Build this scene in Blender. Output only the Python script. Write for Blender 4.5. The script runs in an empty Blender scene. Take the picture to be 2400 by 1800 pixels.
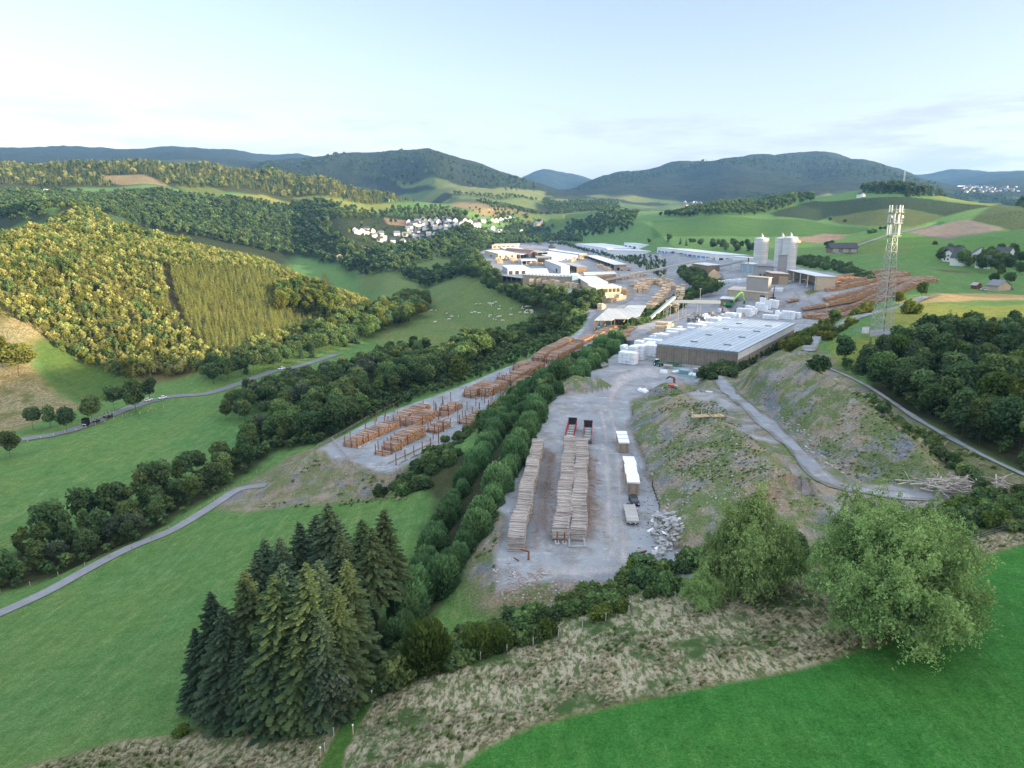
import bpy, math, random
import numpy as np
from mathutils import Vector, Matrix
R = math.radians
S = bpy.context.scene
COL = S.collection
# ------------------------------------------------------------------ camera, sky, sun, exposure
PITCH, FPX, CAMZ = R(13.0), 1667.0, 100.0
cd = bpy.data.cameras.new('camera'); cam = bpy.data.objects.new('camera', cd); COL.objects.link(cam)
cam.location = (0, 0, CAMZ); cam.rotation_euler = (R(90) - PITCH, 0, 0)
cd.sensor_width = 36; cd.lens = 36 * FPX / 2400; cd.clip_start = 1; cd.clip_end = 40000
S.camera = cam
SUN_AZ, SUN_EL = R(112), R(11)       # azimuth clockwise from +Y
w = bpy.data.worlds.new('World'); S.world = w; w.use_nodes = True
nt = w.node_tree; nt.nodes.clear()
def N(nt, t, **k):
    n = nt.nodes.new(t)
    for a, b in k.items(): setattr(n, a, b)
    return n
sky = N(nt, 'ShaderNodeTexSky', sky_type='NISHITA', sun_disc=False, sun_elevation=SUN_EL, sun_rotation=SUN_AZ,
        altitude=400, air_density=1.0, dust_density=2.2, ozone_density=0.35)
bg = N(nt, 'ShaderNodeBackground'); out = N(nt, 'ShaderNodeOutputWorld')
bg.inputs[1].default_value = 0.13
# thin clouds low over the horizon: real direction based cloud layer mixed into the sky
tc = N(nt, 'ShaderNodeTexCoord'); mp = N(nt, 'ShaderNodeMapping'); mp.inputs['Scale'].default_value = (5, 5, 34)
nz = N(nt, 'ShaderNodeTexNoise'); nz.inputs['Scale'].default_value = 1.5; nz.inputs['Detail'].default_value = 7; nz.inputs['Roughness'].default_value = .62
cr = N(nt, 'ShaderNodeMapRange'); cr.inputs[1].default_value = .46; cr.inputs[2].default_value = .62
sep = N(nt, 'ShaderNodeSeparateXYZ')
band = N(nt, 'ShaderNodeMapRange'); band.inputs[1].default_value = .125; band.inputs[2].default_value = .155; band.inputs[3].default_value = 1; band.inputs[4].default_value = 0
side = N(nt, 'ShaderNodeMapRange'); side.inputs[1].default_value = -.1; side.inputs[2].default_value = .5; side.inputs[3].default_value = .5; side.inputs[4].default_value = 1
m1 = N(nt, 'ShaderNodeMath', operation='MULTIPLY'); m2 = N(nt, 'ShaderNodeMath', operation='MULTIPLY')
m3 = N(nt, 'ShaderNodeMath', operation='MULTIPLY'); m3.inputs[1].default_value = .75
mix = N(nt, 'ShaderNodeMix', data_type='RGBA'); mix.inputs[7].default_value = (2.3, 2.15, 2.2, 1)
L = nt.links.new
L(tc.outputs['Generated'], mp.inputs[0]); L(mp.outputs[0], nz.inputs[0]); L(nz.outputs[0], cr.inputs[0])
L(tc.outputs['Generated'], sep.inputs[0]); L(sep.outputs[2], band.inputs[0]); L(sep.outputs[0], side.inputs[0])
L(cr.outputs[0], m1.inputs[0]); L(band.outputs[0], m1.inputs[1]); L(m1.outputs[0], m2.inputs[0]); L(side.outputs[0], m2.inputs[1])
L(m2.outputs[0], m3.inputs[0]); L(m3.outputs[0], mix.inputs[0]); tint = N(nt, 'ShaderNodeMix', data_type='RGBA', blend_type='MULTIPLY'); tint.inputs[0].default_value = 1; tint.inputs[7].default_value = (1.09, .965, .96, 1)
L(sky.outputs[0], tint.inputs[6]); L(tint.outputs[2], mix.inputs[6])
# unseen bright cloud added overhead to raise the light on the ground
hp = N(nt, 'ShaderNodeMapping'); hp.inputs['Scale'].default_value = (2, 2, 1.2); hn = N(nt, 'ShaderNodeTexNoise'); hn.inputs['Scale'].default_value = 1.3; hn.inputs['Detail'].default_value = 5
hr = N(nt, 'ShaderNodeMapRange'); hr.inputs[1].default_value = .3; hr.inputs[2].default_value = .6; hr.inputs[3].default_value = .6; hr.inputs[4].default_value = 1
he = N(nt, 'ShaderNodeMapRange', interpolation_type='SMOOTHSTEP'); he.inputs[1].default_value = .36; he.inputs[2].default_value = .62; he.inputs[4].default_value = .85
hm = N(nt, 'ShaderNodeMath', operation='MULTIPLY'); mix2 = N(nt, 'ShaderNodeMix', data_type='RGBA'); mix2.inputs[7].default_value = (5.4, 6.0, 7.0, 1)
L(tc.outputs['Generated'], hp.inputs[0]); L(hp.outputs[0], hn.inputs[0]); L(hn.outputs[0], hr.inputs[0]); L(sep.outputs[2], he.inputs[0]); L(he.outputs[0], hm.inputs[0]); L(hr.outputs[0], hm.inputs[1]); L(hm.outputs[0], mix2.inputs[0])
L(mix.outputs[2], mix2.inputs[6]); L(mix2.outputs[2], bg.inputs[0]); L(bg.outputs[0], out.inputs[0])
sd = bpy.data.lights.new('sun', 'SUN'); sun = bpy.data.objects.new('sun', sd); COL.objects.link(sun)
sd.energy = 5.0; sd.angle = R(0.5); sd.color = (1, .83, .55)
SUNV = Vector((math.sin(SUN_AZ) * math.cos(SUN_EL), math.cos(SUN_AZ) * math.cos(SUN_EL), math.sin(SUN_EL)))
sun.rotation_euler = SUNV.to_track_quat('Z', 'Y').to_euler()
vs = S.view_settings; vs.view_transform = 'Standard'; vs.look = 'None'; vs.gamma = 1; vs.exposure = 1.42
S.cycles.max_bounces = 5; S.cycles.diffuse_bounces = 3; S.cycles.volume_bounces = 1; S.cycles.transparent_max_bounces = 6
S.cycles.caustics_reflective = False; S.cycles.caustics_refractive = False

# ------------------------------------------------------------------ helpers
rng = np.random.default_rng(7); random.seed(7)
def ray(u, v):
    x = (u - 1200) / FPX; y = (900 - v) / FPX
    return np.array([x, math.cos(PITCH) + y * math.sin(PITCH), -math.sin(PITCH) + y * math.cos(PITCH)])
def at_z(u, v, z):
    d = ray(u, v); t = (z - CAMZ) / d[2]; return np.array([d[0] * t, d[1] * t, z])
def at_d(u, v, D):
    d = ray(u, v); t = D / math.hypot(d[0], d[1]); return np.array([d[0] * t, d[1] * t, CAMZ + d[2] * t])
_lat = np.random.default_rng(3).random((256, 256))
def vnoise(x, y, s):
    x = np.asarray(x) / s; y = np.asarray(y) / s
    i = np.floor(x).astype(int); j = np.floor(y).astype(int); f = x - i; g = y - j
    f = f * f * (3 - 2 * f); g = g * g * (3 - 2 * g)
    a = _lat[i & 255, j & 255]; b = _lat[(i + 1) & 255, j & 255]; c = _lat[i & 255, (j + 1) & 255]; d = _lat[(i + 1) & 255, (j + 1) & 255]
    return (a * (1 - f) + b * f) * (1 - g) + (c * (1 - f) + d * f) * g - .5
def fbm(x, y, s, o=4):
    r = 0; a = 1
    for k in range(o): r = r + a * vnoise(x + 37 * k, y - 91 * k, s); s /= 2.1; a *= .5
    return r
def smooth(t): t = np.clip(t, 0, 1); return t * t * (3 - 2 * t)
def poly_sd(x, y, P):
    """signed distance to polygon, negative inside"""
    P = np.asarray(P, float)[:, :2]; x = np.asarray(x, float); y = np.asarray(y, float)
    d2 = np.full(x.shape, 1e18); ins = np.zeros(x.shape, bool); n = len(P)
    for i in range(n):
        a = P[i]; b = P[(i + 1) % n]; e = b - a
        t = np.clip(((x - a[0]) * e[0] + (y - a[1]) * e[1]) / max(e @ e, 1e-9), 0, 1)
        d2 = np.minimum(d2, (x - a[0] - t * e[0]) ** 2 + (y - a[1] - t * e[1]) ** 2)
        c = (a[1] > y) != (b[1] > y)
        ins ^= c & (x < (b[0] - a[0]) * (y - a[1]) / (b[1] - a[1] + 1e-12) + a[0])
    d = np.sqrt(d2); return np.where(ins, -d, d)
def line_near(x, y, P):
    """distance to polyline and interpolated extra columns"""
    P = np.asarray(P, float); best = np.full(np.shape(x), 1e18); val = np.zeros(np.shape(x)); val = val + P[0, 2]
    for i in range(len(P) - 1):
        a = P[i]; b = P[i + 1]; e = b[:2] - a[:2]
        t = np.clip(((x - a[0]) * e[0] + (y - a[1]) * e[1]) / max(e @ e, 1e-9), 0, 1)
        d = (x - a[0] - t * e[0]) ** 2 + (y - a[1] - t * e[1]) ** 2
        k = d < best; best = np.where(k, d, best); val = np.where(k, a[2] + t * (b[2] - a[2]), val)
    return np.sqrt(best), val
# windows into the photograph used while measuring: (u0, v0, scale)
ZW = dict(A=(1100, 540, 4.809), B=(1500, 520, 4.809), C=(1350, 700, 4.022), D=(1080, 950, 3.687), E=(680, 780, 3.16), F=(1600, 750, 2.765),
          G=(350, 1150, 2.458), H=(1500, 1100, 2.458), I=(0, 800, 2.765), J=(0, 250, 2.765), K=(750, 250, 3.16), M=(1400, 300, 2.212),
          P=(1600, 330, 2.765), Q=(2000, 450, 4.74), V=(800, 480, 4.424), X=(1500, 820, 8.848), W=(0, 0, 2212 / 2400), O=(0, 0, 1))
def z_(k, X, Y): a = ZW[k]; return (a[0] + X / a[2], a[1] + Y / a[2])
def zs(k, *pts): return [z_(k, *p) for p in pts]

# ------------------------------------------------------------------ terrain
CZ = [  # (u, v, ground height)
 (0,1790,27),(300,1790,31),(700,1790,36),(1100,1790,42),(1600,1790,45),(2100,1790,46),(2390,1790,46),(2390,1400,46.5),(2390,1270,46.5),
 (450,1680,29),(850,1620,36),(1500,1450,41.5),(1200,1500,38.5),(2000,1500,45),(1750,1350,43),(1080,1380,34),(950,1480,35),(1800,1240,42),(2200,1230,45),
 (200,1500,20),(0,1440,14.5),(0,1600,20),(500,1300,20.5),(620,1130,16),(900,1200,27),(1000,1080,29.5),(700,1180,22),(600,1500,26),(800,1400,27),
 (300,1300,13),(0,1350,12),(650,1060,13),(0,1200,9.5),(300,1000,9.5),(600,960,10),(0,1050,10),(480,920,10),(200,970,10),
 (700,900,11),(900,850,11),(850,770,10.5),(1000,720,10),(1200,745,11),(1150,670,18),(1000,630,26),(900,650,20),
 (1000,880,15),(1200,790,19),(1380,780,35),(1100,620,30),(1300,715,21),(0,900,14),(200,870,12),(400,850,13),(600,830,13),(750,795,12),(880,750,12),
 (2000,870,46),(2200,900,50),(2400,960,51),(2400,1100,48),(2300,1060,47.5),(1950,870,45.5),(2200,1150,46.5),(2060,1180,45),
 (1500,770,39.5),(1450,800,38),(1350,850,37.5),(1280,930,33),(1100,1000,32)]
CD = [  # (u, v, horizontal distance)
 (0,560,800),(150,552,850),(300,557,850),(450,582,850),(600,612,850),(700,652,820),(800,690,790),(900,722,740),(200,700,560),(400,705,580),(600,730,600),(0,700,540),(700,745,640),
 (300,500,1500),(200,492,1400),(400,520,1500),(600,540,1500),(750,570,1400),(700,500,1850),(800,562,1350),(1000,562,1300),(1000,520,1650),(900,520,1650),(1100,540,1450),
 (880,605,1250),(1000,595,1330),(50,470,1750),(150,482,1650),(260,535,1150),(60,520,1200),(20,440,2000),(100,440,2000),
 (90,392,2400),(200,380,2400),(325,380,2400),(470,388,2400),(615,406,2300),(723,422,2250),(800,434,2200),(900,458,2150),(980,474,2050),
 (250,428,2050),(450,434,2050),(600,455,1950),(700,472,1850),(850,472,1950),(930,495,1800),(1100,500,1700),(1150,520,1600),
 (0,392,3000),(1000,432,3200),(1100,440,3000),(1200,460,2700),(1100,475,2300),(1250,500,2200),
 (1300,455,4000),(1320,475,3000),(1300,520,1800),(1400,502,1900),(1350,545,1300),
 (1600,425,4500),(1900,410,4700),(1500,452,4000),(1700,440,3800),(1900,434,3600),(2000,430,3800),(2100,425,4500),(2200,440,4500),
 (2300,432,6500),(2390,442,5200),
 (1450,560,1120),(1650,575,980),(1850,600,820),(1950,620,720),(2150,600,700),(2350,645,590),(2300,690,470),(2150,700,430),(2060,781,318),(2200,775,330),(2400,720,410),
 (1600,522,1300),(1800,520,1250),(1600,502,1480),(1700,482,1550),(1850,464,1620),(2000,447,1650),(2110,442,1650),(2200,458,1550),(2300,477,1380),(2400,490,1280),(1950,500,1350),
 (2200,540,1020),(2380,570,860),(2000,540,1080),(1850,540,1100),
 (1450,690,560),(1300,655,730),(1200,604,1000),(1180,585,1200),(1400,600,980),(1520,625,800),(1650,600,880),(1780,617,700),(1900,665,560),(1950,700,490),(1420,762,425),(1650,690,570),(1560,720,500),(1990,660,560),(2050,730,400)]
SKY = [ # crest lines (D, points)
 (8500, [(-300,352),(0,350),(100,347),(200,345),(400,347),(560,353),(680,361),(800,372),(900,385)]),
 (5000, [(650,378),(750,366),(823,360),(940,354),(997,355),(1035,364),(1082,380),(1130,391),(1177,407),(1218,418),(1272,435),(1320,446)]),
 (9500, [(1200,424),(1240,410),(1269,399),(1300,404),(1351,413),(1399,422)]),
 (5500, [(1345,446),(1400,420),(1450,408),(1513,399),(1581,383),(1716,370),(1852,364),(1933,362),(1965,371),(2033,382),(2105,399),(2146,412),(2205,434)]),
 (10000,[(2140,412),(2200,405),(2250,398),(2327,405),(2400,402),(2700,405)])]
pts = [at_z(*p) for p in CZ] + [at_d(*p) for p in CD]
for D, l in SKY:
    pts += [at_d(u, v, D) for u, v in l] + [at_d(u, v + (26 if D > 8000 else 20), D * 1.35) for u, v in l]
for u, v, D in [(90,392,3300),(325,380,3300),(615,406,3200),(800,434,3000),(980,474,2900)]:
    p = at_d(u, v, D); p[2] -= 60; pts.append(p)
for u, v, D in [(1850,464,2400),(2000,447,2400),(2110,442,2400),(2300,477,2200),(1700,482,2300)]:
    p = at_d(u, v, D); p[2] -= 50; pts.append(p)
for u, v, D in [(0,560,1050),(300,557,1100),(600,612,1080),(800,690,950)]:
    p = at_d(u, v, D); p[2] = min(p[2] - 35, 52); pts.append(p)
for az in (-60, -90, -130, 180, 130, 90, 60):
    for D, z in ((60, 40), (200, 30 if az < 0 else 50), (700, 30 if az < 0 else 60), (2500, 150), (9000, 400)):
        pts.append(np.array([D * math.sin(R(az)), D * math.cos(R(az)), z]))
pts.append(np.array([0, 30, 44])); pts.append(np.array([0, -20, 44]))
pts = np.array(pts)
def emb(x, y):
    r = np.hypot(x, y); q = np.log(np.maximum(r, 10) / 10) / np.maximum(r, 1e-6)
    return np.stack([x * q, y * q], -1)
ctl = emb(pts[:, 0], pts[:, 1]); C2 = .02
def kern(d2): return np.sqrt(d2 + C2)
A_ = kern(((ctl[:, None] - ctl[None]) ** 2).sum(-1)); n_ = len(ctl)
big = np.zeros((n_ + 3, n_ + 3)); big[:n_, :n_] = A_ - np.eye(n_) * .003; big[:n_, n_] = 1; big[:n_, n_ + 1:] = ctl; big[n_:, :n_] = big[:n_, n_:].T
# heights are interpolated as the height above the camera divided by distance (slope), which keeps far hills from leaking into near ground
def scl(x, y): return (np.hypot(x, y) + 60)
wgt = np.linalg.solve(big, np.r_[(pts[:, 2] - CAMZ) / scl(pts[:, 0], pts[:, 1]), 0, 0, 0])
def base_h(x, y):
    e = emb(x, y).reshape(-1, 2); o = np.empty(len(e))
    for i in range(0, len(e), 20000):
        q = e[i:i + 20000]; k = kern(((q[:, None] - ctl[None]) ** 2).sum(-1)); o[i:i + 20000] = k @ wgt[:n_] + wgt[n_] + q @ wgt[n_ + 1:]
    return o.reshape(np.shape(x)) * scl(x, y) + CAMZ
AZ = np.r_[np.arange(-178, -44, 4.0), np.arange(-44, 44.01, 0.11), np.arange(48, 182.1, 4.0)]
RR = np.r_[np.array([4, 12, 20.]), np.geomspace(30, 15500, 900)]
azr = np.radians(AZ); gx = np.outer(np.sin(azr), RR); gy = np.outer(np.cos(azr), RR)
H = base_h(gx, gy)
H += fbm(gx, gy, 260, 5) * np.clip((RR - 1400) / 2500, 0, 1) * 34 + fbm(gx, gy, 18, 3) * .5 * np.clip(RR / 300, 0.4, 1)
def plat(poly, zf, slope):
    global H
    x0, y0 = poly[:, :2].min(0) - 60; x1, y1 = poly[:, :2].max(0) + 60
    k = (gx > x0) & (gx < x1) & (gy > y0) & (gy < y1); x = gx[k]; y = gy[k]
    s = poly_sd(x, y, poly); z = zf(x, y); h = H[k]; o = np.maximum(s, 0) * slope
    H[k] = np.where(s <= 0, z, np.where(h < z, np.maximum(h, z - o), np.minimum(h, z + o)))
logz = lambda x, y: 30 + np.clip(np.hypot(x, y) - 225, 0, 335) * .036 + np.clip(np.hypot(x, y) - 560, 0, 900) * .012
def px_poly(l, zf):
    o = []
    for u, v in l:
        z = 40.
        for _ in range(12): p = at_z(u, v, z); z = float(zf(p[0], p[1]))
        o.append(at_z(u, v, z))
    return np.array(o)
P_LOG = px_poly([(742,1052),(905,1112),(985,1068),(1075,1045),(1100,1000),(1190,905),(1300,845),(1440,800),(1475,780),(1420,715),(1380,742),(1366,768),(1314,806),(1243,838),(1060,911),(901,968)], logz)
yardz = lambda x, y: 40 + 0 * x
P_YARD = px_poly([(1195,1050),(1172,1180),(1165,1330),(1180,1372),(1330,1366),(1560,1362),(1600,1290),(1550,1180),(1470,1010),(1480,940),(1560,905),(1700,890),(1860,800),(1990,745),(1720,735),(1600,770),(1450,825),(1390,865),(1330,905),(1268,975)], yardz)
midz = lambda x, y: 45.5 + 0 * x
P_MID = px_poly([(1590,925),(1690,900),(1800,990),(1990,1130),(2230,1150),(2230,1200),(1960,1215),(1830,1150),(1690,1010)], midz)
P_FAC = px_poly([(1122,592),(1160,570),(1290,556),(1420,584),(1520,612),(1580,640),(1600,690),(1560,735),(1480,765),(1400,745),(1345,705),(1240,662),(1150,640),(1128,612)], logz); plat(P_FAC, logz, .5)
plat(P_LOG, logz, .62); plat(P_MID, midz, .55); plat(P_YARD, yardz, .6)
facz = lambda x, y: 43.5 + 0 * x
def heap(px, slope, lump=1.0):
    global H
    P = np.array([at_z(u, v, z) for u, v, z in px]); x0, y0 = P[:, :2].min(0) - 50; x1, y1 = P[:, :2].max(0) + 50
    k = (gx > x0) & (gx < x1) & (gy > y0) & (gy < y1); x = gx[k]; y = gy[k]
    x = x + fbm(x, y, 7, 3) * 1.6 * lump; y = y + fbm(x + 50, y, 7, 3) * 1.6 * lump
    d, z = line_near(x, y, P); z = z + fbm(gx[k], gy[k], 9, 3) * 2.2 * lump
    H[k] = np.maximum(H[k], z - np.sqrt(d * d + .4) * slope + .45)
heap([(1835,822,58),(1900,856,57.5),(1965,900,57),(2020,938,56),(2075,984,54.5),(2120,1026,52),(2160,1073,49.5)], .74)
heap([(1570,925,46.5),(1610,965,48.5),(1654,974,49.5),(1700,1010,50),(1740,1040,50.5),(1780,1075,51),(1815,1108,51),(1840,1150,48)], .45)
heap([(1320,890,44),(1350,880,45),(1400,885,43.5)], .6, .5)
heap([(1560,900,43.5),(1600,893,43)], .6, .5)
heap([(2085,1135,47),(2200,1125,48)], .5, .6)
def ridge_caster():
    """wooded hill off to the right, behind whose shoulder the low sun stands"""
    global H
    yy = gy; prof = np.interp(yy, [-700, -350, -120, 60, 82, 100, 114, 225, 252, 400, 640, 740, 860], [80, 150, 200, 208, 190, 152, 132, 131, 152, 168, 165, 125, 50])
    xc = 640
    t = np.where(gx < xc, (xc - gx) / 115., (gx - xc) / 500.)
    m = np.exp(-t * t * 1.6); m = m * (gx > 200) * (np.abs(yy) < 1200)
    H[:] = np.where((prof > H) & (m > .001), H + (prof - H) * m, H)
plat(px_poly([(1400,945),(1478,945),(1480,1010),(1512,1095),(1535,1200),(1500,1340),(1400,1340)], yardz), yardz, .8)
ridge_caster()
def bil(G, x, y):
    x = np.asarray(x, float); y = np.asarray(y, float); a = np.degrees(np.arctan2(x, y)); a = np.where(a < AZ[0], a + 360, a); r = np.hypot(x, y)
    i = np.clip(np.searchsorted(AZ, a) - 1, 0, len(AZ) - 2); j = np.clip(np.searchsorted(RR, r) - 1, 0, len(RR) - 2)
    f = np.clip((a - AZ[i]) / (AZ[i + 1] - AZ[i]), 0, 1); g = np.clip((r - RR[j]) / (RR[j + 1] - RR[j]), 0, 1)
    return (G[i, j] * (1 - f) + G[i + 1, j] * f) * (1 - g) + (G[i, j + 1] * (1 - f) + G[i + 1, j + 1] * f) * g
def gh(x, y): return float(bil(H, x, y))
_rs = np.geomspace(35, 14000, 2600)
def W(u, v, dz=0.0, dmax=14000):
    """the point of the ground (raised by dz) seen at photograph pixel u, v"""
    d = ray(u, v); hl = math.hypot(d[0], d[1]); r = _rs[_rs < dmax]
    x = d[0] / hl * r; y = d[1] / hl * r; z = CAMZ + d[2] / hl * r; g = bil(H, x, y) + dz - z
    k = np.argmax(g > 0) if (g > 0).any() else int(np.argmax(g / r))
    if k > 0 and g[k] > 0: t = -g[k - 1] / (g[k] - g[k - 1]); rr = r[k - 1] + t * (r[k] - r[k - 1])
    else: rr = r[k]
    x = d[0] / hl * rr; y = d[1] / hl * rr
    return np.array([x, y, gh(x, y)])
def WP(l, dz=0.0, dmax=14000): return np.array([W(u, v, dz, dmax) for u, v in l])
def catmull(P, step):
    P = np.asarray(P, float); o = []
    Q = np.vstack([2 * P[0] - P[1], P, 2 * P[-1] - P[-2]])
    for i in range(len(P) - 1):
        p0, p1, p2, p3 = Q[i:i + 4]; n = max(2, int(np.linalg.norm(p2 - p1) / step))
        t = np.linspace(0, 1, n, endpoint=False)[:, None]
        o.append(.5 * (2 * p1 + (p2 - p0) * t + (2 * p0 - 5 * p1 + 4 * p2 - p3) * t * t + (3 * p1 - p0 - 3 * p2 + p3) * t ** 3))
    return np.vstack(o + [P[-1:]])
ROADS = {  # name: (pixels, width, colour kind)
 'asphalt_road': ([(-120,1075),(0,1041),(150,1008),(300,965),(400,938),(480,920),(560,897),(640,872),(700,858),(790,830)], 6.2),
 'farm_lane': ([(-150,1520),(-60,1470),(0,1443),(100,1397),(200,1345),(300,1296),(400,1243),(500,1188),(560,1157),(622,1126)], 3.2),
 'gravel_track': ([(1680,893),(1722,922),(1782,978),(1868,1056),(1912,1108),(1962,1140),(2030,1152),(2110,1158),(2190,1163)], 3.8),
 'access_lane': ([(2170,690),(2110,712),(2060,728),(2010,743),(1965,765),(1925,790),(1905,812),(1893,835)], 4.2),
 'wood_track': ([(1935,858),(2000,893),(2060,925),(2150,980),(2250,1040),(2330,1080),(2420,1120)], 1.5),
 'factory_road': ([(1345,820),(1388,768),(1398,745),(1425,722),(1475,697),(1480,660)], 6.0),
 'hill_road': ([(1960,602),(2010,578),(2080,552),(2130,540),(2200,522)], 4.0),
}
RW = {}
for nm, (l, wd) in ROADS.items():
    P = WP(l); P = catmull(P, max(3, np.hypot(*P[0, :2]) / 60))
    zz = bil(H, P[:, 0], P[:, 1]); kk = 9; pad = np.r_[np.full(kk, zz[0]), zz, np.full(kk, zz[-1])]
    P[:, 2] = np.convolve(pad, np.ones(2 * kk + 1) / (2 * kk + 1), 'same')[kk:-kk]
    RW[nm] = P
    x0, y0 = P[:, :2].min(0) - 12; x1, y1 = P[:, :2].max(0) + 12
    k = (gx > x0) & (gx < x1) & (gy > y0) & (gy < y1); d, z = line_near(gx[k], gy[k], P)
    t = smooth(1 - (d - wd / 2 - 1.2) / 5.); H[k] = H[k] * (1 - t) + z * t
# ------------------------------------------------------------------ materials
MATS = {}
def nodes_mat(name):
    m = bpy.data.materials.new(name); m.use_nodes = True; t = m.node_tree; t.nodes.clear(); MATS[name] = m; return m, t
def rgba(c): return (c[0], c[1], c[2], 1)
def mixc(t, f, a, b, mode='MIX'):
    n = N(t, 'ShaderNodeMix', data_type='RGBA', blend_type=mode)
    for s, v in ((0, f), (6, a), (7, b)):
        if isinstance(v, bpy.types.NodeSocket): t.links.new(v, n.inputs[s])
        elif s == 0: n.inputs[0].default_value = v
        else: n.inputs[s].default_value = rgba(v)
    return n.outputs[2]
def noise(t, vec, scale, detail=3, rough=.55, lo=None, hi=None):
    n = N(t, 'ShaderNodeTexNoise'); n.inputs['Scale'].default_value = scale; n.inputs['Detail'].default_value = detail; n.inputs['Roughness'].default_value = rough
    t.links.new(vec, n.inputs[0])
    if lo is None: return n.outputs[0]
    m = N(t, 'ShaderNodeMapRange'); m.inputs[1].default_value = lo; m.inputs[2].default_value = hi; t.links.new(n.outputs[0], m.inputs[0]); return m.outputs[0]
def mathn(t, op, a, b):
    n = N(t, 'ShaderNodeMath', operation=op)
    for i, v in enumerate((a, b)):
        if isinstance(v, bpy.types.NodeSocket): t.links.new(v, n.inputs[i])
        else: n.inputs[i].default_value = v
    return n.outputs[0]
def rng_(t, x, lo, hi, a=0., b=1.):
    m = N(t, 'ShaderNodeMapRange'); t.links.new(x, m.inputs[0])
    for i, v in enumerate((lo, hi, a, b)): m.inputs[i + 1].default_value = v
    return m.outputs[0]
def attr(t, nm): n = N(t, 'ShaderNodeAttribute'); n.attribute_name = nm; return n
def ocoord(t): return N(t, 'ShaderNodeTexCoord').outputs['Object']
def finish(t, color, rough=.9, bump=None, dist=.1, metal=0., spec=.3):
    b = N(t, 'ShaderNodeBsdfPrincipled'); o = N(t, 'ShaderNodeOutputMaterial')
    if isinstance(color, bpy.types.NodeSocket): t.links.new(color, b.inputs['Base Color'])
    else: b.inputs['Base Color'].default_value = rgba(color)
    b.inputs['Roughness'].default_value = rough; b.inputs['Metallic'].default_value = metal; b.inputs['Specular IOR Level'].default_value = spec
    if bump is not None:
        bn = N(t, 'ShaderNodeBump'); bn.inputs['Distance'].default_value = dist; bn.inputs['Strength'].default_value = 1
        t.links.new(bump, bn.inputs['Height']); t.links.new(bn.outputs[0], b.inputs['Normal'])
    t.links.new(b.outputs[0], o.inputs[0])
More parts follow.
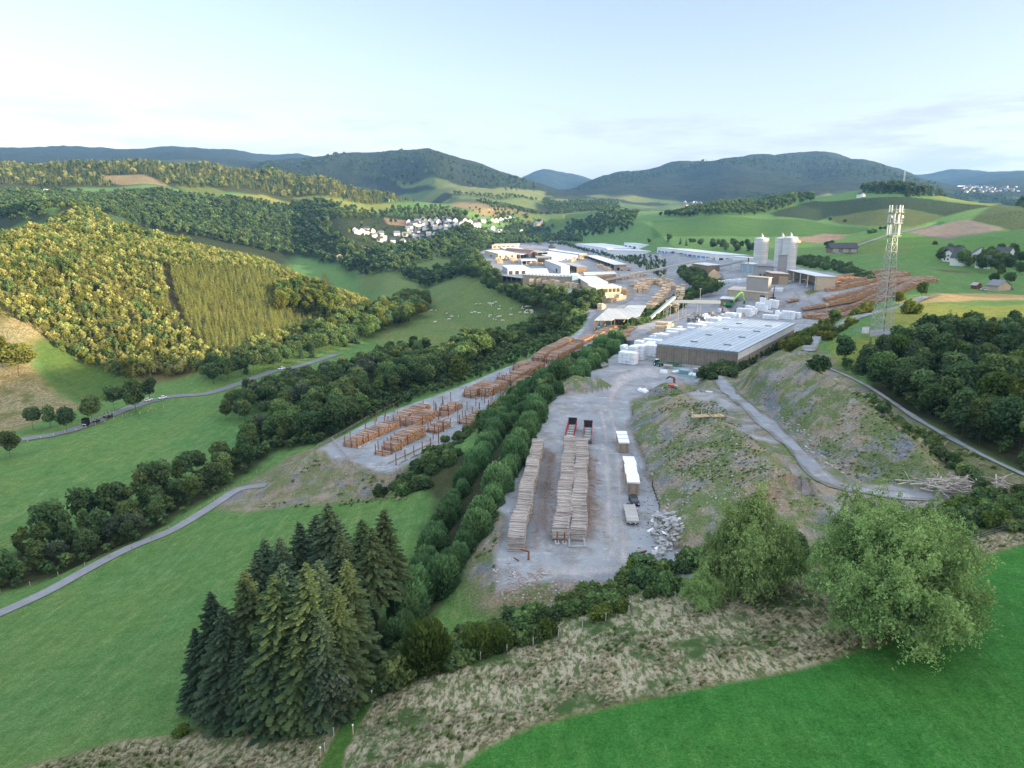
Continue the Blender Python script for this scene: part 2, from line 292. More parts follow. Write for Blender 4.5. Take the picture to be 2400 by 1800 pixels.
def ground_mat():
    m, t = nodes_mat('ground'); v = ocoord(t); a = attr(t, 'col').outputs['Color']; k = attr(t, 'msk')
    sp = N(t, 'ShaderNodeSeparateColor'); t.links.new(k.outputs['Color'], sp.inputs[0])
    n1 = noise(t, v, .035, 4, .6, .3, .7); n2 = noise(t, v, .35, 4, .7, .3, .7); n3 = noise(t, v, 2.2, 2, .6, .25, .75); n4 = noise(t, v, 4.5, 3, .7, .34, .66)
    # grass: broad yellowish patches, mottled tufts
    g = mixc(t, mathn(t, 'MULTIPLY', n1, .6), a, mixc(t, 1., a, (1.7, 1.12, 1.0), 'MULTIPLY'))
    g = mixc(t, n2, mixc(t, 1., g, (.74, .80, .72), 'MULTIPLY'), mixc(t, 1., g, (1.22, 1.15, 1.2), 'MULTIPLY'))
    g = mixc(t, n3, mixc(t, 1., g, (.72, .76, .7), 'MULTIPLY'), mixc(t, 1., g, (1.22, 1.18, 1.2), 'MULTIPLY')); g = mixc(t, n4, mixc(t, 1., g, (.62, .66, .6), 'MULTIPLY'), mixc(t, 1., g, (1.36, 1.28, 1.35), 'MULTIPLY'))
    sm = N(t, 'ShaderNodeMapping'); sm.inputs['Scale'].default_value = (.9, .10, 1); sm.inputs['Rotation'].default_value = (0, 0, -.75); t.links.new(v, sm.inputs[0])
    g = mixc(t, mathn(t, 'MULTIPLY', noise(t, sm.outputs[0], .8, 5, .75, .48, .66), .6), g, mixc(t, 1., g, (1.9, 1.3, 1.7), 'MULTIPLY')); g = mixc(t, mathn(t, 'MULTIPLY', noise(t, v, .12, 5, .7, .52, .7), .4), g, mixc(t, 1., g, (.55, .78, .6), 'MULTIPLY'))
    # tipped soil: tan earth, blue-grey shale and weeds
    h1 = noise(t, v, .09, 6, .72, .46, .58); h2 = noise(t, v, .16, 6, .75, .50, .58); h3 = noise(t, v, 1.3, 5, .8, .56, .66)
    ad = N(t, 'ShaderNodeVectorMath', operation='ADD'); ad.inputs[1].default_value = (37, 91, 11); t.links.new(v, ad.inputs[0])
    w1 = noise(t, ad.outputs[0], .13, 7, .78, .46, .54)
    s = mixc(t, h1, (.29, .235, .165), (.17, .185, .205)); s = mixc(t, mathn(t, 'MULTIPLY', h2, .7), s, (.33, .295, .245))
    s = mixc(t, mathn(t, 'MULTIPLY', h3, .55), s, (.44, .43, .42)); s = mixc(t, n3, mixc(t, 1., s, (.68, .68, .68), 'MULTIPLY'), mixc(t, 1., s, (1.25, 1.25, 1.25), 'MULTIPLY'))
    s = mixc(t, mathn(t, 'MULTIPLY', w1, .9), s, mixc(t, n3, (.07, .11, .035), (.17, .22, .075)))
    # gravel yard
    q = mixc(t, noise(t, v, .05, 5, .65, .35, .65), (.22, .238, .262), (.31, .322, .33)); q = mixc(t, noise(t, v, .22, 6, .8, .54, .66), q, (.42, .41, .39))
    q = mixc(t, mathn(t, 'MULTIPLY', noise(t, ad.outputs[0], .12, 5, .7, .5, .62), .6), q, (.17, .155, .14)); q = mixc(t, n3, mixc(t, 1., q, (.88, .88, .88), 'MULTIPLY'), mixc(t, 1., q, (1.1, 1.1, 1.1), 'MULTIPLY'))
    # dry standing grass
    mp = N(t, 'ShaderNodeMapping'); mp.inputs['Scale'].default_value = (1, .35, 1); mp.inputs['Rotation'].default_value = (0, 0, .5); t.links.new(v, mp.inputs[0])
    d = mixc(t, noise(t, mp.outputs[0], 1.3, 6, .8, .45, .56), (.10, .125, .045), (.42, .365, .25)); d = mixc(t, noise(t, ad.outputs[0], .1, 4, .7, .5, .62), d, (.06, .105, .03))
    c = mixc(t, sp.outputs[2], g, d); c = mixc(t, sp.outputs[0], c, s); c = mixc(t, sp.outputs[1], c, q)
    hb = mathn(t, 'ADD', mathn(t, 'MULTIPLY', noise(t, v, 1.1, 5, .7), mathn(t, 'SUBTRACT', 1.15, sp.outputs[1])), mathn(t, 'MULTIPLY', noise(t, v, .2, 4, .7), mathn(t, 'MULTIPLY', sp.outputs[0], 3.)))
    far = attr(t, 'far').outputs['Fac']
    hb = mathn(t, 'ADD', hb, mathn(t, 'MULTIPLY', noise(t, v, .06, 2, .6), mathn(t, 'MULTIPLY', far, 14.)))
    c = mixc(t, mathn(t, 'MULTIPLY', far, noise(t, v, .045, 3, .7, .35, .65)), c, mixc(t, 1., c, (.55, .6, .6), 'MULTIPLY'))
    finish(t, c, .95, hb, .5, spec=.1); return m
def plain(name, c, rough=.8, var=.18, scale=1.2, metal=0., spec=.3, bump=0., stretch=None):
    m, t = nodes_mat(name); v = ocoord(t)
    if stretch: mp = N(t, 'ShaderNodeMapping'); mp.inputs['Scale'].default_value = stretch; t.links.new(v, mp.inputs[0]); v = mp.outputs[0]
    n = noise(t, v, scale, 5, .65, .3, .7)
    oi = N(t, 'ShaderNodeObjectInfo'); r = rng_(t, oi.outputs['Random'], 0, 1, 1 - var * .6, 1 + var * .6)
    col = mixc(t, n, tuple(x * (1 - var) for x in c), tuple(min(1, x * (1 + var)) for x in c))
    hs = N(t, 'ShaderNodeHueSaturation'); t.links.new(col, hs.inputs['Color']); t.links.new(r, hs.inputs['Value'])
    finish(t, hs.outputs[0], rough, n if bump else None, bump, metal, spec); return m
def ribbed(name, c, period, axis='X', rough=.5, depth=.04, metal=0., dark=.6, var=.15):
    """sheet metal or boards: dark joints every period metres along an object axis"""
    m, t = nodes_mat(name); v = ocoord(t); s = N(t, 'ShaderNodeSeparateXYZ'); t.links.new(v, s.inputs[0])
    x = s.outputs['XYZ'.index(axis)]; f = mathn(t, 'FRACT', mathn(t, 'DIVIDE', x, period), 0); line = rng_(t, f, 0.04, .2, 1, 0)
    n = noise(t, v, .35, 5, .7, .3, .7); fl = N(t, 'ShaderNodeMath', operation='FLOOR'); t.links.new(mathn(t, 'DIVIDE', x, period), fl.inputs[0])
    wn = N(t, 'ShaderNodeTexWhiteNoise', noise_dimensions='1D'); t.links.new(fl.outputs[0], wn.inputs['W'])
    col = mixc(t, n, tuple(q * (1 - var) for q in c), tuple(min(1, q * (1 + var)) for q in c))
    col = mixc(t, wn.outputs[0], col, mixc(t, 1., col, (.86, .86, .86), 'MULTIPLY')); col = mixc(t, line, col, mixc(t, 1., col, (dark,) * 3, 'MULTIPLY'))
    finish(t, col, rough, mathn(t, 'MULTIPLY', line, -1.), depth, metal); return m
def leafmat(name, c1, c2, hue=.02, trans=.36):
    m, t = nodes_mat(name); oi = N(t, 'ShaderNodeObjectInfo'); lv = attr(t, 'lv').outputs['Fac']
    col = mixc(t, lv, c1, c2); hs = N(t, 'ShaderNodeHueSaturation'); t.links.new(col, hs.inputs['Color'])
    t.links.new(rng_(t, oi.outputs['Random'], 0, 1, .5 - hue, .5 + hue), hs.inputs['Hue'])
    wn = N(t, 'ShaderNodeTexWhiteNoise', noise_dimensions='1D'); t.links.new(oi.outputs['Random'], wn.inputs['W']); t.links.new(rng_(t, wn.outputs[0], 0, 1, .72, 1.3), hs.inputs['Value'])
    d = N(t, 'ShaderNodeBsdfDiffuse'); tr = N(t, 'ShaderNodeBsdfTranslucent'); mx = N(t, 'ShaderNodeMixShader'); mx.inputs[0].default_value = trans; o = N(t, 'ShaderNodeOutputMaterial')
    t.links.new(hs.outputs[0], d.inputs[0]); t.links.new(hs.outputs[0], tr.inputs[0]); t.links.new(d.outputs[0], mx.inputs[1]); t.links.new(tr.outputs[0], mx.inputs[2]); t.links.new(mx.outputs[0], o.inputs[0]); return m
ground_mat()
leafmat('leaf_mid', (.07, .118, .042), (.195, .275, .095)); leafmat('leaf_gold', (.20, .215, .065), (.42, .42, .14)); leafmat('needle_gold', (.20, .23, .065), (.46, .47, .14), .01); leafmat('leaf_dark', (.048, .088, .042), (.14, .21, .08)); leafmat('leaf_yellow', (.10, .12, .025), (.22, .24, .05))
leafmat('leaf_birch', (.12, .19, .062), (.35, .48, .175), .012); leafmat('leaf_hornbeam', (.055, .12, .05), (.19, .33, .13), .01); leafmat('needle_dark', (.046, .084, .050), (.15, .215, .12), .012)
leafmat('needle_olive', (.062, .105, .045), (.18, .235, .10), .012); leafmat('leaf_young', (.06, .10, .025), (.15, .21, .05)); leafmat('dry_blade', (.33, .285, .18), (.74, .65, .48), .008, .5)
leafmat('willow', (.06, .085, .05), (.15, .19, .12), .01)
plain('bark', (.10, .075, .055), .9, .3, 2); plain('birch_bark', (.38, .36, .33), .8, .4, 1.5)
plain('asphalt', (.17, .175, .185), .85, .12, .4); plain('lane', (.22, .225, .235), .9, .15, .3); plain('gravel', (.27, .265, .26), .95, .22, .25, bump=.05); plain('concrete', (.42, .42, .41), .9, .2, .6)
plain('white_sheet', (.80, .82, .85), .5, .07, .8, bump=.03); plain('white_paint', (.74, .75, .76), .6, .06, .3); plain('timber', (.44, .31, .19), .85, .25, 1.5); plain('log_bark', (.34, .26, .20), .9, .35, 1.2, stretch=(1, 1, 1))
plain('log_grey', (.40, .345, .30), .9, .3, 1.0); plain('log_end', (.60, .31, .13), .9, .25, 2.); plain('log_red', (.37, .20, .12), .9, .3, 1.); plain('brown_wood', (.25, .18, .12), .85, .25, .4); plain('tan_wall', (.42, .34, .25), .85, .12, .3)
plain('rust', (.22, .09, .05), .85, .35, 1.); plain('dark', (.03, .032, .035), .6, .3, 1); plain('steel', (.40, .42, .43), .5, .15, 1., metal=.3); plain('galv', (.37, .39, .37), .5, .15, 1.5, metal=.2); plain('rubber', (.02, .02, .02), .8, .1, 1)
plain('red_paint', (.45, .035, .035), .5, .2, 1); plain('orange_paint', (.62, .14, .08), .5, .2, 1); plain('green_paint', (.02, .22, .09), .5, .2, 1); plain('lime_paint', (.25, .62, .10), .5, .1, 1); plain('blue_paint', (.05, .17, .36), .5, .1, 1); plain('teal_paint', (.25, .52, .46), .5, .1, 1); plain('bluegrey', (.25, .35, .42), .6, .12, 1)
plain('black_paint', (.008, .008, .009), .4, .1, 1, spec=.3); plain('glass', (.03, .04, .05), .1, .1, 1, spec=.8); plain('roof_dark', (.06, .06, .07), .7, .15, .5); plain('roof_grey', (.34, .345, .35), .8, .15, .25); plain('roof_pale', (.56, .60, .62), .5, .12, .2); plain('roof_red', (.22, .09, .07), .8, .15, .3); plain('roof_tan', (.52, .43, .36), .7, .1, .2)
plain('grey_panel', (.33, .31, .29), .7, .06, .2); plain('pale_panel', (.48, .50, .52), .6, .08, .2); plain('rubble', (.38, .375, .36), .9, .25, 2); plain('cow', (.72, .66, .56), .9, .12, 1); plain('sawdust', (.42, .30, .17), .95, .12, .8); plain('pale_wood', (.62, .47, .32), .8, .2, 1.5); plain('stake', (.36, .31, .26), .9, .2, 2); plain('crate_side', (.40, .28, .17), .8, .3, 3, stretch=(1, 1, .2))
plain('slate', (.16, .165, .18), .6, .15, .4); plain('render_white', (.78, .77, .75), .8, .05, .5)
ribbed('hall_roof', (.42, .48, .53), 2.35, 'X', .45, .1, 0., .34); ribbed('hall_wall', (.27, .225, .18), 1.1, 'X', .8, .03, 0, .6, .25); ribbed('hall_wall_y', (.27, .225, .18), 1.1, 'Y', .8, .03, 0, .6, .25); ribbed('shed_roof', (.50, .49, .46), 1.6, 'X', .6, .03, 0, .85); ribbed('silo_skin', (.62, .63, .62), 1.6, 'Z', .45, .03, .1, .8, .08); ribbed('deck', (.42, .40, .37), .5, 'Y', .8, .02, 0, .6)
ribbed('open_bays', (.05, .045, .04), 5, 'X', .9, .02, 0, 3.); ribbed('blue_bays', (.10, .22, .40), 4, 'X', .5, .02, 0, 3.5)

# ------------------------------------------------------------------ mesh builder
def tag(o, label=None, cat=None, group=None, kind=None):
    for a, b in (('label', label), ('category', cat), ('group', group), ('kind', kind)):
        if b: o[a] = b
    return o
def empty(name, loc, rz=0., label=None, cat=None, group=None):
    o = bpy.data.objects.new(name, None); COL.objects.link(o); o.location = loc; o.rotation_euler = (0, 0, rz); o.empty_display_size = .5; return tag(o, label, cat, group)
def link(name, me, parent=None, loc=None, rz=0., scl_=None):
    o = bpy.data.objects.new(name, me); COL.objects.link(o)
    if parent is not None: o.parent = parent
    if loc is not None: o.location = loc
    o.rotation_euler = (0, 0, rz)
    if scl_ is not None: o.scale = scl_
    return o
def rawmesh(name, verts, faces, mats, mi=None, smooth_=False, lv=None):
    me = bpy.data.meshes.new(name); verts = np.asarray(verts, np.float32); faces = np.asarray(faces, np.int32)
    k = faces.shape[1]; me.vertices.add(len(verts)); me.vertices.foreach_set('co', verts.ravel())
    me.loops.add(faces.size); me.loops.foreach_set('vertex_index', faces.ravel()); me.polygons.add(len(faces))
    me.polygons.foreach_set('loop_start', np.arange(0, faces.size, k, dtype=np.int32)); me.polygons.foreach_set('loop_total', np.full(len(faces), k, np.int32))
    for m in mats: me.materials.append(MATS[m])
    if mi is not None: me.polygons.foreach_set('material_index', np.asarray(mi, np.int32))
    me.polygons.foreach_set('use_smooth', np.full(len(faces), smooth_)); me.update(calc_edges=True)
    if lv is not None: a = me.attributes.new('lv', 'FLOAT', 'POINT'); a.data.foreach_set('value', np.asarray(lv, np.float32))
    return me
class MB:
    def __init__(s): s.v = []; s.f = []; s.m = []; s.mats = []
    def mi(s, m):
        if m not in s.mats: s.mats.append(m)
        return s.mats.index(m)
    def add(s, vs, fs, m):
        b = len(s.v); s.v += [tuple(map(float, q)) for q in vs]; k = s.mi(m)
        for f in fs: s.f.append([b + i for i in f]); s.m.append(k)
        return s
    def box(s, x0, x1, y0, y1, z0, z1, m, M=None):
        vs = [(x, y, z) for z in (z0, z1) for x, y in ((x0, y0), (x1, y0), (x1, y1), (x0, y1))]
        if M is not None: vs = [M @ Vector(q) for q in vs]
        return s.add(vs, [(0, 3, 2, 1), (4, 5, 6, 7), (0, 1, 5, 4), (1, 2, 6, 5), (2, 3, 7, 6), (3, 0, 4, 7)], m)
    def bar(s, a, b, w, m, h=None, n=4):
        a = Vector(a); b = Vector(b); d = (b - a); 
        if d.length < 1e-6: return s
        d.normalize(); up = Vector((0, 0, 1)) if abs(d.z) < .95 else Vector((0, 1, 0)); x = d.cross(up).normalized(); y = d.cross(x).normalized(); h = h or w; vs = []
        for p, k in ((a, w), (b, h if n > 4 else w)):
            for i in range(n):
                t = 2 * math.pi * (i + .5) / n; rr = .5 * (1.414 if n == 4 else 1)
                vs.append(p + x * math.cos(t) * k * rr + y * math.sin(t) * (k if n > 4 else h) * rr)
        return s.add(vs, [tuple(range(n))[::-1], tuple(range(n, 2 * n))] + [(i, (i + 1) % n, n + (i + 1) % n, n + i) for i in range(n)], m)
    def cyl(s, x, y, z0, z1, r0, r1, n, m, cap=True):
        vs = [(x + r * math.cos(2 * math.pi * i / n), y + r * math.sin(2 * math.pi * i / n), z) for z, r in ((z0, r0), (z1, r1)) for i in range(n)]
        return s.add(vs, ([tuple(range(n))[::-1], tuple(range(n, 2 * n))] if cap else []) + [(i, (i + 1) % n, n + (i + 1) % n, n + i) for i in range(n)], m)
    def mesh(s, name, sm=False):
        me = bpy.data.meshes.new(name); me.from_pydata(s.v, [], s.f)
        for m in s.mats: me.materials.append(MATS[m])
        me.polygons.foreach_set('material_index', s.m)
        if sm: me.polygons.foreach_set('use_smooth', [True] * len(s.f))
        me.update(); return me
    def build(s, name, parent=None, loc=None, rz=0., sm=False, scl_=None): return link(name, s.mesh(name, sm), parent, loc, rz, scl_)

# ------------------------------------------------------------------ the ground sheet: land use by area
GREEN = (.086, .198, .058)
ZONES = []   # (world polygon, colour, mask rgb, edge width)
def zone(l, c, mask=(0, 0, 0), soft=1.5, dmax=14000): ZONES.append((WP(l, 0, dmax), c, mask, soft))
zone([(-200,640),(0,640),(300,600),(760,640),(900,700),(960,740),(900,770),(700,810),(480,870),(330,900),(200,850),(80,800),(-200,840)], (.10,.11,.04), soft=6)
zone([(-200,700),(60,720),(110,770),(70,850),(110,900),(200,955),(0,1015),(-200,1050)], (.20,.18,.07), (0,0,.55), 5)
zone([(70,800),(130,790),(260,850),(330,880),(280,930),(200,945),(110,900)], (.06,.13,.03), soft=5)
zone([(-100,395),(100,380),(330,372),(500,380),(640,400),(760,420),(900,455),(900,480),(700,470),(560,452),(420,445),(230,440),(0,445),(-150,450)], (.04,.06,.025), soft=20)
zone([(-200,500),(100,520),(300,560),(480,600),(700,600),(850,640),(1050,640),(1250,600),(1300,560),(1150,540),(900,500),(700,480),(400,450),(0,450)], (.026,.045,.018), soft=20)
zone(zs('J',(-50,560),(150,540),(530,600),(500,640),(350,700),(0,680)), (.08,.18,.04), soft=6)
zone(zs('J',(300,720),(560,670),(720,650),(920,740),(560,790),(340,770)), (.04,.085,.03), soft=6)
zone(zs('J',(650,440),(930,440),(1060,490),(1100,520),(820,510),(690,490)), (.19,.18,.09), soft=6)
zone(zs('J',(1100,500),(1270,490),(1450,550),(1430,575),(1200,540)), (.10,.15,.04), soft=6)
zone(zs('J',(1450,580),(1700,570),(2212,600),(2212,690),(1900,640),(1600,600)), (.16,.20,.05), soft=6)
zone(zs('K',(-300,640),(0,655),(250,700),(500,715),(620,740),(430,790),(150,770),(0,690)), (.15,.21,.05), soft=8)
zone(zs('K',(490,500),(900,510),(1150,540),(1330,570),(1000,580),(850,600),(560,560)), (.10,.16,.05), soft=10)
zone(zs('K',(850,600),(1100,580),(1300,570),(1700,630),(1620,690),(1300,680),(1000,650)), (.12,.17,.06), soft=10)
zone(zs('K',(980,660),(1300,690),(1620,700),(1600,760),(1300,710),(1050,680)), (.10,.16,.05), soft=10)
zone(zs('K',(690,760),(950,760),(1170,820),(900,830),(700,790)), (.13,.19,.05), soft=6)
zone(zs('K',(950,730),(1150,715),(1390,790),(1340,825),(1180,800)), (.19,.185,.09), soft=6)
zone(zs('K',(470,820),(640,840),(640,880),(500,870)), (.21,.175,.105), soft=4)
zone(zs('K',(1700,830),(1900,790),(2212,790),(2212,880),(1900,930),(1760,950),(1650,870)), (.09,.17,.05), soft=6)
zone(zs('V',(420,690),(700,620),(1100,560),(1250,540),(1240,640),(1000,660),(860,708)), (.12,.17,.05), soft=4)
zone(zs('K',(750,1250),(1000,1260),(1130,1370),(930,1370),(800,1290)), (.13,.12,.06), soft=6)
zone(zs('K',(1260,1520),(1500,1530),(1700,1590),(1600,1640),(1350,1580)), (.10,.10,.055), soft=5)
zone(zs('P',(-200,520),(350,490),(850,520),(1240,570),(1100,600),(650,625),(-200,640)), (.055,.14,.035), soft=5)
zone(zs('P',(690,640),(920,602),(1090,608),(1000,640),(880,662)), (.215,.185,.135), soft=3)
zone(zs('P',(560,470),(700,430),(850,390),(1250,368),(1600,378),(2020,425),(1700,490),(1440,440),(960,490),(870,520),(600,490)), (.032,.062,.026), soft=5)
zone(zs('P',(960,490),(1440,440),(1700,490),(1500,560),(1200,552),(980,530)), (.085,.125,.04), soft=4)
zone(zs('P',(1600,370),(2090,415),(2080,432),(1700,382)), (.14,.20,.05), soft=4)
zone(zs('P',(1420,580),(1840,510),(2090,570),(1720,635)), (.19,.165,.14), (.35,0,0), 4)
zone(zs('P',(1870,515),(2400,440),(2400,610),(2090,570)), (.055,.095,.035), soft=4)
zone(zs('P',(1190,625),(1400,585),(1700,645),(1540,690)), (.09,.20,.04), soft=3)
zone(zs('P',(940,670),(1180,630),(1540,690),(1400,740),(1100,730)), (.10,.18,.045), soft=4)
zone(zs('P',(1380,780),(1540,690),(1940,615),(2400,700),(2400,760),(2000,700),(1700,760)), (.075,.19,.04), soft=4)
zone(zs('P',(1600,828),(1850,850),(1880,862),(1700,850)), (.09,.10,.05), soft=3)
zone([(2105,708),(2180,692),(2300,688),(2500,697),(2500,708),(2300,703),(2150,714)], (.34,.28,.12), (0,0,.25), 2)
zone([(1945,790),(2060,790),(2080,760),(2200,755),(2200,800),(2040,860),(1950,850)], (.15,.22,.045), soft=3)  # dry meadow by the mast; golden sunlight put into its colour
zone([(2060,730),(2120,716),(2200,712),(2420,716),(2420,745),(2250,760),(2080,762)], (.17,.225,.05), soft=3)  # right part of the mast meadow, also yellowed to look sunlit
zone([(830,640),(900,600),(1100,590),(1110,650),(1200,700),(1260,745),(1200,785),(1050,835),(950,850),(880,800),(900,760),(960,720)], (.10,.175,.055), soft=5)
zone([(2040,774),(2080,772),(2110,776),(2108,788),(2040,788)], (.3,.3,.3), (0,1,0), 1)
zone([(1920,880),(2050,880),(2110,800),(2200,770),(2450,740),(2450,1120),(2330,1080),(2250,1040),(2150,980)], (.028,.042,.018), soft=4)
zone([(1960,880),(2150,985),(2420,1130),(2420,1240),(2250,1250),(2200,1180),(2240,1110),(2080,985)], (.075,.10,.035), (.18,0,.25), 4)
zone([(1150,1400),(1085,1330),(1150,1120),(1235,960),(1300,890),(1420,850),(1560,850),(1700,820),(1835,806),(1950,850),(2090,960),(2240,1080),(2270,1140),(2220,1200),(2020,1240),(1800,1290),(1620,1395),(1350,1430)], (.2,.18,.13), (1,0,0), 4)
zone([(735,1050),(905,1112),(1020,1068),(960,1120),(890,1165),(720,1180),(560,1200),(500,1185),(600,1120),(680,1072)], (.2,.17,.12), (.75,0,.3), 3)
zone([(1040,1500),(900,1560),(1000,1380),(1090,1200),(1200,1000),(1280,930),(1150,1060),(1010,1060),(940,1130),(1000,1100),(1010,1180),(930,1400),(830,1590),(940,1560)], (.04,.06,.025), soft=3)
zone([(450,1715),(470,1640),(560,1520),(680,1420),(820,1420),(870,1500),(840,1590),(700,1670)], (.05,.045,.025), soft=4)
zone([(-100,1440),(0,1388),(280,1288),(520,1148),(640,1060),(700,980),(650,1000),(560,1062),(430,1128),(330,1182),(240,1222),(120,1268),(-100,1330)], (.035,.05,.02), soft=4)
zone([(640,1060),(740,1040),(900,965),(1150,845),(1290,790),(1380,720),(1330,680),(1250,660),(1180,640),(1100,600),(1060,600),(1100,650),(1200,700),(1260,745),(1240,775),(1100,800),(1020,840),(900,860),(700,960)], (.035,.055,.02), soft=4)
zone([(1125,590),(1280,560),(1500,598),(1740,600),(1960,640),(2060,690),(2030,740),(1900,770),(1700,770),(1560,790),(1450,800),(1385,745),(1340,690),(1250,660),(1160,640)], (.2,.2,.2), (0,.9,0), 4)
zone([(1370,830),(1450,790),(1560,745),(1640,690),(1700,660),(1690,640),(1580,690),(1500,745),(1420,785),(1340,825)], (.05,.085,.03), soft=2)
zone(zs('B',(1830,790),(2040,720),(2060,760),(1900,850)), (.09,.13,.05), soft=2)
zone([(1020,1840),(1120,1762),(1250,1700),(1400,1662),(1500,1640),(1850,1570),(2080,1500),(2200,1400),(2290,1302),(2420,1262),(2700,1215),(3400,1150),(3400,2600),(1020,2600)], (.036,.165,.031), soft=.8)
zone([(760,2000),(800,1760),(880,1620),(1000,1560),(1200,1500),(1400,1420),(1600,1385),(1900,1330),(2100,1290),(2260,1262),(2420,1235),(2500,1250),(2290,1302),(2200,1400),(2080,1500),(1850,1570),(1500,1640),(1400,1662),(1250,1700),(1120,1762),(1020,1840)], (.16,.15,.07), (0,0,1), .8)
zone([(-60,1825),(130,1785),(250,1748),(430,1724),(560,1702),(700,1680),(830,1655),(700,2000),(-60,2000)], (.16,.15,.07), (0,0,.9), 1.5)
zone([(700,2000),(745,1800),(800,1690),(850,1600),(895,1600),(850,1690),(810,1760),(775,2000)], (.05,.14,.028), soft=.5)
zone([(380,630),(397,630),(415,700),(444,765),(470,803),(452,803),(422,760),(395,700)], (.022,.028,.014), soft=1.5)  # dark forest floor; the aisle's shade is put into this colour
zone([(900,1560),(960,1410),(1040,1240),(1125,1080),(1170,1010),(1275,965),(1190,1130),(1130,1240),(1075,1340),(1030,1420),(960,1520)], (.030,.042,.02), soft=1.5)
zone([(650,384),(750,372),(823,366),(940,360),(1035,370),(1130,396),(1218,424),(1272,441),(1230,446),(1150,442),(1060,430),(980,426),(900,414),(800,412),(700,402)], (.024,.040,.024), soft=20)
shp = gx.shape; col = np.zeros(shp + (3,)); msk = np.zeros(shp + (3,)); far = np.zeros(shp)
col[:] = GREEN; dist = np.hypot(gx, gy)
# distant land: forest on the heights, a patchwork of meadows low down
cell = np.floor(gx / 210 + vnoise(gx, gy, 300) * .8) * 57 + np.floor(gy / 260 + vnoise(gy, gx, 300) * .8) * 131
rr_ = np.modf(np.abs(np.sin(cell) * 4375.5))[0][..., None]
patch = np.where(rr_ < .3, (.075, .14, .05), np.where(rr_ < .55, (.11, .16, .055), np.where(rr_ < .7, (.16, .15, .075), np.where(rr_ < .82, (.06, .11, .04), (.028, .046, .024)))))
f = smooth((dist - 1900) / 300)[..., None]; col = col * (1 - f) + patch * f
hi = smooth((H + fbm(gx, gy, 500, 3) * 90 - 185 - np.clip(dist - 3000, 0, 6000) * .004) / 18) * smooth((dist - 2300) / 200)
hi = np.maximum(hi, smooth((dist - 7000) / 300)); col = col * (1 - hi[..., None]) + np.array((.024, .040, .024)) * hi[..., None]; far = hi
nzx = fbm(gx, gy, 9, 3) * 3
nz2 = fbm(gx, gy, 120, 3) * 26
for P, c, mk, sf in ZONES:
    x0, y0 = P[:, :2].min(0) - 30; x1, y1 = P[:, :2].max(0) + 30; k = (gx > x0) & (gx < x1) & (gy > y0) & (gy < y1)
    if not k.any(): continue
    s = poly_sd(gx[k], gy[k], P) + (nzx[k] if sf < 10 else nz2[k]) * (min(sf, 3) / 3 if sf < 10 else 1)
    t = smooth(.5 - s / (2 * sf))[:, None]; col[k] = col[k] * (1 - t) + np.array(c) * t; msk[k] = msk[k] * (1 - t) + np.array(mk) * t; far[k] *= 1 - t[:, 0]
for P, zf in ((P_YARD, yardz), (P_LOG, logz), (P_MID, midz)):
    k = (dist < 700) & (poly_sd(gx, gy, P) < 2); s = poly_sd(gx[k], gy[k], P) + nzx[k] * .7; t = smooth(.5 - s / 2) * (H[k] < zf(gx[k], gy[k]) + .7 + nzx[k] * .15)
    if P is P_MID: t = t * smooth(.4 + fbm(gx[k], gy[k], 6, 3) * 1.5)
    msk[k] = msk[k] * (1 - t[:, None]) + np.array((0, 1, 0)) * t[:, None]
for l, c, gk, sf in [([(1290,1265),(1262,1240),(1262,1150),(1285,1060),(1305,1060),(1290,1240)], (.085,.07,.055), .15, 2.2), ([(1255,1290),(1240,1270),(1275,1050),(1290,1050),(1270,1270)], (.12,.10,.08), .4, 1.5), ([(1372,1265),(1366,1050),(1385,1045),(1400,1265)], (.15,.125,.095), .35, 1.8),
    ([(1425,1300),(1420,1150),(1415,1010),(1402,950),(1408,950),(1424,1010),(1432,1150),(1440,1300)], (.36,.43,.43), .35, 1.), ([(1455,1320),(1447,1150),(1438,1010),(1424,950),(1430,950),(1446,1010),(1458,1150),(1470,1320)], (.36,.43,.43), .35, 1.),
    ([(1420,940),(1440,880),(1500,860),(1545,865),(1545,885),(1500,885),(1460,905),(1435,950)], (.35,.42,.43), .4, 2.), ([(1250,1345),(1350,1352),(1450,1345),(1465,1325),(1350,1335),(1260,1328)], (.35,.42,.42), .45, 1.5)]:
    P = px_poly(l, yardz); k = (dist < 420) & (poly_sd(gx, gy, P) < 5); s = poly_sd(gx[k], gy[k], P) + nzx[k] * .5; t = smooth(.5 - s / (2 * sf)) * msk[k][:, 1]
    col[k] = col[k] * (1 - t[:, None]) + np.array(c) * t[:, None]; msk[k, 1] = msk[k, 1] * (1 - t * (1 - gk)); msk[k, 0] *= 1 - t; msk[k, 2] *= 1 - t
na, nr = shp; idx = np.arange(na * nr).reshape(na, nr)
q = np.stack([idx[:-1, :-1], idx[:-1, 1:], idx[1:, 1:], idx[1:, :-1]], -1).reshape(-1, 4)
q = np.vstack([q, np.stack([idx[-1, :-1], idx[-1, 1:], idx[0, 1:], idx[0, :-1]], -1)])
me = rawmesh('ground', np.stack([gx, gy, H], -1).reshape(-1, 3), q[:, ::-1], ['ground'], smooth_=True)
for nm, arr in (('col', col), ('msk', msk)):
    a = me.attributes.new(nm, 'FLOAT_COLOR', 'POINT'); a.data.foreach_set('color', np.concatenate([arr.reshape(-1, 3), np.ones((na * nr, 1))], 1).astype(np.float32).ravel())
a = me.attributes.new('far', 'FLOAT', 'POINT'); a.data.foreach_set('value', far.ravel().astype(np.float32))
tag(link('ground', me), kind='structure')
RM = {'asphalt_road': 'asphalt', 'farm_lane': 'lane', 'gravel_track': 'gravel', 'access_lane': 'gravel', 'wood_track': 'gravel', 'factory_road': 'lane', 'hill_road': 'lane'}
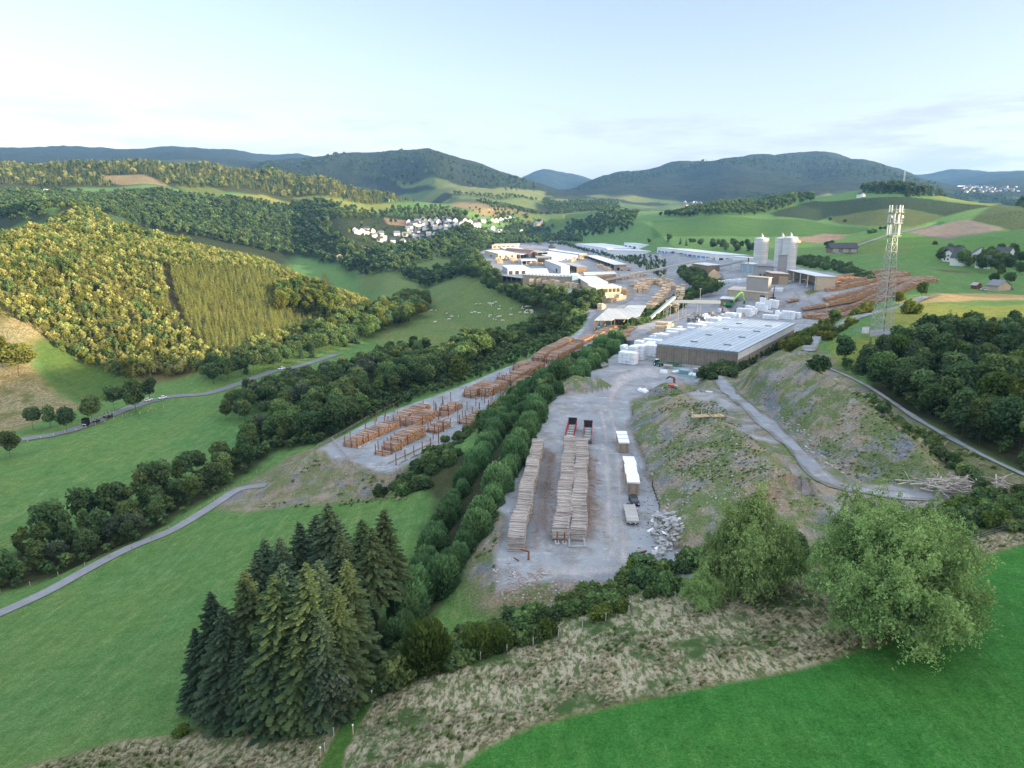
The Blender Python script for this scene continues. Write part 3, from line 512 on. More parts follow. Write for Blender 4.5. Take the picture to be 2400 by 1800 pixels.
def strip(name, P, wd, mat, lift=.12, nx=4, off=0.):
    P = np.asarray(P); t = np.gradient(P[:, :2], axis=0); t /= np.linalg.norm(t, axis=1)[:, None] + 1e-9; n = np.stack([t[:, 1], -t[:, 0]], 1); vs = []; wj = (1 + fbm(P[:, 0], P[:, 1], 6, 2) * .55 * (mat in ('gravel',)))[:, None]
    for s in np.linspace(-.5, .5, nx + 1) * wd + off:
        q = P[:, :2] + n * s * wj; vs.append(np.c_[q, bil(H, q[:, 0], q[:, 1]) + lift])
    vs = np.array(vs); k = np.arange(vs.shape[0] * vs.shape[1]).reshape(vs.shape[:2])
    f = np.stack([k[:-1, :-1], k[:-1, 1:], k[1:, 1:], k[1:, :-1]], -1).reshape(-1, 4)
    me = rawmesh(name, vs.reshape(-1, 3), f, ['ground' if mat == 'gravel' else mat], smooth_=True)
    if mat == 'gravel':   # worn track: gravel in the middle running out into the soil and grass beside it
        q = vs.reshape(-1, 3); L_ = np.abs(np.linspace(-1, 1, nx + 1))[:, None] + fbm(vs[:, :, 0], vs[:, :, 1], 3, 2) * .5; gk = smooth((1.0 - L_) * 2.2).ravel(); base = np.stack([bil(msk[:, :, c], q[:, 0], q[:, 1]) for c in range(3)] + [bil(col[:, :, c], q[:, 0], q[:, 1]) for c in range(3)], 1)
        mk = base[:, :3] * (1 - gk[:, None]); mk[:, 1] += gk
        for nm, arr in (('col', base[:, 3:]), ('msk', mk)): a = me.attributes.new(nm, 'FLOAT_COLOR', 'POINT'); a.data.foreach_set('color', np.c_[arr, np.ones(len(arr))].astype(np.float32).ravel())
    return tag(link(name, me), kind='structure')
for nm, P in RW.items(): strip(nm, P, ROADS[nm][1] * (1.35 if RM[nm] == 'gravel' else 1), RM[nm], .1 + .0004 * np.hypot(*P[:, :2].mean(0)), 10 if RM[nm] == 'gravel' else 4)
for s in (-2.75, 2.75): strip('road_edge_line', RW['asphalt_road'], .18, 'white_paint', .26, 1, s)
# ------------------------------------------------------------------ vegetation templates (metres, base at the origin)
def unit(a): return a / (np.linalg.norm(a, axis=-1, keepdims=True) + 1e-9)
def quads(C, U, V):
    n = len(C); vs = np.stack([C - U - V, C + U - V, C + U + V, C - U + V], 1).reshape(-1, 3); return vs, np.arange(4 * n).reshape(n, 4)
def leafquads(C, Nr, size, g, asp=.7, jit=.9):
    n = unit(Nr + g.normal(size=C.shape) * jit); a = unit(np.cross(n, g.normal(size=C.shape))); b = np.cross(n, a); s = (size * g.uniform(.6, 1.3, len(C)))[:, None]
    return quads(C, a * s * .5, b * s * .5 * asp)
def trunkmb(h, r, mat, limbs=0, g=None, spread=1., lean=0.):
    m = MB(); p = Vector((0, 0, -.6)); n = 5
    for i in range(n):
        q = Vector((lean * (i + 1) / n + (g.uniform(-.15, .15) if g is not None else 0), (g.uniform(-.15, .15) if g is not None else 0), h * (i + 1) / n)); m.bar(p, q, r * (1 - i / n * .8), mat, r * (1 - (i + 1) / n * .8), 7); p = q
    for k in range(limbs):
        z = h * g.uniform(.3, .9); t = g.uniform(0, 6.28); l = spread * g.uniform(.5, 1.) * (1 - .4 * z / h); a = Vector((lean * z / h, 0, z)); b = a + Vector((math.cos(t) * l * .6, math.sin(t) * l * .6, l * .45)); c = b + Vector((math.cos(t) * l * .5, math.sin(t) * l * .5, l * .1))
        m.bar(a, b, r * .35, mat, r * .2, 5); m.bar(b, c, r * .2, mat, r * .07, 4)
    return m
def broadleaf(h, rad, nl, npl, leaf, seed, mat, low=.22, droop=0., squash=1., peak=0.):
    g = np.random.default_rng(seed); Cs = []; Ns = []; L_ = []; zc = h * (low + 1) / 2; hz = h * (1 - low) / 2
    for i in range(nl):
        d = unit(g.normal(size=3)); k = g.uniform(.35, .8) ** .6; c = np.array([d[0] * rad * .68 * k, d[1] * rad * .68 * k, zc + d[2] * hz * .72 * k])
        sh = 1 - peak * max(0, (c[2] - zc) / hz); c[0] *= sh; c[1] *= sh
        r = rad * g.uniform(.26, .46) * squash; d = unit(g.normal(size=(npl, 3)) + np.array([0, 0, .35])); rr = r * g.uniform(.72, 1.12, npl)[:, None]
        P = c + d * rr * np.array([1, 1, .85]); 
        if droop: P[:, 2] -= g.uniform(0, droop, npl) * (g.random(npl) < .6)
        Cs.append(P); Ns.append(d + np.array([0, 0, .3])); L_.append(np.clip(g.uniform(-.25, .3) + g.uniform(0, 1, npl) * .75 + d[:, 2] * .12, 0, 1))
    C = np.vstack(Cs); k = C[:, 2] > .15; C = C[k]; vs, fs = leafquads(C, np.vstack(Ns)[k], leaf, g); return rawmesh('crown', vs, fs, [mat], lv=np.repeat(np.hstack(L_)[k], 4))
def weeping(h, rad, nb, seed, mat, leaf=.3):
    """long limbs carrying many hanging twigs of small leaves"""
    g = np.random.default_rng(seed); Cs = []; L_ = []; wood = MB()
    for i in range(nb):
        az = g.uniform(0, 6.283); el = g.uniform(.15, 1.45); l = (rad * math.cos(el) + h * .62 * math.sin(el)) * g.uniform(.72, 1.05); o = np.array([0, 0, h * g.uniform(.18, .42)])
        d = np.array([math.cos(az) * math.cos(el), math.sin(az) * math.cos(el), math.sin(el)]); pts_ = [o + d * l * s + np.array([0, 0, -1.6 * s * s * math.cos(el) * l / rad]) for s in np.linspace(0, 1, 7)]
        for a, b, k in zip(pts_[:-1], pts_[1:], range(6)): wood.bar(a, b, .16 * (1 - k / 6.5), 'bark', .16 * (1 - (k + 1) / 6.5), 4)
        tone = g.uniform(-.2, .35)
        for s in g.uniform(.3, 1.03, 34):
            p = o + d * l * s + np.array([0, 0, -1.6 * s * s * math.cos(el) * l / rad]) + g.normal(size=3) * .45; hl = g.uniform(.4, 2.0); n = int(11 + hl * 9); t = g.uniform(0, 1, n)[:, None]
            side = g.normal(size=3) * np.array([1, 1, .5]) * 1.3; q = p + side * t * .9 + np.array([0, 0, -1]) * t * t * hl + g.normal(size=(n, 3)) * .17; Cs.append(q); L_.append(np.clip(tone + g.uniform(0, .75, n) + .12, 0, 1))
    C = np.vstack(Cs); nr = np.stack([C[:, 0], C[:, 1], np.full(len(C), rad * .5)], 1); vs, fs = leafquads(C, unit(nr), leaf, g, .55)
    return rawmesh('crown', vs, fs, [mat], lv=np.repeat(np.hstack(L_), 4)), wood
def conifer(h, r, wh, nb, seg, seed, mat, bare=.04, droop=.28, tw=.34):
    g = np.random.default_rng(seed); C = []; U = []; V = []; L_ = []
    for i in range(wh):
        t = (i + .5) / wh; z = h * (bare + (1 - bare) * t); l0 = r * (1 - t) ** .68 + .12; ph = g.uniform(0, 6.28)
        for b in range(nb):
            az = ph + 6.283 * b / nb + g.uniform(-.25, .25); l = l0 * g.uniform(.5, 1.18); d = np.array([math.cos(az), math.sin(az), 0]); sd_ = np.array([-d[1], d[0], 0]); up = .35 * t - .02; tone = g.uniform(0, .5)
            zb = z + g.uniform(-.3, .3) * h / wh
            for s in range(seg):
                s0 = (s + .5) / seg; dz = up * l * s0 - droop * l * s0 * s0 + .1 * l * max(0, s0 - .75); p = d * l * s0 + np.array([0, 0, zb + dz]); sl = up - 2 * droop * s0
                ax = unit(d + np.array([0, 0, sl])); wl = tw * l * (1.15 - s0) * g.uniform(.7, 1.2) + .10
                for sg in ((-1, 1) if tw > .3 else (-1.1, -.5, .5, 1.1)):
                    ta = unit(ax * g.uniform(.5, 1.) + sd_ * sg + np.array([0, 0, g.uniform(-.55, .0)])); C.append(p + ta * wl * .5); U.append(ta * wl * .5); V.append(unit(np.cross(ta, [0, 0, 1.]) + np.array([0, 0, g.uniform(-.5, .5)])) * (l / seg * (.42 if tw > .3 else .20) + .05)); L_.append(np.clip(tone + s0 * .45 + g.uniform(-.15, .2), 0, 1))
            C.append(d * l * .5 + np.array([0, 0, zb + (up * .5 - droop * .25) * l])); U.append(unit(d + np.array([0, 0, up - droop])) * l * .5); V.append(sd_ * l * .07); L_.append(tone)
    vs, fs = quads(np.array(C), np.array(U), np.array(V)); return rawmesh('crown', vs, fs, [mat], lv=np.repeat(np.array(L_), 4))
def remat(me, m): q = me.copy(); q.materials[0] = MATS[m]; return q
def both(name, crown, tmb):
    """crown and trunk in one mesh for trees a few pixels high"""
    tm = tmb.mesh('t'); n = len(crown.vertices); cv = np.empty(n * 3, np.float32); crown.vertices.foreach_get('co', cv); fl = [list(p.vertices) for p in crown.polygons] + [[i + n for i in p.vertices] for p in tm.polygons]
    me = bpy.data.meshes.new(name); me.from_pydata(cv.reshape(-1, 3).tolist() + [tuple(v.co) for v in tm.vertices], [], fl)
    me.materials.append(crown.materials[0]); me.materials.append(tm.materials[0]); me.polygons.foreach_set('material_index', [0] * len(crown.polygons) + [1] * len(tm.polygons))
    lv = np.zeros(n, np.float32); crown.attributes['lv'].data.foreach_get('value', lv); a = me.attributes.new('lv', 'FLOAT', 'POINT'); a.data.foreach_set('value', np.r_[lv, np.full(len(tm.vertices), .3, np.float32)]); me.update(); return me
g0 = np.random.default_rng(5)
T = {}   # kind: (crown mesh, trunk mesh, height)
for i in range(4):
    cm = broadleaf(12, 4.6 + .4 * (i % 2), 22, 95, .62, 20 + i, 'leaf_mid', .18 + .05 * (i % 2), peak=.25 * (i > 1)); tm = trunkmb(8, .22, 'bark', 5, g0, 3).mesh('trunk')
    T['round%d' % i] = (cm, tm, 12); T['roundd%d' % i] = (remat(cm, 'leaf_dark'), tm, 12)
    if i < 2: T['roundy%d' % i] = (remat(cm, 'leaf_yellow'), tm, 12); T['willow%d' % i] = (remat(cm, 'willow'), tm, 12); T['young%d' % i] = (remat(cm, 'leaf_young'), tm, 12)
for i in range(2):
    T['slim%d' % i] = (broadleaf(15, 3.2, 22, 85, .6, 40 + i, 'leaf_mid', .12, peak=.55), trunkmb(12, .2, 'bark', 4, g0, 2).mesh('trunk'), 15); T['slimy%d' % i] = (remat(T['slim%d' % i][0], 'leaf_yellow'), T['slim%d' % i][1], 15)
for i in range(3): T['spruce%d' % i] = (conifer(24, 4.9 + .4 * i, 52, 11, 10, 60 + i, ['needle_dark', 'needle_olive', 'needle_dark'][i], tw=.24), trunkmb(23, .36, 'bark').mesh('trunk'), 24)
T['tallpine'] = (conifer(24, 4.4, 36, 10, 9, 66, 'needle_olive', .36, .3, .24), trunkmb(23, .34, 'bark', 14, g0, 2.4).mesh('trunk'), 24)
for i in range(2): T['con%d' % i] = (conifer(14, 3.0, 17, 7, 3, 70 + i, 'needle_dark', .04, .3, .5), trunkmb(13, .2, 'bark').mesh('trunk'), 14)
T['cono0'] = (remat(T['con0'][0], 'needle_olive'), T['con0'][1], 14)
def hornbeam(seed, mat):
    g = np.random.default_rng(seed); n = 3000; d = unit(g.normal(size=(n, 3))); d[:, 2] = np.abs(d[:, 2]) * 1.0 - .12; d = unit(d); lump = 1 + .10 * np.sin(d[:, 0] * 5 + seed) * np.cos(d[:, 1] * 6) + g.uniform(-.3, .16, n)
    P = d * np.array([3.3, 3.3, 5.4]) * lump[:, None] + np.array([0, 0, 1.0]); ax = unit(d * .9 + np.array([0, 0, .95]) + g.normal(size=(n, 3)) * .4); sdv = unit(np.cross(ax, g.normal(size=(n, 3)))); l = g.uniform(.22, .5, n)[:, None]
    k = P[:, 2] > .1; vs, fs = quads(P[k], (ax * l)[k], (sdv * .13)[k]); return rawmesh('foliage', vs, fs, [mat], lv=np.repeat(g.uniform(0, 1, n)[k] * .75 + .25 * (d[k, 2] > .5), 4))
for i in range(2): T['hornbeam%d' % i] = (hornbeam(80 + i, 'leaf_hornbeam'), trunkmb(2.5, .12, 'bark').mesh('trunk'), 6.4); T['hornyoung%d' % i] = (remat(T['hornbeam%d' % i][0], 'leaf_young'), T['hornbeam%d' % i][1], 6.4)
for i in range(2):
    T['bush%d' % i] = (broadleaf(3.2, 2.5, 14, 75, .42, 90 + i, 'leaf_mid', -.3, squash=1.1), None, 3.2); T['bushd%d' % i] = (remat(T['bush%d' % i][0], 'leaf_dark'), None, 3.2); T['bushy%d' % i] = (remat(T['bush%d' % i][0], 'leaf_yellow'), None, 3.2); T['bushn%d' % i] = (remat(T['bush%d' % i][0], 'leaf_young'), None, 3.2)
FARB = [both('far_tree', broadleaf(12, 4.6, 12, 26, 1.35, 100 + i, 'leaf_mid', .1, peak=.2 * i), trunkmb(5, .25, 'bark')) for i in range(2)]
FARC = [both('far_conifer', conifer(16, 2.9, 8, 6, 2, 110 + i, 'needle_dark', .03, .35, .8), trunkmb(8, .2, 'bark')) for i in range(2)]
def far_re(me, m): q = me.copy(); q.materials[0] = MATS[m]; return q

# ------------------------------------------------------------------ planting
def inroad(x, y, pad=1.5):
    return any(((P[:, 0] - x) ** 2 + (P[:, 1] - y) ** 2).min() < (ROADS[n][1] / 2 + pad) ** 2 for n, P in RW.items())
def scatter(l, sp, seed=0, dmax=14000, jit=.42, avoid=True, world=False, maxn=None):
    g = np.random.default_rng(seed); P = np.asarray(l)[:, :2] if world else WP(l, 0, dmax)[:, :2]; x0, y0 = P.min(0); x1, y1 = P.max(0)
    X, Y = np.meshgrid(np.arange(x0, x1 + sp, sp), np.arange(y0, y1 + sp, sp * .87)); X = X + (np.arange(X.shape[0]) % 2)[:, None] * sp * .5
    X = X.ravel() + g.uniform(-jit, jit, X.size) * sp; Y = Y.ravel() + g.uniform(-jit, jit, Y.size) * sp; k = poly_sd(X, Y, P) < 0; X = X[k]; Y = Y[k]
    if avoid and len(X) < 4000: k = np.array([not inroad(a, b) for a, b in zip(X, Y)], bool) if len(X) else k[:0]; X = X[k]; Y = Y[k]
    o = np.c_[X, Y, bil(H, X, Y)]; return o
REALSRC = {}
def plant(kind, p, h, name, label, cat, group=None, parts=True, wide=1., rz=None):
    cm, tm, h0 = T[kind]; s = h / h0; rz = random.uniform(0, 6.28) if rz is None else rz
    if tm is None or not parts:
        o = link(name, cm, None, (p[0], p[1], p[2] - .1), rz, (s * wide, s * wide, s)); return tag(o, label, cat, group)
    e = empty(name, (p[0], p[1], p[2] - .1), rz, label, cat, group); e.scale = (s * wide, s * wide, s)
    link('crown', cm, e); link('trunk', tm, e); return e
def proj(p):
    dx, dy, dz = p[0], p[1], p[2] - CAMZ; f = dy * math.cos(PITCH) - dz * math.sin(PITCH); up = dy * math.sin(PITCH) + dz * math.cos(PITCH); return 1200 + FPX * dx / f, 900 - FPX * up / f
_o1 = 'first second third fourth fifth sixth seventh eighth ninth tenth eleventh twelfth thirteenth fourteenth fifteenth sixteenth seventeenth eighteenth nineteenth'.split()
ORD = list(_o1)
for t in 'twenty thirty forty fifty sixty seventy eighty ninety'.split(): ORD += [t[:-1] + 'ieth'] + [t + '-' + o for o in _o1[:9]]
ORD += ['hundredth'] + ['hundred-' + o for o in _o1]
PEND = []
def place_in_label(label, i, n):
    if n < 2: return label
    for w in (' on the ', ' in the ', ' under ', ' between ', ' of the ', ' at the ', ' along ', ' close ', ' by the ', ' around ', ' behind ', ' right of ', ' lying ', ' standing '):
        if w in label: a, b = label.split(w, 1); lab = a + ', ' + (ORD[i] if i < len(ORD) else 'last') + ' from left,' + w + b; return ' '.join(lab.split()[:16])
    return ORD[i] + ' ' + label + ' from the left'
def belt(l, sp, kinds, hr, name, label, cat, group, seed=0, wide=1., parts=True, jit=.42):
    g = np.random.default_rng(seed + 50); P = scatter(l, sp, seed, jit=jit)
    for p in P: PEND.append((kinds[g.integers(len(kinds))], p, g.uniform(*hr), name, label, cat, group, parts, wide * g.uniform(.9, 1.15)))
    return P
def along(l, sp, kinds, hr, name, label, cat, group, seed=0, wide=1., off=0., from_='far end', world=None):
    """a row: every tree gets its place in the row, counted from the near end"""
    g = np.random.default_rng(seed); P = catmull(WP(l) if world is None else world, 1.); d = np.r_[0, np.cumsum(np.linalg.norm(np.diff(P[:, :2], axis=0), axis=1))]; n = int(d[-1] / sp) + 1
    for i, s in enumerate(np.arange(n) * sp):
        x = np.interp(s, d, P[:, 0]) + g.uniform(-off, off); y = np.interp(s, d, P[:, 1]) + g.uniform(-off, off)
        plant(kinds[g.integers(len(kinds))], (x, y, gh(x, y)), g.uniform(*hr), name, (label % ORD[i]) if '%s' in label else label, cat, group, True, wide * g.uniform(.9, 1.12))
MIX = ['round0', 'round1', 'round2', 'round3', 'roundd0', 'roundd1', 'roundd2', 'roundd3', 'slim0']
DK = ['roundd0', 'roundd1', 'roundd2', 'round3', 'round2']
# the spruce stand in front: (top u, top v, base v, kind)
g1 = np.random.default_rng(12)
SPR = [(455,1470,1700,'spruce0','low dark spruce at the extreme left of the stand'),(545,1440,1660,'spruce0','dark spruce filling the left middle of the stand'),(630,1450,1748,'spruce2','dark spruce between the low front trees of the stand'),(812,1310,1610,'spruce1','olive spruce on the right side of the stand below the bare trunks'),(655,1258,1560,'spruce0','dark pointed spruce left rear of the stand'),(752,1430,1735,'spruce0','low dark spruce at the right front of the stand'),(585,1380,1620,'spruce2','dark green spruce behind the second front tree'),(700,1400,1700,'spruce0','blue-green spruce in the front centre of the stand'),(492,1386,1690,'spruce0','leftmost dark spruce of the stand on the near meadow'),(520,1420,1735,'spruce2','low dark spruce at the front left foot of the stand'),(573,1335,1700,'spruce1','olive spruce second from the left in the front of the stand'),
 (600,1290,1590,'spruce0','dark spruce at the left rear of the stand by the meadow'),(618,1262,1545,'spruce2','slim dark spruce at the back left edge of the stand'),(640,1345,1735,'spruce1','broad olive spruce at the front middle of the stand'),(700,1222,1520,'spruce0','tall blue-green spruce left of the highest top'),
 (663,1318,1660,'spruce2','dark spruce between the two olive front spruces'),(715,1318,1720,'spruce1','pale olive spruce with drooping sprays, front centre of the stand'),(769,1178,1510,'spruce2','highest spruce standing out at the top of the stand'),
 (797,1240,1570,'spruce0','blue-green spruce just below the highest top'),(745,1310,1650,'spruce0','dark spruce right of the pale olive front spruce'),(785,1370,1700,'spruce1','olive spruce at the right front corner of the stand'),
 (848,1215,1490,'tallpine','tall conifer with bare lower trunk beside the spruces'),(899,1193,1460,'tallpine','brownish conifer with bare trunk at the right end of the stand'),(872,1235,1500,'tallpine','bare trunked conifer between its two taller neighbours'),
 (740,1205,1480,'spruce2','dark spruce hidden behind the highest top'),(560,1500,1745,'spruce0','small spruce at the very front foot of the stand'),(690,1480,1752,'spruce1','low olive spruce at the front foot of the stand')]
for u, v, vb, kd, lb in SPR:
    vb = 1400 + (vb - 1400) * .86
    ub = 1200 + (u - 1200) * (8100 - vb) / (8100 - v); p = W(ub, vb); D = math.hypot(p[0], p[1]); tp = at_d(u, v, D); plant(kd, p, min(max(tp[2] - p[2], 8), 31), 'spruce_tree' if 'spruce' in kd else 'conifer_tree', lb, 'tree', 'conifers of the near stand', wide=1.22)
# hedgerows of clipped-looking round hornbeams between meadow and yard
along([(1035,1392),(1080,1318),(1130,1228),(1180,1130),(1220,1050),(1262,975)], 3.2, ['hornbeam0', 'hornbeam1'], (3.6, 6.6), 'hornbeam', '%s round green hornbeam from the near end of the right hedgerow', 'hedge tree', 'hornbeams of the right hedgerow', 1, .98, .9)
along([(935,1500),(965,1425),(1000,1335),(1040,1245),(1082,1160),(1125,1085),(1168,1015)], 3.2, ['hornbeam0', 'hornbeam1'], (3.4, 6.2), 'hornbeam', '%s round green hornbeam from the near end of the left hedgerow', 'hedge tree', 'hornbeams of the left hedgerow', 2, .98, .9)
for u, v, h, kd, lb in [(1003,1562,6.5,'hornyoung0','yellow-green round shrub at the foot of the hedgerows'),(1120,1530,4.4,'hornyoung1','small yellow-green bush by the fence left of the sapling'),(1172,1520,3.4,'hornyoung0','small leafy sapling by the fence'),(1283,1487,2.6,'bushn0','tiny green bush on the fence line'),(1405,1448,2.8,'bushn1','pale bush on the fence line below the yard'),(1455,1430,2.2,'bushn0','low bright shrub right of the pale bush on the fence line'),
   (785,1700,8.5,'willow0','grey-green small tree right beside the spruce stand'),(850,1545,5,'young0','bush with yellowing leaves right of the spruce stand'),(930,1600,4,'bush0','dark bush left of the yellow-green round shrub'),(880,1625,3,'bushd0','low dark bush beside the mown path'),(425,1722,1.8,'bushn1','small light green bush at the left foot of the spruces'),(1060,1560,3.2,'bush1','green bush between the round shrub and the small bush'),(1225,1508,2.2,'bush0','dark little bush on the fence line beside the sapling')]:
    plant(kd, W(u, v), h, 'shrub' if 'bush' in kd or 'horn' in kd else 'small_tree', lb, 'shrub' if 'bush' in kd or 'horn' in kd else 'tree')
belt([(880,1640),(960,1590),(1060,1560),(1260,1500),(1400,1440),(1560,1400),(1640,1385),(1640,1350),(1500,1360),(1330,1400),(1240,1440),(1100,1480),(960,1530),(880,1590)], 3.3, ['bush0','bush1','bushd0','bushd1','bush0'], (1.6, 3.4), 'shrub', 'green shrub in the thicket on the bank below the log yard', 'shrub', 'shrubs on the bank below the near yard', 3)
belt([(1440,1395),(1500,1370),(1600,1350),(1800,1330),(1900,1300),(1850,1260),(1650,1300),(1520,1345),(1430,1375)], 3.2, ['bush0','bush1','bushd0','bushn0','bush1'], (2.2, 4.4), 'shrub', 'green shrub of the hedge under the birches', 'shrub', 'shrubs of the hedge under the birches', 4)
# big weeping birches right front
wm1, wd1 = weeping(17, 9.0, 150, 31, 'leaf_birch', .27); wm2, wd2 = weeping(12.5, 5.0, 80, 32, 'leaf_birch', .25); tb = trunkmb(9, .42, 'bark', 4, g0, 4).mesh('trunk')
def birch(u, v, cm, wd, h, h0, lb, wide=1., rz=0.):
    p = W(u, v); e = empty('birch_tree', tuple(p), rz, lb, 'tree', 'birches by the dry grass slope'); s = h / h0; e.scale = (s * wide, s * wide, s); link('crown', cm, e); link('limbs', wd.mesh('limbs'), e); link('trunk', tb, e)
birch(2082, 1495, wm1, wd1, 17.5, 17, 'largest weeping tree, broad crown at the corner of the vivid field', .93); birch(2030, 1425, wm1, wd1, 17, 17, 'weeping tree forming the upper left part of the big clump', .72, 2.1); birch(2150, 1400, wm2, wd2, 14.5, 12.5, 'weeping tree on the right rear of the big clump', .85, 1.)
birch(1750, 1385, wm2, wd2, 16.5, 12.5, 'slender birch with yellow-green top left of the big clump', .72, 0); birch(1700, 1385, wm2, wd2, 12, 12.5, 'leaning birch leftmost of the birches', .6, 3); birch(1825, 1375, wm2, wd2, 11, 12.5, 'thin birch between the slender one and the big clump', .6, 4.4); birch(1645, 1420, wm2, wd2, 6, 12.5, 'small drooping birch sapling over the dead branches', .9, 1.4)
# tree belts of the valley
A = ('tree', )
belt([(-60,1420),(0,1388),(150,1338),(290,1288),(420,1200),(520,1145),(600,1095),(580,1082),(430,1160),(330,1215),(240,1258),(120,1300),(-60,1360)], 7.5, MIX + ['willow0'], (7, 10.5), 'deciduous_tree', 'low round tree on the lane side of the dark belt above the lane', 'tree', 'lane side trees of the stream belt', 11)
belt([(-60,1365),(120,1300),(240,1255),(330,1212),(430,1150),(420,1128),(330,1180),(240,1222),(120,1268),(-60,1330)], 8, ['round0','round2','roundd1','slim0','slim1','roundd3'], (9, 16), 'deciduous_tree', 'tall dark tree on the stream side of the belt above the lane', 'tree', 'tall stream side trees of the belt', 12)
belt([(430,1152),(520,1110),(600,1062),(680,1010),(700,985),(650,1000),(560,1062),(430,1130)], 7.5, MIX + ['willow1'], (8, 12), 'deciduous_tree', 'dark tree in the belt between the green meadow and the lane', 'tree', 'trees between green meadow and lane', 13)
belt([(640,1060),(745,1040),(880,975),(850,940),(760,960),(660,990)], 9, ['round0','round1','round2','roundd3'], (11, 15), 'deciduous_tree', 'round leafy tree under the fence at the tip of the log yard', 'tree', 'trees at the tip of the log yard', 14)
belt([(520,985),(600,1000),(700,965),(830,940),(880,905),(780,905),(690,905),(600,940),(520,950)], 9, ['roundd1','round0','round2','willow0','willow1','roundd3'], (9, 14), 'deciduous_tree', 'dark bushy tree between the road and the log yard', 'tree', 'trees between the road and the log yard', 15)
belt([(860,965),(1010,905),(1090,870),(1160,835),(1110,800),(1010,860),(900,900)], 9, MIX, (11, 16), 'deciduous_tree', 'leafy tree close below the left fence of the log yard', 'tree', 'trees below the left fence', 16)
belt([(1000,860),(1120,800),(1240,770),(1370,705),(1420,700),(1360,760),(1290,785),(1160,832),(1060,875)], 8, ['round0','round1','round2','roundd1','bush0'], (6, 11), 'deciduous_tree', 'bushy tree on the slope above the cow pasture', 'tree', 'trees on the slope above the pasture', 17)
belt([(1120,668),(1175,700),(1230,722),(1290,742),(1400,722),(1405,708),(1340,704),(1230,690),(1160,674)], 8, DK, (9, 13), 'deciduous_tree', 'big dark tree on the bank between sawmill and pasture', 'tree', 'trees on the bank below the sawmill', 18)
belt([(1060,640),(1110,665),(1180,668),(1140,640),(1100,600),(1065,600)], 11, DK, (13, 19), 'deciduous_tree', 'large dark tree at the far end of the bank by the sawmill road', 'tree', 'trees at the far end of the bank', 19)
belt([(1150,1030),(1240,975),(1330,900),(1420,845),(1470,815),(1440,800),(1350,845),(1250,905),(1170,960),(1120,1000)], 5.2, ['hornbeam0','hornbeam1','bush0','bushd0','hornbeam0'], (4, 7), 'shrub', 'dense green shrub on the slope between the two log yards', 'shrub', 'shrubs on the slope between the yards', 20)
belt([(930,1110),(1000,1070),(1090,1050),(1060,1090),(1010,1150),(940,1165),(880,1160)], 4.5, ['bushd0','bushd1','bush0'], (2.4, 4.2), 'shrub', 'dark broom shrub on the slope below the tip of the log yard', 'shrub', 'broom shrubs below the log yard tip', 21)
belt([(1010,1060),(1080,1040),(1150,990),(1130,985),(1060,1020),(1010,1045)], 3.6, ['bush0','bush1'], (1.6, 2.8), 'shrub', 'small green bush in the loop of the dirt path beside the log yard', 'shrub', 'bushes in the loop of the dirt path', 22)
belt([(1480,775),(1580,735),(1620,705),(1650,690),(1700,668),(1665,665),(1600,690),(1520,735),(1440,790)], 5, ['bush0','bushn0','bush1','bushd0'], (3, 5), 'shrub', 'green shrub between the sawmill shed and the white stacks', 'shrub', 'shrubs behind the sawmill shed', 23)
belt(zs('B',(430,600),(520,560),(720,650),(880,790),(860,860),(700,860),(560,760),(480,700)), 6.5, DK + ['round0'], (7, 11), 'deciduous_tree', 'dark tree in the clump between the timber yard and the boiler house', 'tree', 'trees between timber yard and boiler house', 24)
plant('roundy0', W(*z_('B', 740, 770)), 9, 'deciduous_tree', 'yellow tree at the right end of the clump by the boiler house', 'tree')
belt([(1640,905),(1660,870),(1720,840),(1800,815),(1860,800),(1830,812),(1780,838),(1740,868),(1690,895)], 3.6, ['bushd0','bushd1','bushd0'], (3.2, 5.4), 'shrub', 'dark dense broom shrub between the hall and the spoil heap', 'shrub', 'broom shrubs between hall and heap', 25)
belt([(1800,812),(1880,790),(1960,765),(2010,735),(2050,715),(2040,735),(1985,770),(1900,812),(1850,822)], 4., ['bushy0','bushy1','bushn0'], (2.6, 4.6), 'shrub', 'sunlit shrub along the access lane beside the hall', 'shrub', 'sunlit shrubs along the access lane', 26)
for u, v, h, kd, lb in [(1955,765,9,'round0','round sunlit tree beside the access lane left of the mast'),(2105,722,9,'roundy1','yellow-green tree just right of the mast'),(2160,700,10,'young0','light tree on the bend of the access lane'),(2135,735,7,'bushy0','golden bush by the lane fence')]: plant(kd, W(u, v), h, 'deciduous_tree', lb, 'tree')
# wood on the right
belt([(1950,858),(1985,850),(2000,884),(2060,914),(2150,968),(2250,1027),(2330,1068),(2440,1112),(2440,960),(2300,900),(2200,850),(2130,830),(2040,850),(1985,866)], 6.2, ['con0','con1','roundd0','con0','round1','roundd2'], (9, 14), 'mixed_tree', 'tree in the front rows of the dark wood right of the track', 'tree', 'front rows of the wood on the right', 27)
belt([(2110,850),(2200,870),(2300,920),(2440,980),(2460,880),(2300,790),(2220,795),(2150,815)], 6.2, ['con0','con1','roundd1','roundd3','young0','con1','slim0'], (9, 13), 'mixed_tree', 'tree in the heart of the dark wood on the right', 'tree', 'heart of the wood on the right', 28)
belt([(2050,850),(2130,812),(2220,790),(2320,775),(2450,750),(2450,830),(2300,815),(2150,830)], 7.5, ['roundd0','con0','roundd2','con1','round1'], (5.5, 8.5), 'mixed_tree', 'tree along the meadow edge of the dark wood on the right', 'tree', 'meadow edge of the wood on the right', 29)
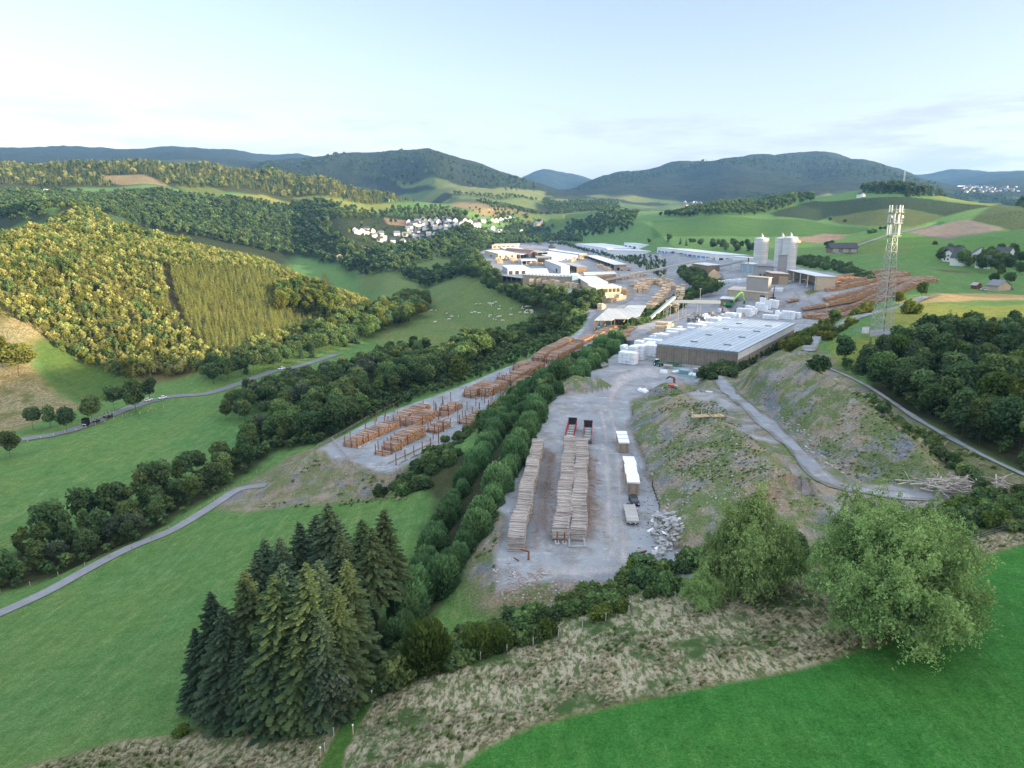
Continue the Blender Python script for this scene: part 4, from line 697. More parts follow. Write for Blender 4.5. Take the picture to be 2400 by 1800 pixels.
for u, v, h, kd, lb in [(2395,1010,19,'slimy0','tall yellow birch rising above the right wood'),(2325,985,14,'young1','light green tree inside the right wood'),(2180,975,10,'round0','round light green tree at the track edge of the right wood'),(2240,1000,9,'round2','second rounded pale green tree along the wood track'),(2120,935,8,'willow1','grey-green tree at the left front of the right wood'),(1918,868,5,'bushd0','dark bush where lane and wood track meet'),(2100,865,13,'young1','browning tree at the upper left of the right wood')]: plant(kd, W(u, v), h, 'deciduous_tree', lb, 'tree')
belt([(2010,940),(2100,985),(2230,1080),(2300,1120),(2420,1170),(2420,1210),(2290,1170),(2240,1120),(2190,1070),(2090,990)], 4.4, ['bushd0','bush0','bush1','bushd1'], (1.8, 3.6), 'shrub', 'shrub of the scrub between spoil heap and wood track', 'shrub', 'scrub between heap and wood track', 30)
belt([(2160,1215),(2240,1180),(2330,1165),(2420,1170),(2420,1250),(2300,1235),(2200,1262)], 3.4, ['bush0','bushn1','bush1','bushn0','bushd0'], (1.8, 3.4), 'shrub', 'green shrub on the bank above the vivid field', 'shrub', 'shrubs on the bank above the vivid field', 31)
# roadside trees
for i, (u, v, h) in enumerate([(25,1072,12),(78,1008,11.5),(120,1002,11),(157,1012,12),(216,992,14),(268,965,14),(320,968,18),(352,940,13)]):
    plant(['round0', 'roundd1', 'round2', 'roundd0'][i % 4], W(u, v), h, 'avenue_tree', '%s round dark avenue tree from the left along the asphalt road' % ORD[i], 'tree', 'avenue trees on the asphalt road')
along([(500,900),(560,885),(640,860),(720,830),(790,810),(850,790),(905,765),(960,740)], 10.5, ['round0', 'roundd1', 'roundd3', 'round2'], (11, 15), 'avenue_tree', '%s tree from the near end of the avenue at the foot of the forest hill', 'tree', 'avenue at the foot of the forest hill', 7)
plant('roundy1', W(45, 880), 19, 'deciduous_tree', 'large yellow-green sunlit tree standing on the dry slope', 'tree', wide=1.5); plant('roundy0', W(0, 850), 17, 'deciduous_tree', 'orange-tinged sunlit tree behind the big yellow-green one', 'tree'); plant('willow0', W(780, 900), 10, 'deciduous_tree', 'pale grey-green willow alone on the stream meadow', 'tree')
plant('slimy1', W(300, 905), 17, 'deciduous_tree', 'pale yellowing tree at the lower edge of the forest hill', 'tree'); plant('young0', W(1075, 905), 15, 'deciduous_tree', 'light green airy tree just below the log yard fence', 'tree')
belt([(490,905),(560,885),(650,862),(760,832),(860,800),(960,752),(1000,712),(960,700),(850,757),(760,792),(640,822),(520,862),(450,885)], 9, ['roundd0','roundd2','round1','con0','roundd3'], (9, 14), 'deciduous_tree', 'dark tree at the shaded foot of the forest hill', 'tree', 'trees at the foot of the forest hill', 39)
belt([(610,940),(760,885),(880,855),(960,840),(960,870),(880,890),(760,935),(640,965)], 8.5, ['roundd1','round0','round2','willow1','roundd3'], (9, 14), 'deciduous_tree', 'dark stream tree between road meadow and log yard', 'tree', 'stream trees between road meadow and log yard', 40)
belt([(860,860),(900,830),(990,805),(1010,825),(940,870),(880,885)], 10, DK, (8, 12), 'deciduous_tree', 'dark tree by the stream at the end of the cow pasture', 'tree', 'trees by the stream at the pasture end', 33)
belt([(700,790),(780,770),(860,735),(950,700),(1010,700),(1000,740),(950,770),(860,790),(760,810)], 10, ['roundy0','round0','roundd1','round2','young0','roundy1'], (11, 17), 'deciduous_tree', 'sunlit tree at the right end of the forest hill beside the pasture', 'tree', 'trees at the right end of the forest hill', 34)
belt([(640,700),(680,680),(760,690),(800,720),(780,760),(700,740),(650,740)], 9, ['slimy0','slimy1','young1','roundy0','slim1'], (15, 20), 'deciduous_tree', 'tall golden tree on the right shoulder of the forest hill', 'tree', 'golden trees on the shoulder of the forest hill', 35)
belt(zs('P',(1640,790),(1720,790),(1830,830),(1990,880),(2230,900),(2230,760),(2120,730),(1990,760),(1870,790),(1750,740),(1660,760)), 14, DK, (9, 13), 'deciduous_tree', 'dark garden tree around the white farm houses', 'tree', 'garden trees around the farm houses', 36)
for X, Y, h, lb in [(930,700,9,'left one of the two trees by the dark barn'),(965,698,10,'right one of the two trees by the dark barn'),(1050,540,8,'lone bush on the field edge below the plantation'),(955,530,9,'pale tree at the corner of the plantation'),(1280,588,7,'left tree of the pair on the field path'),(1308,586,7,'right tree of the pair on the field path'),(1240,595,6,'small tree by the field path left of the pair'),(1215,600,6,'leftmost small tree by the field path'),(2010,945,9,'left tree of the pair behind the parked cars'),(2110,950,10,'right tree of the pair behind the parked cars'),(1080,815,5,'grey bush at the corner of the pasture by the hedge'),(1635,672,4,'lone bush on the field boundary')]: plant('roundd1' if h > 6 else 'bush0', W(*z_('P', X, Y)), h, 'deciduous_tree', lb, 'tree', None, False)
belt(zs('P',(730,760),(900,760),(1000,800),(1150,850),(1290,905),(1290,940),(1100,890),(900,830),(720,800)), 8, ['bushd0','bush0','bushd1'], (3.5, 5.5), 'shrub', 'shrub of the dark hedge between the fields and the log piles', 'shrub', 'hedge between fields and log piles', 37, parts=False)
belt(zs('B',(20,240),(200,235),(700,260),(1100,300),(1280,300),(1290,370),(1100,350),(700,300),(60,270)), 13, ['roundd0','roundd1','con0'], (9, 13), 'deciduous_tree', 'dark tree of the hedge behind the long white building', 'tree', 'trees behind the long white building', 38, parts=False)
# ------------------------------------------------------------------ woods nobody could count: geometry nodes on one object each
def flush():
    by = {}; g = np.random.default_rng(3)
    for r in PEND: by.setdefault(r[3], []).append(r)
    rest = {}
    for nm, L_ in by.items():
        L_.sort(key=lambda r: -r[2] / math.hypot(r[1][0], r[1][1])); keep = L_[:270] if nm != 'mixed_tree' else L_[:90]; grp = {}
        for r in keep: grp.setdefault(r[6], []).append(r)
        for gr, q in grp.items():
            q.sort(key=lambda r: proj(r[1])[0])
            for i, r in enumerate(q): e = plant(r[0], r[1], r[2], r[3], place_in_label(r[4], i, len(q)), r[5], gr, r[7], r[8]); REALSRC.setdefault(r[0], e.children[0] if e.children and not e.data else e)
        for r in L_[len(keep):]: rest.setdefault(r[6], []).append(r)
    for gr, q in rest.items():
        ks = sorted({r[0] for r in q})
        for k in ks:
            if k not in REALSRC: e = plant(k, q[0][1], q[0][2], q[0][3], ORD[ks.index(k)] + ' hidden ' + q[0][4], q[0][5], gr); REALSRC[k] = e.children[0] if not e.data else e
        gn_stuff('woodland' if 'shrub' not in q[0][3] else 'shrubbery', np.array([r[1] - np.array([0, 0, .2]) for r in q]), np.array([r[2] for r in q]), [ks.index(r[0]) for r in q], [REALSRC[k] for k in ks], [T[k][2] for k in ks], 'mass of ' + gr, 'woodland', seed=len(q))
def gn_stuff(name, P, hs, kd, srcs, h0s, label, cat, jitter_xy=.12, seed=1, rz=None):
    if len(P) == 0: return
    g = np.random.default_rng(seed); me = bpy.data.meshes.new(name); me.vertices.add(len(P)); me.vertices.foreach_set('co', np.asarray(P, np.float32).ravel())
    sc = np.array([h / h0s[k] for h, k in zip(hs, kd)], np.float32); s3 = np.stack([sc * g.uniform(1 - jitter_xy, 1 + jitter_xy, len(P)), sc * g.uniform(1 - jitter_xy, 1 + jitter_xy, len(P)), sc], 1).astype(np.float32)
    a = me.attributes.new('sc', 'FLOAT_VECTOR', 'POINT'); a.data.foreach_set('vector', s3.ravel()); r3 = np.zeros((len(P), 3), np.float32); r3[:, 2] = g.uniform(0, 6.28, len(P)) if rz is None else rz
    a = me.attributes.new('rt', 'FLOAT_VECTOR', 'POINT'); a.data.foreach_set('vector', r3.ravel()); a = me.attributes.new('kd', 'INT', 'POINT'); a.data.foreach_set('value', np.asarray(kd, np.int32))
    o = link(name, me); tag(o, label, cat, kind='stuff'); ng = bpy.data.node_groups.new(name, 'GeometryNodeTree'); ng.interface.new_socket('Geometry', in_out='INPUT', socket_type='NodeSocketGeometry'); ng.interface.new_socket('Geometry', in_out='OUTPUT', socket_type='NodeSocketGeometry')
    gi = ng.nodes.new('NodeGroupInput'); go = ng.nodes.new('NodeGroupOutput'); jn = ng.nodes.new('GeometryNodeJoinGeometry'); na_ = {}
    for nm, ty in (('sc', 'FLOAT_VECTOR'), ('rt', 'FLOAT_VECTOR'), ('kd', 'INT')): q = ng.nodes.new('GeometryNodeInputNamedAttribute'); q.data_type = ty; q.inputs[0].default_value = nm; na_[nm] = q.outputs[0]
    for i, s in enumerate(srcs):
        oi = ng.nodes.new('GeometryNodeObjectInfo'); oi.transform_space = 'ORIGINAL'; oi.inputs['Object'].default_value = s; ip = ng.nodes.new('GeometryNodeInstanceOnPoints')
        cp = ng.nodes.new('FunctionNodeCompare'); cp.data_type = 'INT'; cp.operation = 'EQUAL'; ng.links.new(na_['kd'], cp.inputs[2]); cp.inputs[3].default_value = i
        ng.links.new(gi.outputs[0], ip.inputs['Points']); ng.links.new(cp.outputs[0], ip.inputs['Selection']); ng.links.new(oi.outputs['Geometry'], ip.inputs['Instance']); ng.links.new(na_['rt'], ip.inputs['Rotation']); ng.links.new(na_['sc'], ip.inputs['Scale']); ng.links.new(ip.outputs[0], jn.inputs[0])
    ng.links.new(jn.outputs[0], go.inputs[0]); md = o.modifiers.new('scatter', 'NODES'); md.node_group = ng; return o
flush()
SRC = []
def src(me, uv, lb, dmax=14000): o = link('deciduous_tree' if 'far_tree' in me.name else 'conifer_tree', me, None, tuple(W(*uv, 0, dmax))); tag(o, lb, 'tree'); SRC.append(o); return o
sB0 = src(FARB[0], (345, 760), 'broad tree standing among the young forest on the sunlit hill'); sB1 = src(FARB[1], (150, 640), 'pointed leafy tree on the upper left part of the sunlit hill'); sC0 = src(FARC[0], (560, 700), 'young conifer standing in the plantation right of the forest aisle'); sC1 = src(FARC[1], (500, 640), 'conifer near the top end of the forest aisle')
sBY = src(far_re(FARB[0], 'leaf_gold'), (250, 700), 'light green tree in the middle of the sunlit hill'); sBD = src(far_re(FARB[1], 'leaf_dark'), (500, 545), 'dark tree on the shaded slope behind the sunlit hill'); sCO = src(far_re(FARC[0], 'needle_gold'), (120, 720), 'olive young conifer at the lower left of the sunlit hill')
sBL = src(far_re(FARB[0], 'leaf_yellow'), (700, 700), 'golden tree at the right brow of the sunlit hill')
ALLS = [sB0, sB1, sC0, sC1, sBY, sBD, sCO, sBL]; H0S = [12, 12, 16, 16, 12, 12, 16, 12]
def wood(name, polys, sp, hr, wts, label, seed, holes=()):
    g = np.random.default_rng(seed); Ps = np.vstack([scatter(l, sp, seed + i, avoid=False) for i, l in enumerate(polys)])
    for hl in holes: Ps = Ps[poly_sd(Ps[:, 0], Ps[:, 1], WP(hl)) > 0]
    D = np.hypot(Ps[:, 0], Ps[:, 1]); ks = list(wts); pr = np.array([wts[k] for k in ks], float); pr /= pr.sum(); kd = g.choice(ks, len(Ps), p=pr)
    cl = fbm(Ps[:, 0], Ps[:, 1], 90, 2); hs = g.uniform(*hr, len(Ps)) * (1 + cl * .35); Ps[:, 2] -= .3
    gn_stuff(name, Ps, hs, kd, ALLS, H0S, label, 'woodland', seed=seed); print('WOOD', name, len(Ps))
AISLE = [(380,630),(397,630),(415,700),(444,765),(470,803),(452,803),(422,760),(395,700)]
PLANT = [(395,640),(470,628),(620,640),(690,690),(720,760),(620,800),(520,840),(462,800),(430,745),(410,690)]
HILL = [(-150,560),(0,560),(150,552),(300,557),(450,582),(600,612),(700,652),(800,690),(880,735),(860,775),(700,812),(520,862),(420,880),(300,890),(220,860),(120,810),(60,760),(0,740),(-150,740)]
wood('young_forest', [HILL], 3.7, (5.5, 9), {0: .5, 4: 2.6, 6: 5, 1: .6, 7: .7, 2: .6}, 'young mixed forest covering the sunlit hill on the left', 41, [AISLE, PLANT])
wood('conifer_plantation', [PLANT], 3.3, (7, 8.6), {6: 8, 2: 1}, 'even rows of young conifers right of the dark forest aisle', 42, [AISLE])
wood('crest_trees', [[(-100,566),(100,556),(300,560),(450,585),(450,578),(300,550),(100,545),(-100,552)]], 12, (11, 15), {0: 1, 4: 1, 7: .6}, 'taller trees along the crest of the sunlit hill', 43)
wood('shaded_forest', [[(-150,470),(0,455),(150,450),(250,460),(400,452),(560,470),(700,480),(900,508),(900,490),(1010,498),(1180,520),(1290,540),(1290,566),(1150,575),(1120,600),(1110,640),(1070,655),(900,640),(700,600),(560,575),(400,545),(250,500),(100,490),(-150,500)]], 13, (12, 19), {5: 6, 1: 2, 2: 1, 0: 1.5}, 'dark forest on the shaded slope between hill and village', 44,
     [[(770,520),(800,500),(880,490),(1000,500),(1180,505),(1200,530),(1160,560),(1000,575),(850,590),(790,560)]] + [zs('V',(420,690),(700,620),(1100,560),(1250,540),(1240,640),(1000,660),(860,708))] + [zs('K',(-300,640),(0,655),(250,700),(500,715),(620,740),(430,790),(150,770),(0,690))])
wood('village_trees', [[(770,530),(800,505),(880,490),(1000,500),(1180,505),(1210,530),(1160,565),(1000,580),(850,600),(790,570)]], 34, (7, 11), {5: 2, 1: 2, 4: 1}, 'garden trees between the village houses', 45)
wood('ridge_forest', [[(-150,400),(90,392),(200,380),(325,380),(470,388),(615,406),(723,422),(800,434),(900,458),(980,474),(900,478),(800,470),(700,462),(600,448),(470,440),(400,436),(330,430),(230,436),(100,440),(-150,440)]], 12, (12, 18), {2: 3, 3: 2, 6: 8, 4: 1, 5: 1}, 'conifer forest along the sunlit far ridge', 46, [zs('J',(650,440),(930,440),(1060,490),(1100,520),(820,510),(690,490))])
wood('field_hedges', [zs('J',(0,620),(150,600),(420,650),(720,620),(700,660),(500,680),(200,760),(0,740)), zs('K',(0,700),(200,740),(450,790),(620,750),(900,740),(1130,830),(1000,850),(640,840),(450,830),(200,850),(0,760)), zs('K',(980,640),(1300,660),(1600,690),(1620,700),(1300,690),(980,655)), zs('K',(1150,700),(1400,740),(1600,790),(1750,900),(1600,950),(1300,850),(1280,770))], 19, (9, 14), {5: 3, 1: 2, 0: 2, 7: .4}, 'hedges and copses between the far meadows', 47)
wood('hill_copse', [zs('P',(-160,490),(0,470),(230,400),(420,360),(600,345),(800,355),(850,390),(700,430),(560,470),(430,490),(200,485),(0,500))], 14, (10, 15), {5: 3, 1: 2, 0: 2, 7: .5}, 'copse on the hill brow behind the big green field', 48)
wood('crest_conifers', [zs('P',(1165,340),(1180,312),(1300,300),(1450,300),(1530,318),(1620,360),(1440,370),(1430,345),(1250,345)), zs('P',(1640,360),(1700,345),(1950,350),(2212,395),(2212,440),(2080,410),(1900,385))], 11, (13, 20), {2: 4, 3: 3, 5: 2}, 'dark conifers on the hill crest by the thin mast', 49)
wood('plantation_rows', [zs('P',(560,470),(700,430),(850,390),(1250,368),(1600,378),(2020,425),(1700,490),(1440,440),(960,490),(870,520),(600,490)), zs('P',(1870,515),(2300,450),(2300,600),(2090,570))], 5.5, (1.6, 2.6), {2: 1, 3: 1}, 'rows of small christmas trees covering the hill field', 50)
wood('lower_hill_trees', [zs('A',(-20,230),(0,120),(250,100),(600,0),(1000,60),(1250,110),(1250,150),(1000,130),(800,170),(560,150),(250,150),(120,200),(0,300))], 17, (10, 15), {5: 3, 1: 2, 0: 2, 7: .3}, 'trees between village and sawmill', 51)
wood('factory_hedge', [zs('A',(850,150),(1050,170),(1300,240),(1600,320),(1840,390),(1830,340),(1600,270),(1300,195),(1050,140)), zs('A',(1560,230),(1840,230),(2000,270),(2212,330),(2212,560),(2000,470),(1850,390))], 9, (4, 6), {5: 3, 1: 2, 0: 1}, 'hedge above the long open sheds', 52)
wood('mountain_forest', [[(600,390),(823,366),(940,358),(1035,368),(1130,395),(1218,424),(1272,440),(1200,450),(1000,425),(800,405),(600,400)], [(1345,450),(1400,424),(1513,404),(1581,388),(1716,376),(1852,370),(1933,368),(2033,388),(2105,404),(2205,438),(2000,415),(1800,400),(1600,405),(1400,445)]], 48, (20, 30), {2: 3, 5: 2}, 'forest on the far mountains', 53)
wood('valley_copses', [[(1290,560),(1330,520),(1500,500),(1480,540),(1400,555)], zs('K',(1660,690),(1880,700),(2212,700),(2212,800),(1880,780),(1780,830),(1640,720)), zs('K',(1850,860),(2100,830),(2180,890),(1900,930))], 19, (10, 15), {5: 3, 1: 2}, 'dark copses on the valley floor behind the sawmill', 54)
wood('undergrowth', [[(-60,1420),(0,1390),(280,1290),(520,1150),(640,1060),(735,1045),(900,966),(1060,909),(1243,835),(1314,802),(1370,762),(1290,765),(1240,780),(1100,812),(1020,850),(900,900),(700,965),(560,1062),(430,1130),(330,1185),(240,1225),(120,1270),(-60,1330)]], 4.6, (3, 6), {5: 3, 1: 2, 0: 1}, 'undergrowth below the valley tree belts', 55)
wood('undergrowth', [[(1960,856),(2000,880),(2060,910),(2150,964),(2250,1023),(2440,1110),(2450,760),(2300,778),(2200,800),(2100,825),(2030,845)]], 4.2, (3.5, 6), {5: 3, 1: 2, 2: 1}, 'undergrowth filling the wood on the right', 56)
# dry grass, weeds
def tuft(n, h, seed, mat, lean=.35):
    g = np.random.default_rng(seed); a = g.uniform(0, 6.28, n); r = g.uniform(0, .32, n); b = np.stack([np.cos(a) * r, np.sin(a) * r, np.zeros(n)], 1); t = b + np.stack([np.cos(a) * lean * g.uniform(.2, 1, n) * .6 + lean, np.sin(a) * lean * g.uniform(.2, 1, n) * .6 - lean * .55, h * g.uniform(.5, 1.1, n)], 1)
    s = np.stack([-np.sin(a), np.cos(a), np.zeros(n)], 1) * .028; m_ = (b + t) / 2 + np.array([0, 0, h * .15]); vs = np.stack([b - s, b + s, m_ + s, m_ - s, m_ - s, m_ + s, t + s * .4, t - s * .4], 1).reshape(-1, 3); f = np.arange(8 * n).reshape(2 * n, 4)
    return rawmesh('tuft', vs, f, [mat], lv=np.repeat(g.uniform(0, 1, n), 8))
tf = [tag(link('grass_tuft', tuft(46, .85, 1, 'dry_blade', .6), None, tuple(W(1480, 1560))), 'pale dry grass tuft on the slope above the vivid field', 'grass tuft'), tag(link('grass_tuft', tuft(34, .6, 2, 'leaf_young'), None, tuple(W(1300, 1600))), 'green grass tuft among the dry grass', 'grass tuft'),
      tag(link('weed', tuft(30, .45, 3, 'leaf_young', .6), None, tuple(W(1640, 1050))), 'green weed clump on the spoil heap', 'weed')]
def grassy(name, l, sp, seed, label, wts, hr, thr=-9, s=7.):
    g = np.random.default_rng(seed); P = scatter(l, sp, seed, avoid=False); k = fbm(P[:, 0], P[:, 1], s, 3) + g.uniform(-.15, .15, len(P)) > thr; P = P[k]; P[:, 2] -= .04
    gn_stuff(name, P, g.uniform(*hr, len(P)), g.choice(3, len(P), p=wts), tf, [.85, .6, .45], label, 'grass', .2, seed, rz=g.normal(0, .55, len(P))); print('GRASS', name, len(P))
DRY = [(760,1900),(800,1760),(880,1640),(1000,1585),(1200,1520),(1400,1445),(1600,1400),(1900,1350),(2100,1310),(2260,1275),(2420,1245),(2450,1262),(2290,1305),(2200,1400),(2080,1500),(1850,1568),(1500,1638),(1400,1660),(1250,1698),(1120,1760),(1020,1840)]
grassy('dry_grass', DRY, .75, 61, 'dry pale grass covering the slope above the vivid field', [.84, .16, 0], (.3, .55), -.02, 4)
grassy('dry_grass', [(-60,1830),(130,1788),(250,1750),(430,1727),(560,1705),(700,1683),(830,1658),(700,2000),(-60,2000)], .75, 62, 'dry grass below the spruce stand', [.7, .3, 0], (.28, .55), -.05, 5)
grassy('weeds', [(1640,1330),(1590,1180),(1530,1020),(1510,930),(1600,905),(1760,1010),(1900,1140),(1980,1230),(1800,1290),(1600,1370)], 1.0, 63, 'green weeds growing on the middle spoil heap', [.35, .25, .4], (.2, .5), .12, 11)
grassy('weeds', [(1720,900),(1835,825),(1960,900),(2090,1000),(2230,1090),(2180,1150),(2020,1130),(1900,1050),(1800,960)], 1.25, 64, 'weeds and dry stems growing on the right spoil heap', [.45, .25, .3], (.2, .5), .1, 11)
grassy('weeds', [(560,1190),(740,1075),(900,1130),(1000,1180),(880,1180),(700,1190)], 1.4, 65, 'rough grass on the embankment below the log yard tip', [.5, .2, .3], (.3, .8), 0, 9)
grassy('weeds', [(1150,1340),(1090,1320),(1150,1120),(1240,960),(1270,975),(1195,1060),(1175,1180),(1160,1320)], 1.2, 66, 'grass and weeds on the bank between hedgerow and near yard', [.3, .3, .4], (.3, .8), -.1, 6)
grassy('weeds', [(1960,900),(2150,1000),(2420,1140),(2420,1235),(2250,1250),(2240,1110),(2080,990)], 1.3, 67, 'tall rough grass beside the wood track', [.45, .25, .3], (.5, 1.1), -.1, 6)
# ------------------------------------------------------------------ buildings (corner pixels are roof corners, h is the eaves height)
def G(k, X, Y, dz=0., dmax=14000): return W(*z_(k, X, Y), dz, dmax)
SHEAR = [None]
def frame(a, b, c, depth=None):
    SHEAR[0] = None
    a = np.array(a); ex = b[:2] - a[:2]; w = np.linalg.norm(ex); ex = ex / w; ey = np.array([-ex[1], ex[0]]); d = depth if depth else abs(float((c[:2] - a[:2]) @ ey)); sg = 1 if (depth or (c[:2] - a[:2]) @ ey > 0) else -1
    if sg < 0: a = a.copy(); a[:2] = a[:2] - ey * d
    
    if not depth and sg > 0: v = c[:2] - a[:2]; th = math.atan2(v @ ey, v @ ex); th = min(max(th, R(50)), R(130)); d = float(np.linalg.norm(v)); SHEAR[0] = th
    return a, w, d, math.atan2(ex[1], ex[0])
def building(name, label, cat, k, a, b, c, h, wall, roof, depth=None, kind='flat', over=.5, pitch=.12, win=(), open_=None, group=None, posts=0, basez=None, shear=True):
    g_ = (lambda q: G(k, *q, h)) if basez is None else (lambda q: at_z(*z_(k, *q), basez + h) - np.array([0, 0, h])); A_, B_, C_ = g_(a), g_(b), (g_(c) if c else None); o, w_, d, rz = frame(A_, B_, C_, depth)
    th_ = SHEAR[0] if shear else None
    zg = min(gh(*(o[:2] + np.array([math.cos(rz), math.sin(rz)]) * s * w_ + np.array([-math.sin(rz), math.cos(rz)]) * t * d)) for s in (0, 1) for t in (0, 1)) if basez is None else basez
    za = A_[2]; e = empty(name, (o[0], o[1], za), rz, label, cat, group); zb = zg - za - 1.5; m = MB(); T_ = .3
    faces = {'front': (0, w_, 0, T_), 'back': (0, w_, d - T_, d), 'left': (0, T_, T_ + .003, d - T_ - .003), 'right': (w_ - T_, w_, T_ + .003, d - T_ - .003)}
    if not open_: m.box(0, w_, 0, d, zb, h, wall)
    else:
        for f, q in faces.items():
            if f not in open_: m.box(q[0], q[1], q[2], q[3], zb, h - .01, wall)
    m.build('wall', e)
    if kind == 'flat': MB().box(-over, w_ + over, -over, d + over, h + .004, h + .35, roof).build('roof', e)
    elif kind == 'mono':
        r = pitch * d; MB().add([(-over, -over, h), (w_ + over, -over, h), (w_ + over, d + over, h + r), (-over, d + over, h + r), (-over, -over, h + .3), (w_ + over, -over, h + .3), (w_ + over, d + over, h + r + .3), (-over, d + over, h + r + .3)], [(0, 3, 2, 1), (4, 5, 6, 7), (0, 1, 5, 4), (1, 2, 6, 5), (2, 3, 7, 6), (3, 0, 4, 7)], roof).build('roof', e)
    else:
        q = MB(); al = kind == 'gablex'; r = pitch * (d if al else w_)
        if al: pts_ = [(-over, -over, h), (w_ + over, -over, h), (w_ + over, d / 2, h + r), (-over, d / 2, h + r), (w_ + over, d + over, h), (-over, d + over, h)]; q.add(pts_, [(0, 1, 2, 3), (3, 2, 4, 5), (0, 3, 5), (1, 4, 2), (0, 5, 4, 1)], roof)
        else: pts_ = [(-over, -over, h), (-over, d + over, h), (w_ / 2, d + over, h + r), (w_ / 2, -over, h + r), (w_ + over, d + over, h), (w_ + over, -over, h)]; q.add(pts_, [(0, 3, 2, 1), (3, 5, 4, 2), (0, 5, 3), (1, 2, 4), (0, 1, 4, 5)], roof); 
        q.build('roof', e)
    for f, x0, x1, z0, z1, wm in win:
        q = MB(); nm = 'door' if z0 == 0 else 'window'
        if f == 'front': q.box(x0 * w_, x1 * w_, -.05, -.003, z0 * h + .02, z1 * h, wm)
        elif f == 'left': q.box(-.05, -.003, x0 * d, x1 * d, z0 * h + .02, z1 * h, wm)
        else: q.box(w_ + .003, w_ + .05, x0 * d, x1 * d, z0 * h + .02, z1 * h, wm)
        q.build(nm, e)
    if posts:
        side = open_[0]
        for i in range(posts):
            t = (i + .02) / (posts - 1) * .97
            x, y = (t * w_, .2) if side == 'front' else ((.2, t * d) if side == 'left' else (w_ - .2, t * d))
            MB().box(x - .2, x + .2, y - .2, y + .2, zb, h, 'white_paint' if roof == 'roof_pale' else 'tan_wall').build('post', e)
    if th_:
        for ch in e.children:
            for v in ch.data.vertices: v.co.x, v.co.y = v.co.x + v.co.y * math.cos(th_), v.co.y * math.sin(th_)
    return e, w_, d
def wins(n, z0, z1, m, f='front', a=.05, b=.95, fill=.6): return [(f, a + (b - a) * i / n, a + (b - a) * (i + fill) / n, z0, z1, m) for i in range(n)]
bd = building
hall, hw, hd = bd('storage_hall', 'big timber clad hall with pale ribbed metal roof behind the white stacks', 'hall', 'C', (765,428), (1530,505), (1310,180), 8, 'hall_wall', 'hall_roof', over=.6, basez=40., shear=False)
for i, (s, t) in enumerate([(.30,.12),(.72,.12),(.28,.34),(.70,.36),(.30,.58),(.72,.58),(.30,.80),(.72,.80)]):
    x, y = s * hw, t * hd; MB().box(x, x + 3.0, y, y + 1.3, 8.36, 8.7, 'roof_grey').box(x - .1, x + 3.1, y - .1, y + .75, 8.705, 8.78, 'slate').build('roof_vent', hall)
MB().box(0, hw, -.12, -.004, 7.3, 7.9, 'roof_grey').build('fascia', hall); MB().box(hw + .004, hw + .1, 0, hd, 4.9, 7.9, 'roof_pale').build('side_band', hall)
for i in range(11): MB().box(hw * (i + .5) / 11 - .08, hw * (i + .5) / 11 + .08, -.1, -.004, -.6, 7.29, 'brown_wood').build('wall_batten', hall)
bd('workshop_hall', 'long tan brick hall at the far left end of the sawmill', 'hall', 'A', (255,168), (538,160), (300,145), 6, 'tan_wall', 'roof_tan', win=wins(5,.3,.7,'dark'))
bd('workshop_hall', 'low white roofed hall just in front of the far tan hall', 'hall', 'A', (400,215), (602,210), (342,182), 5.5, 'tan_wall', 'roof_pale')
bd('workshop_hall', 'wide white roofed wooden hall with three dark doorways', 'hall', 'A', (325,266), (532,258), (172,215), 7, 'pale_wood', 'roof_pale', win=[('front',.04,.17,0,.7,'dark'),('front',.36,.48,0,.7,'dark'),('front',.70,.82,.3,.7,'dark')])
bd('open_shed', 'white roofed shed with an orange edge beside the red roof', 'shed', 'A', (575,275), (684,262), (475,238), 5, 'brown_wood', 'roof_pale', open_=('front',), posts=4)
bd('red_roof_hall', 'hall with dark red roof among the white roofs', 'hall', 'A', (690,250), (768,240), (580,212), 7.5, 'tan_wall', 'roof_red', kind='gabley', pitch=.12)
bd('open_shed', 'grey roofed shed with a dark open front right of the red roof', 'shed', 'A', (770,252), (885,243), (680,210), 8, 'brown_wood', 'roof_grey', open_=('front',), posts=3)
bd('open_shed', 'small white roofed shed in the middle of the far sawmill yard', 'shed', 'A', (592,345), (757,337), (580,322), 4.5, 'brown_wood', 'roof_pale', open_=('front',), posts=4)
bd('timber_shed', 'dark brown box shed right behind the small white roofed shed', 'shed', 'A', (757,303), (905,302), (745,287), 6.5, 'brown_wood', 'roof_grey', win=[('front',.1,.9,0,.8,'dark')])
bd('saw_hall', 'long narrow hall with bright white roof and pale gable', 'hall', 'A', (1035,406), (1131,402), (850,322), 8.5, 'pale_panel', 'roof_pale', win=[('front',.55,.68,.3,.6,'white_paint'),('left',.2,.3,0,.5,'dark')])
bd('timber_shed', 'grey roofed timber hall with open left bays and brown gable', 'shed', 'A', (1210,412), (1328,411), (1040,360), 7, 'brown_wood', 'roof_grey', open_=('left',), posts=7)
bd('planing_hall', 'white roofed building left of the stacked timber crates', 'hall', 'A', (432,432), (672,425), (372,392), 6, 'pale_panel', 'roof_pale', win=wins(3,0,.6,'dark'))
bd('open_shed', 'old grey roofed shed at the bend of the sawmill road', 'shed', 'A', (370,512), (590,505), (362,475), 6, 'brown_wood', 'roof_grey', open_=('front',), posts=5)
bd('machine_hall', 'pale machine hall with a row of white roof vents', 'hall', 'A', (665,480), (890,478), (662,425), 8, 'pale_panel', 'roof_pale', win=wins(4,.45,.8,'slate'))
bh, bw, bdp = bd('long_hall', 'longest tan timber clad hall, its blank wall above the dark trees', 'hall', 'A', (602,502), (1155,492), None, 10, 'tan_wall', 'roof_pale', depth=26, win=[('front',.28,.34,.72,.82,'dark'),('front',.50,.53,.72,.82,'slate'),('front',.72,.76,.74,.84,'slate'),('left',.1,.9,0,.9,'green_paint')])
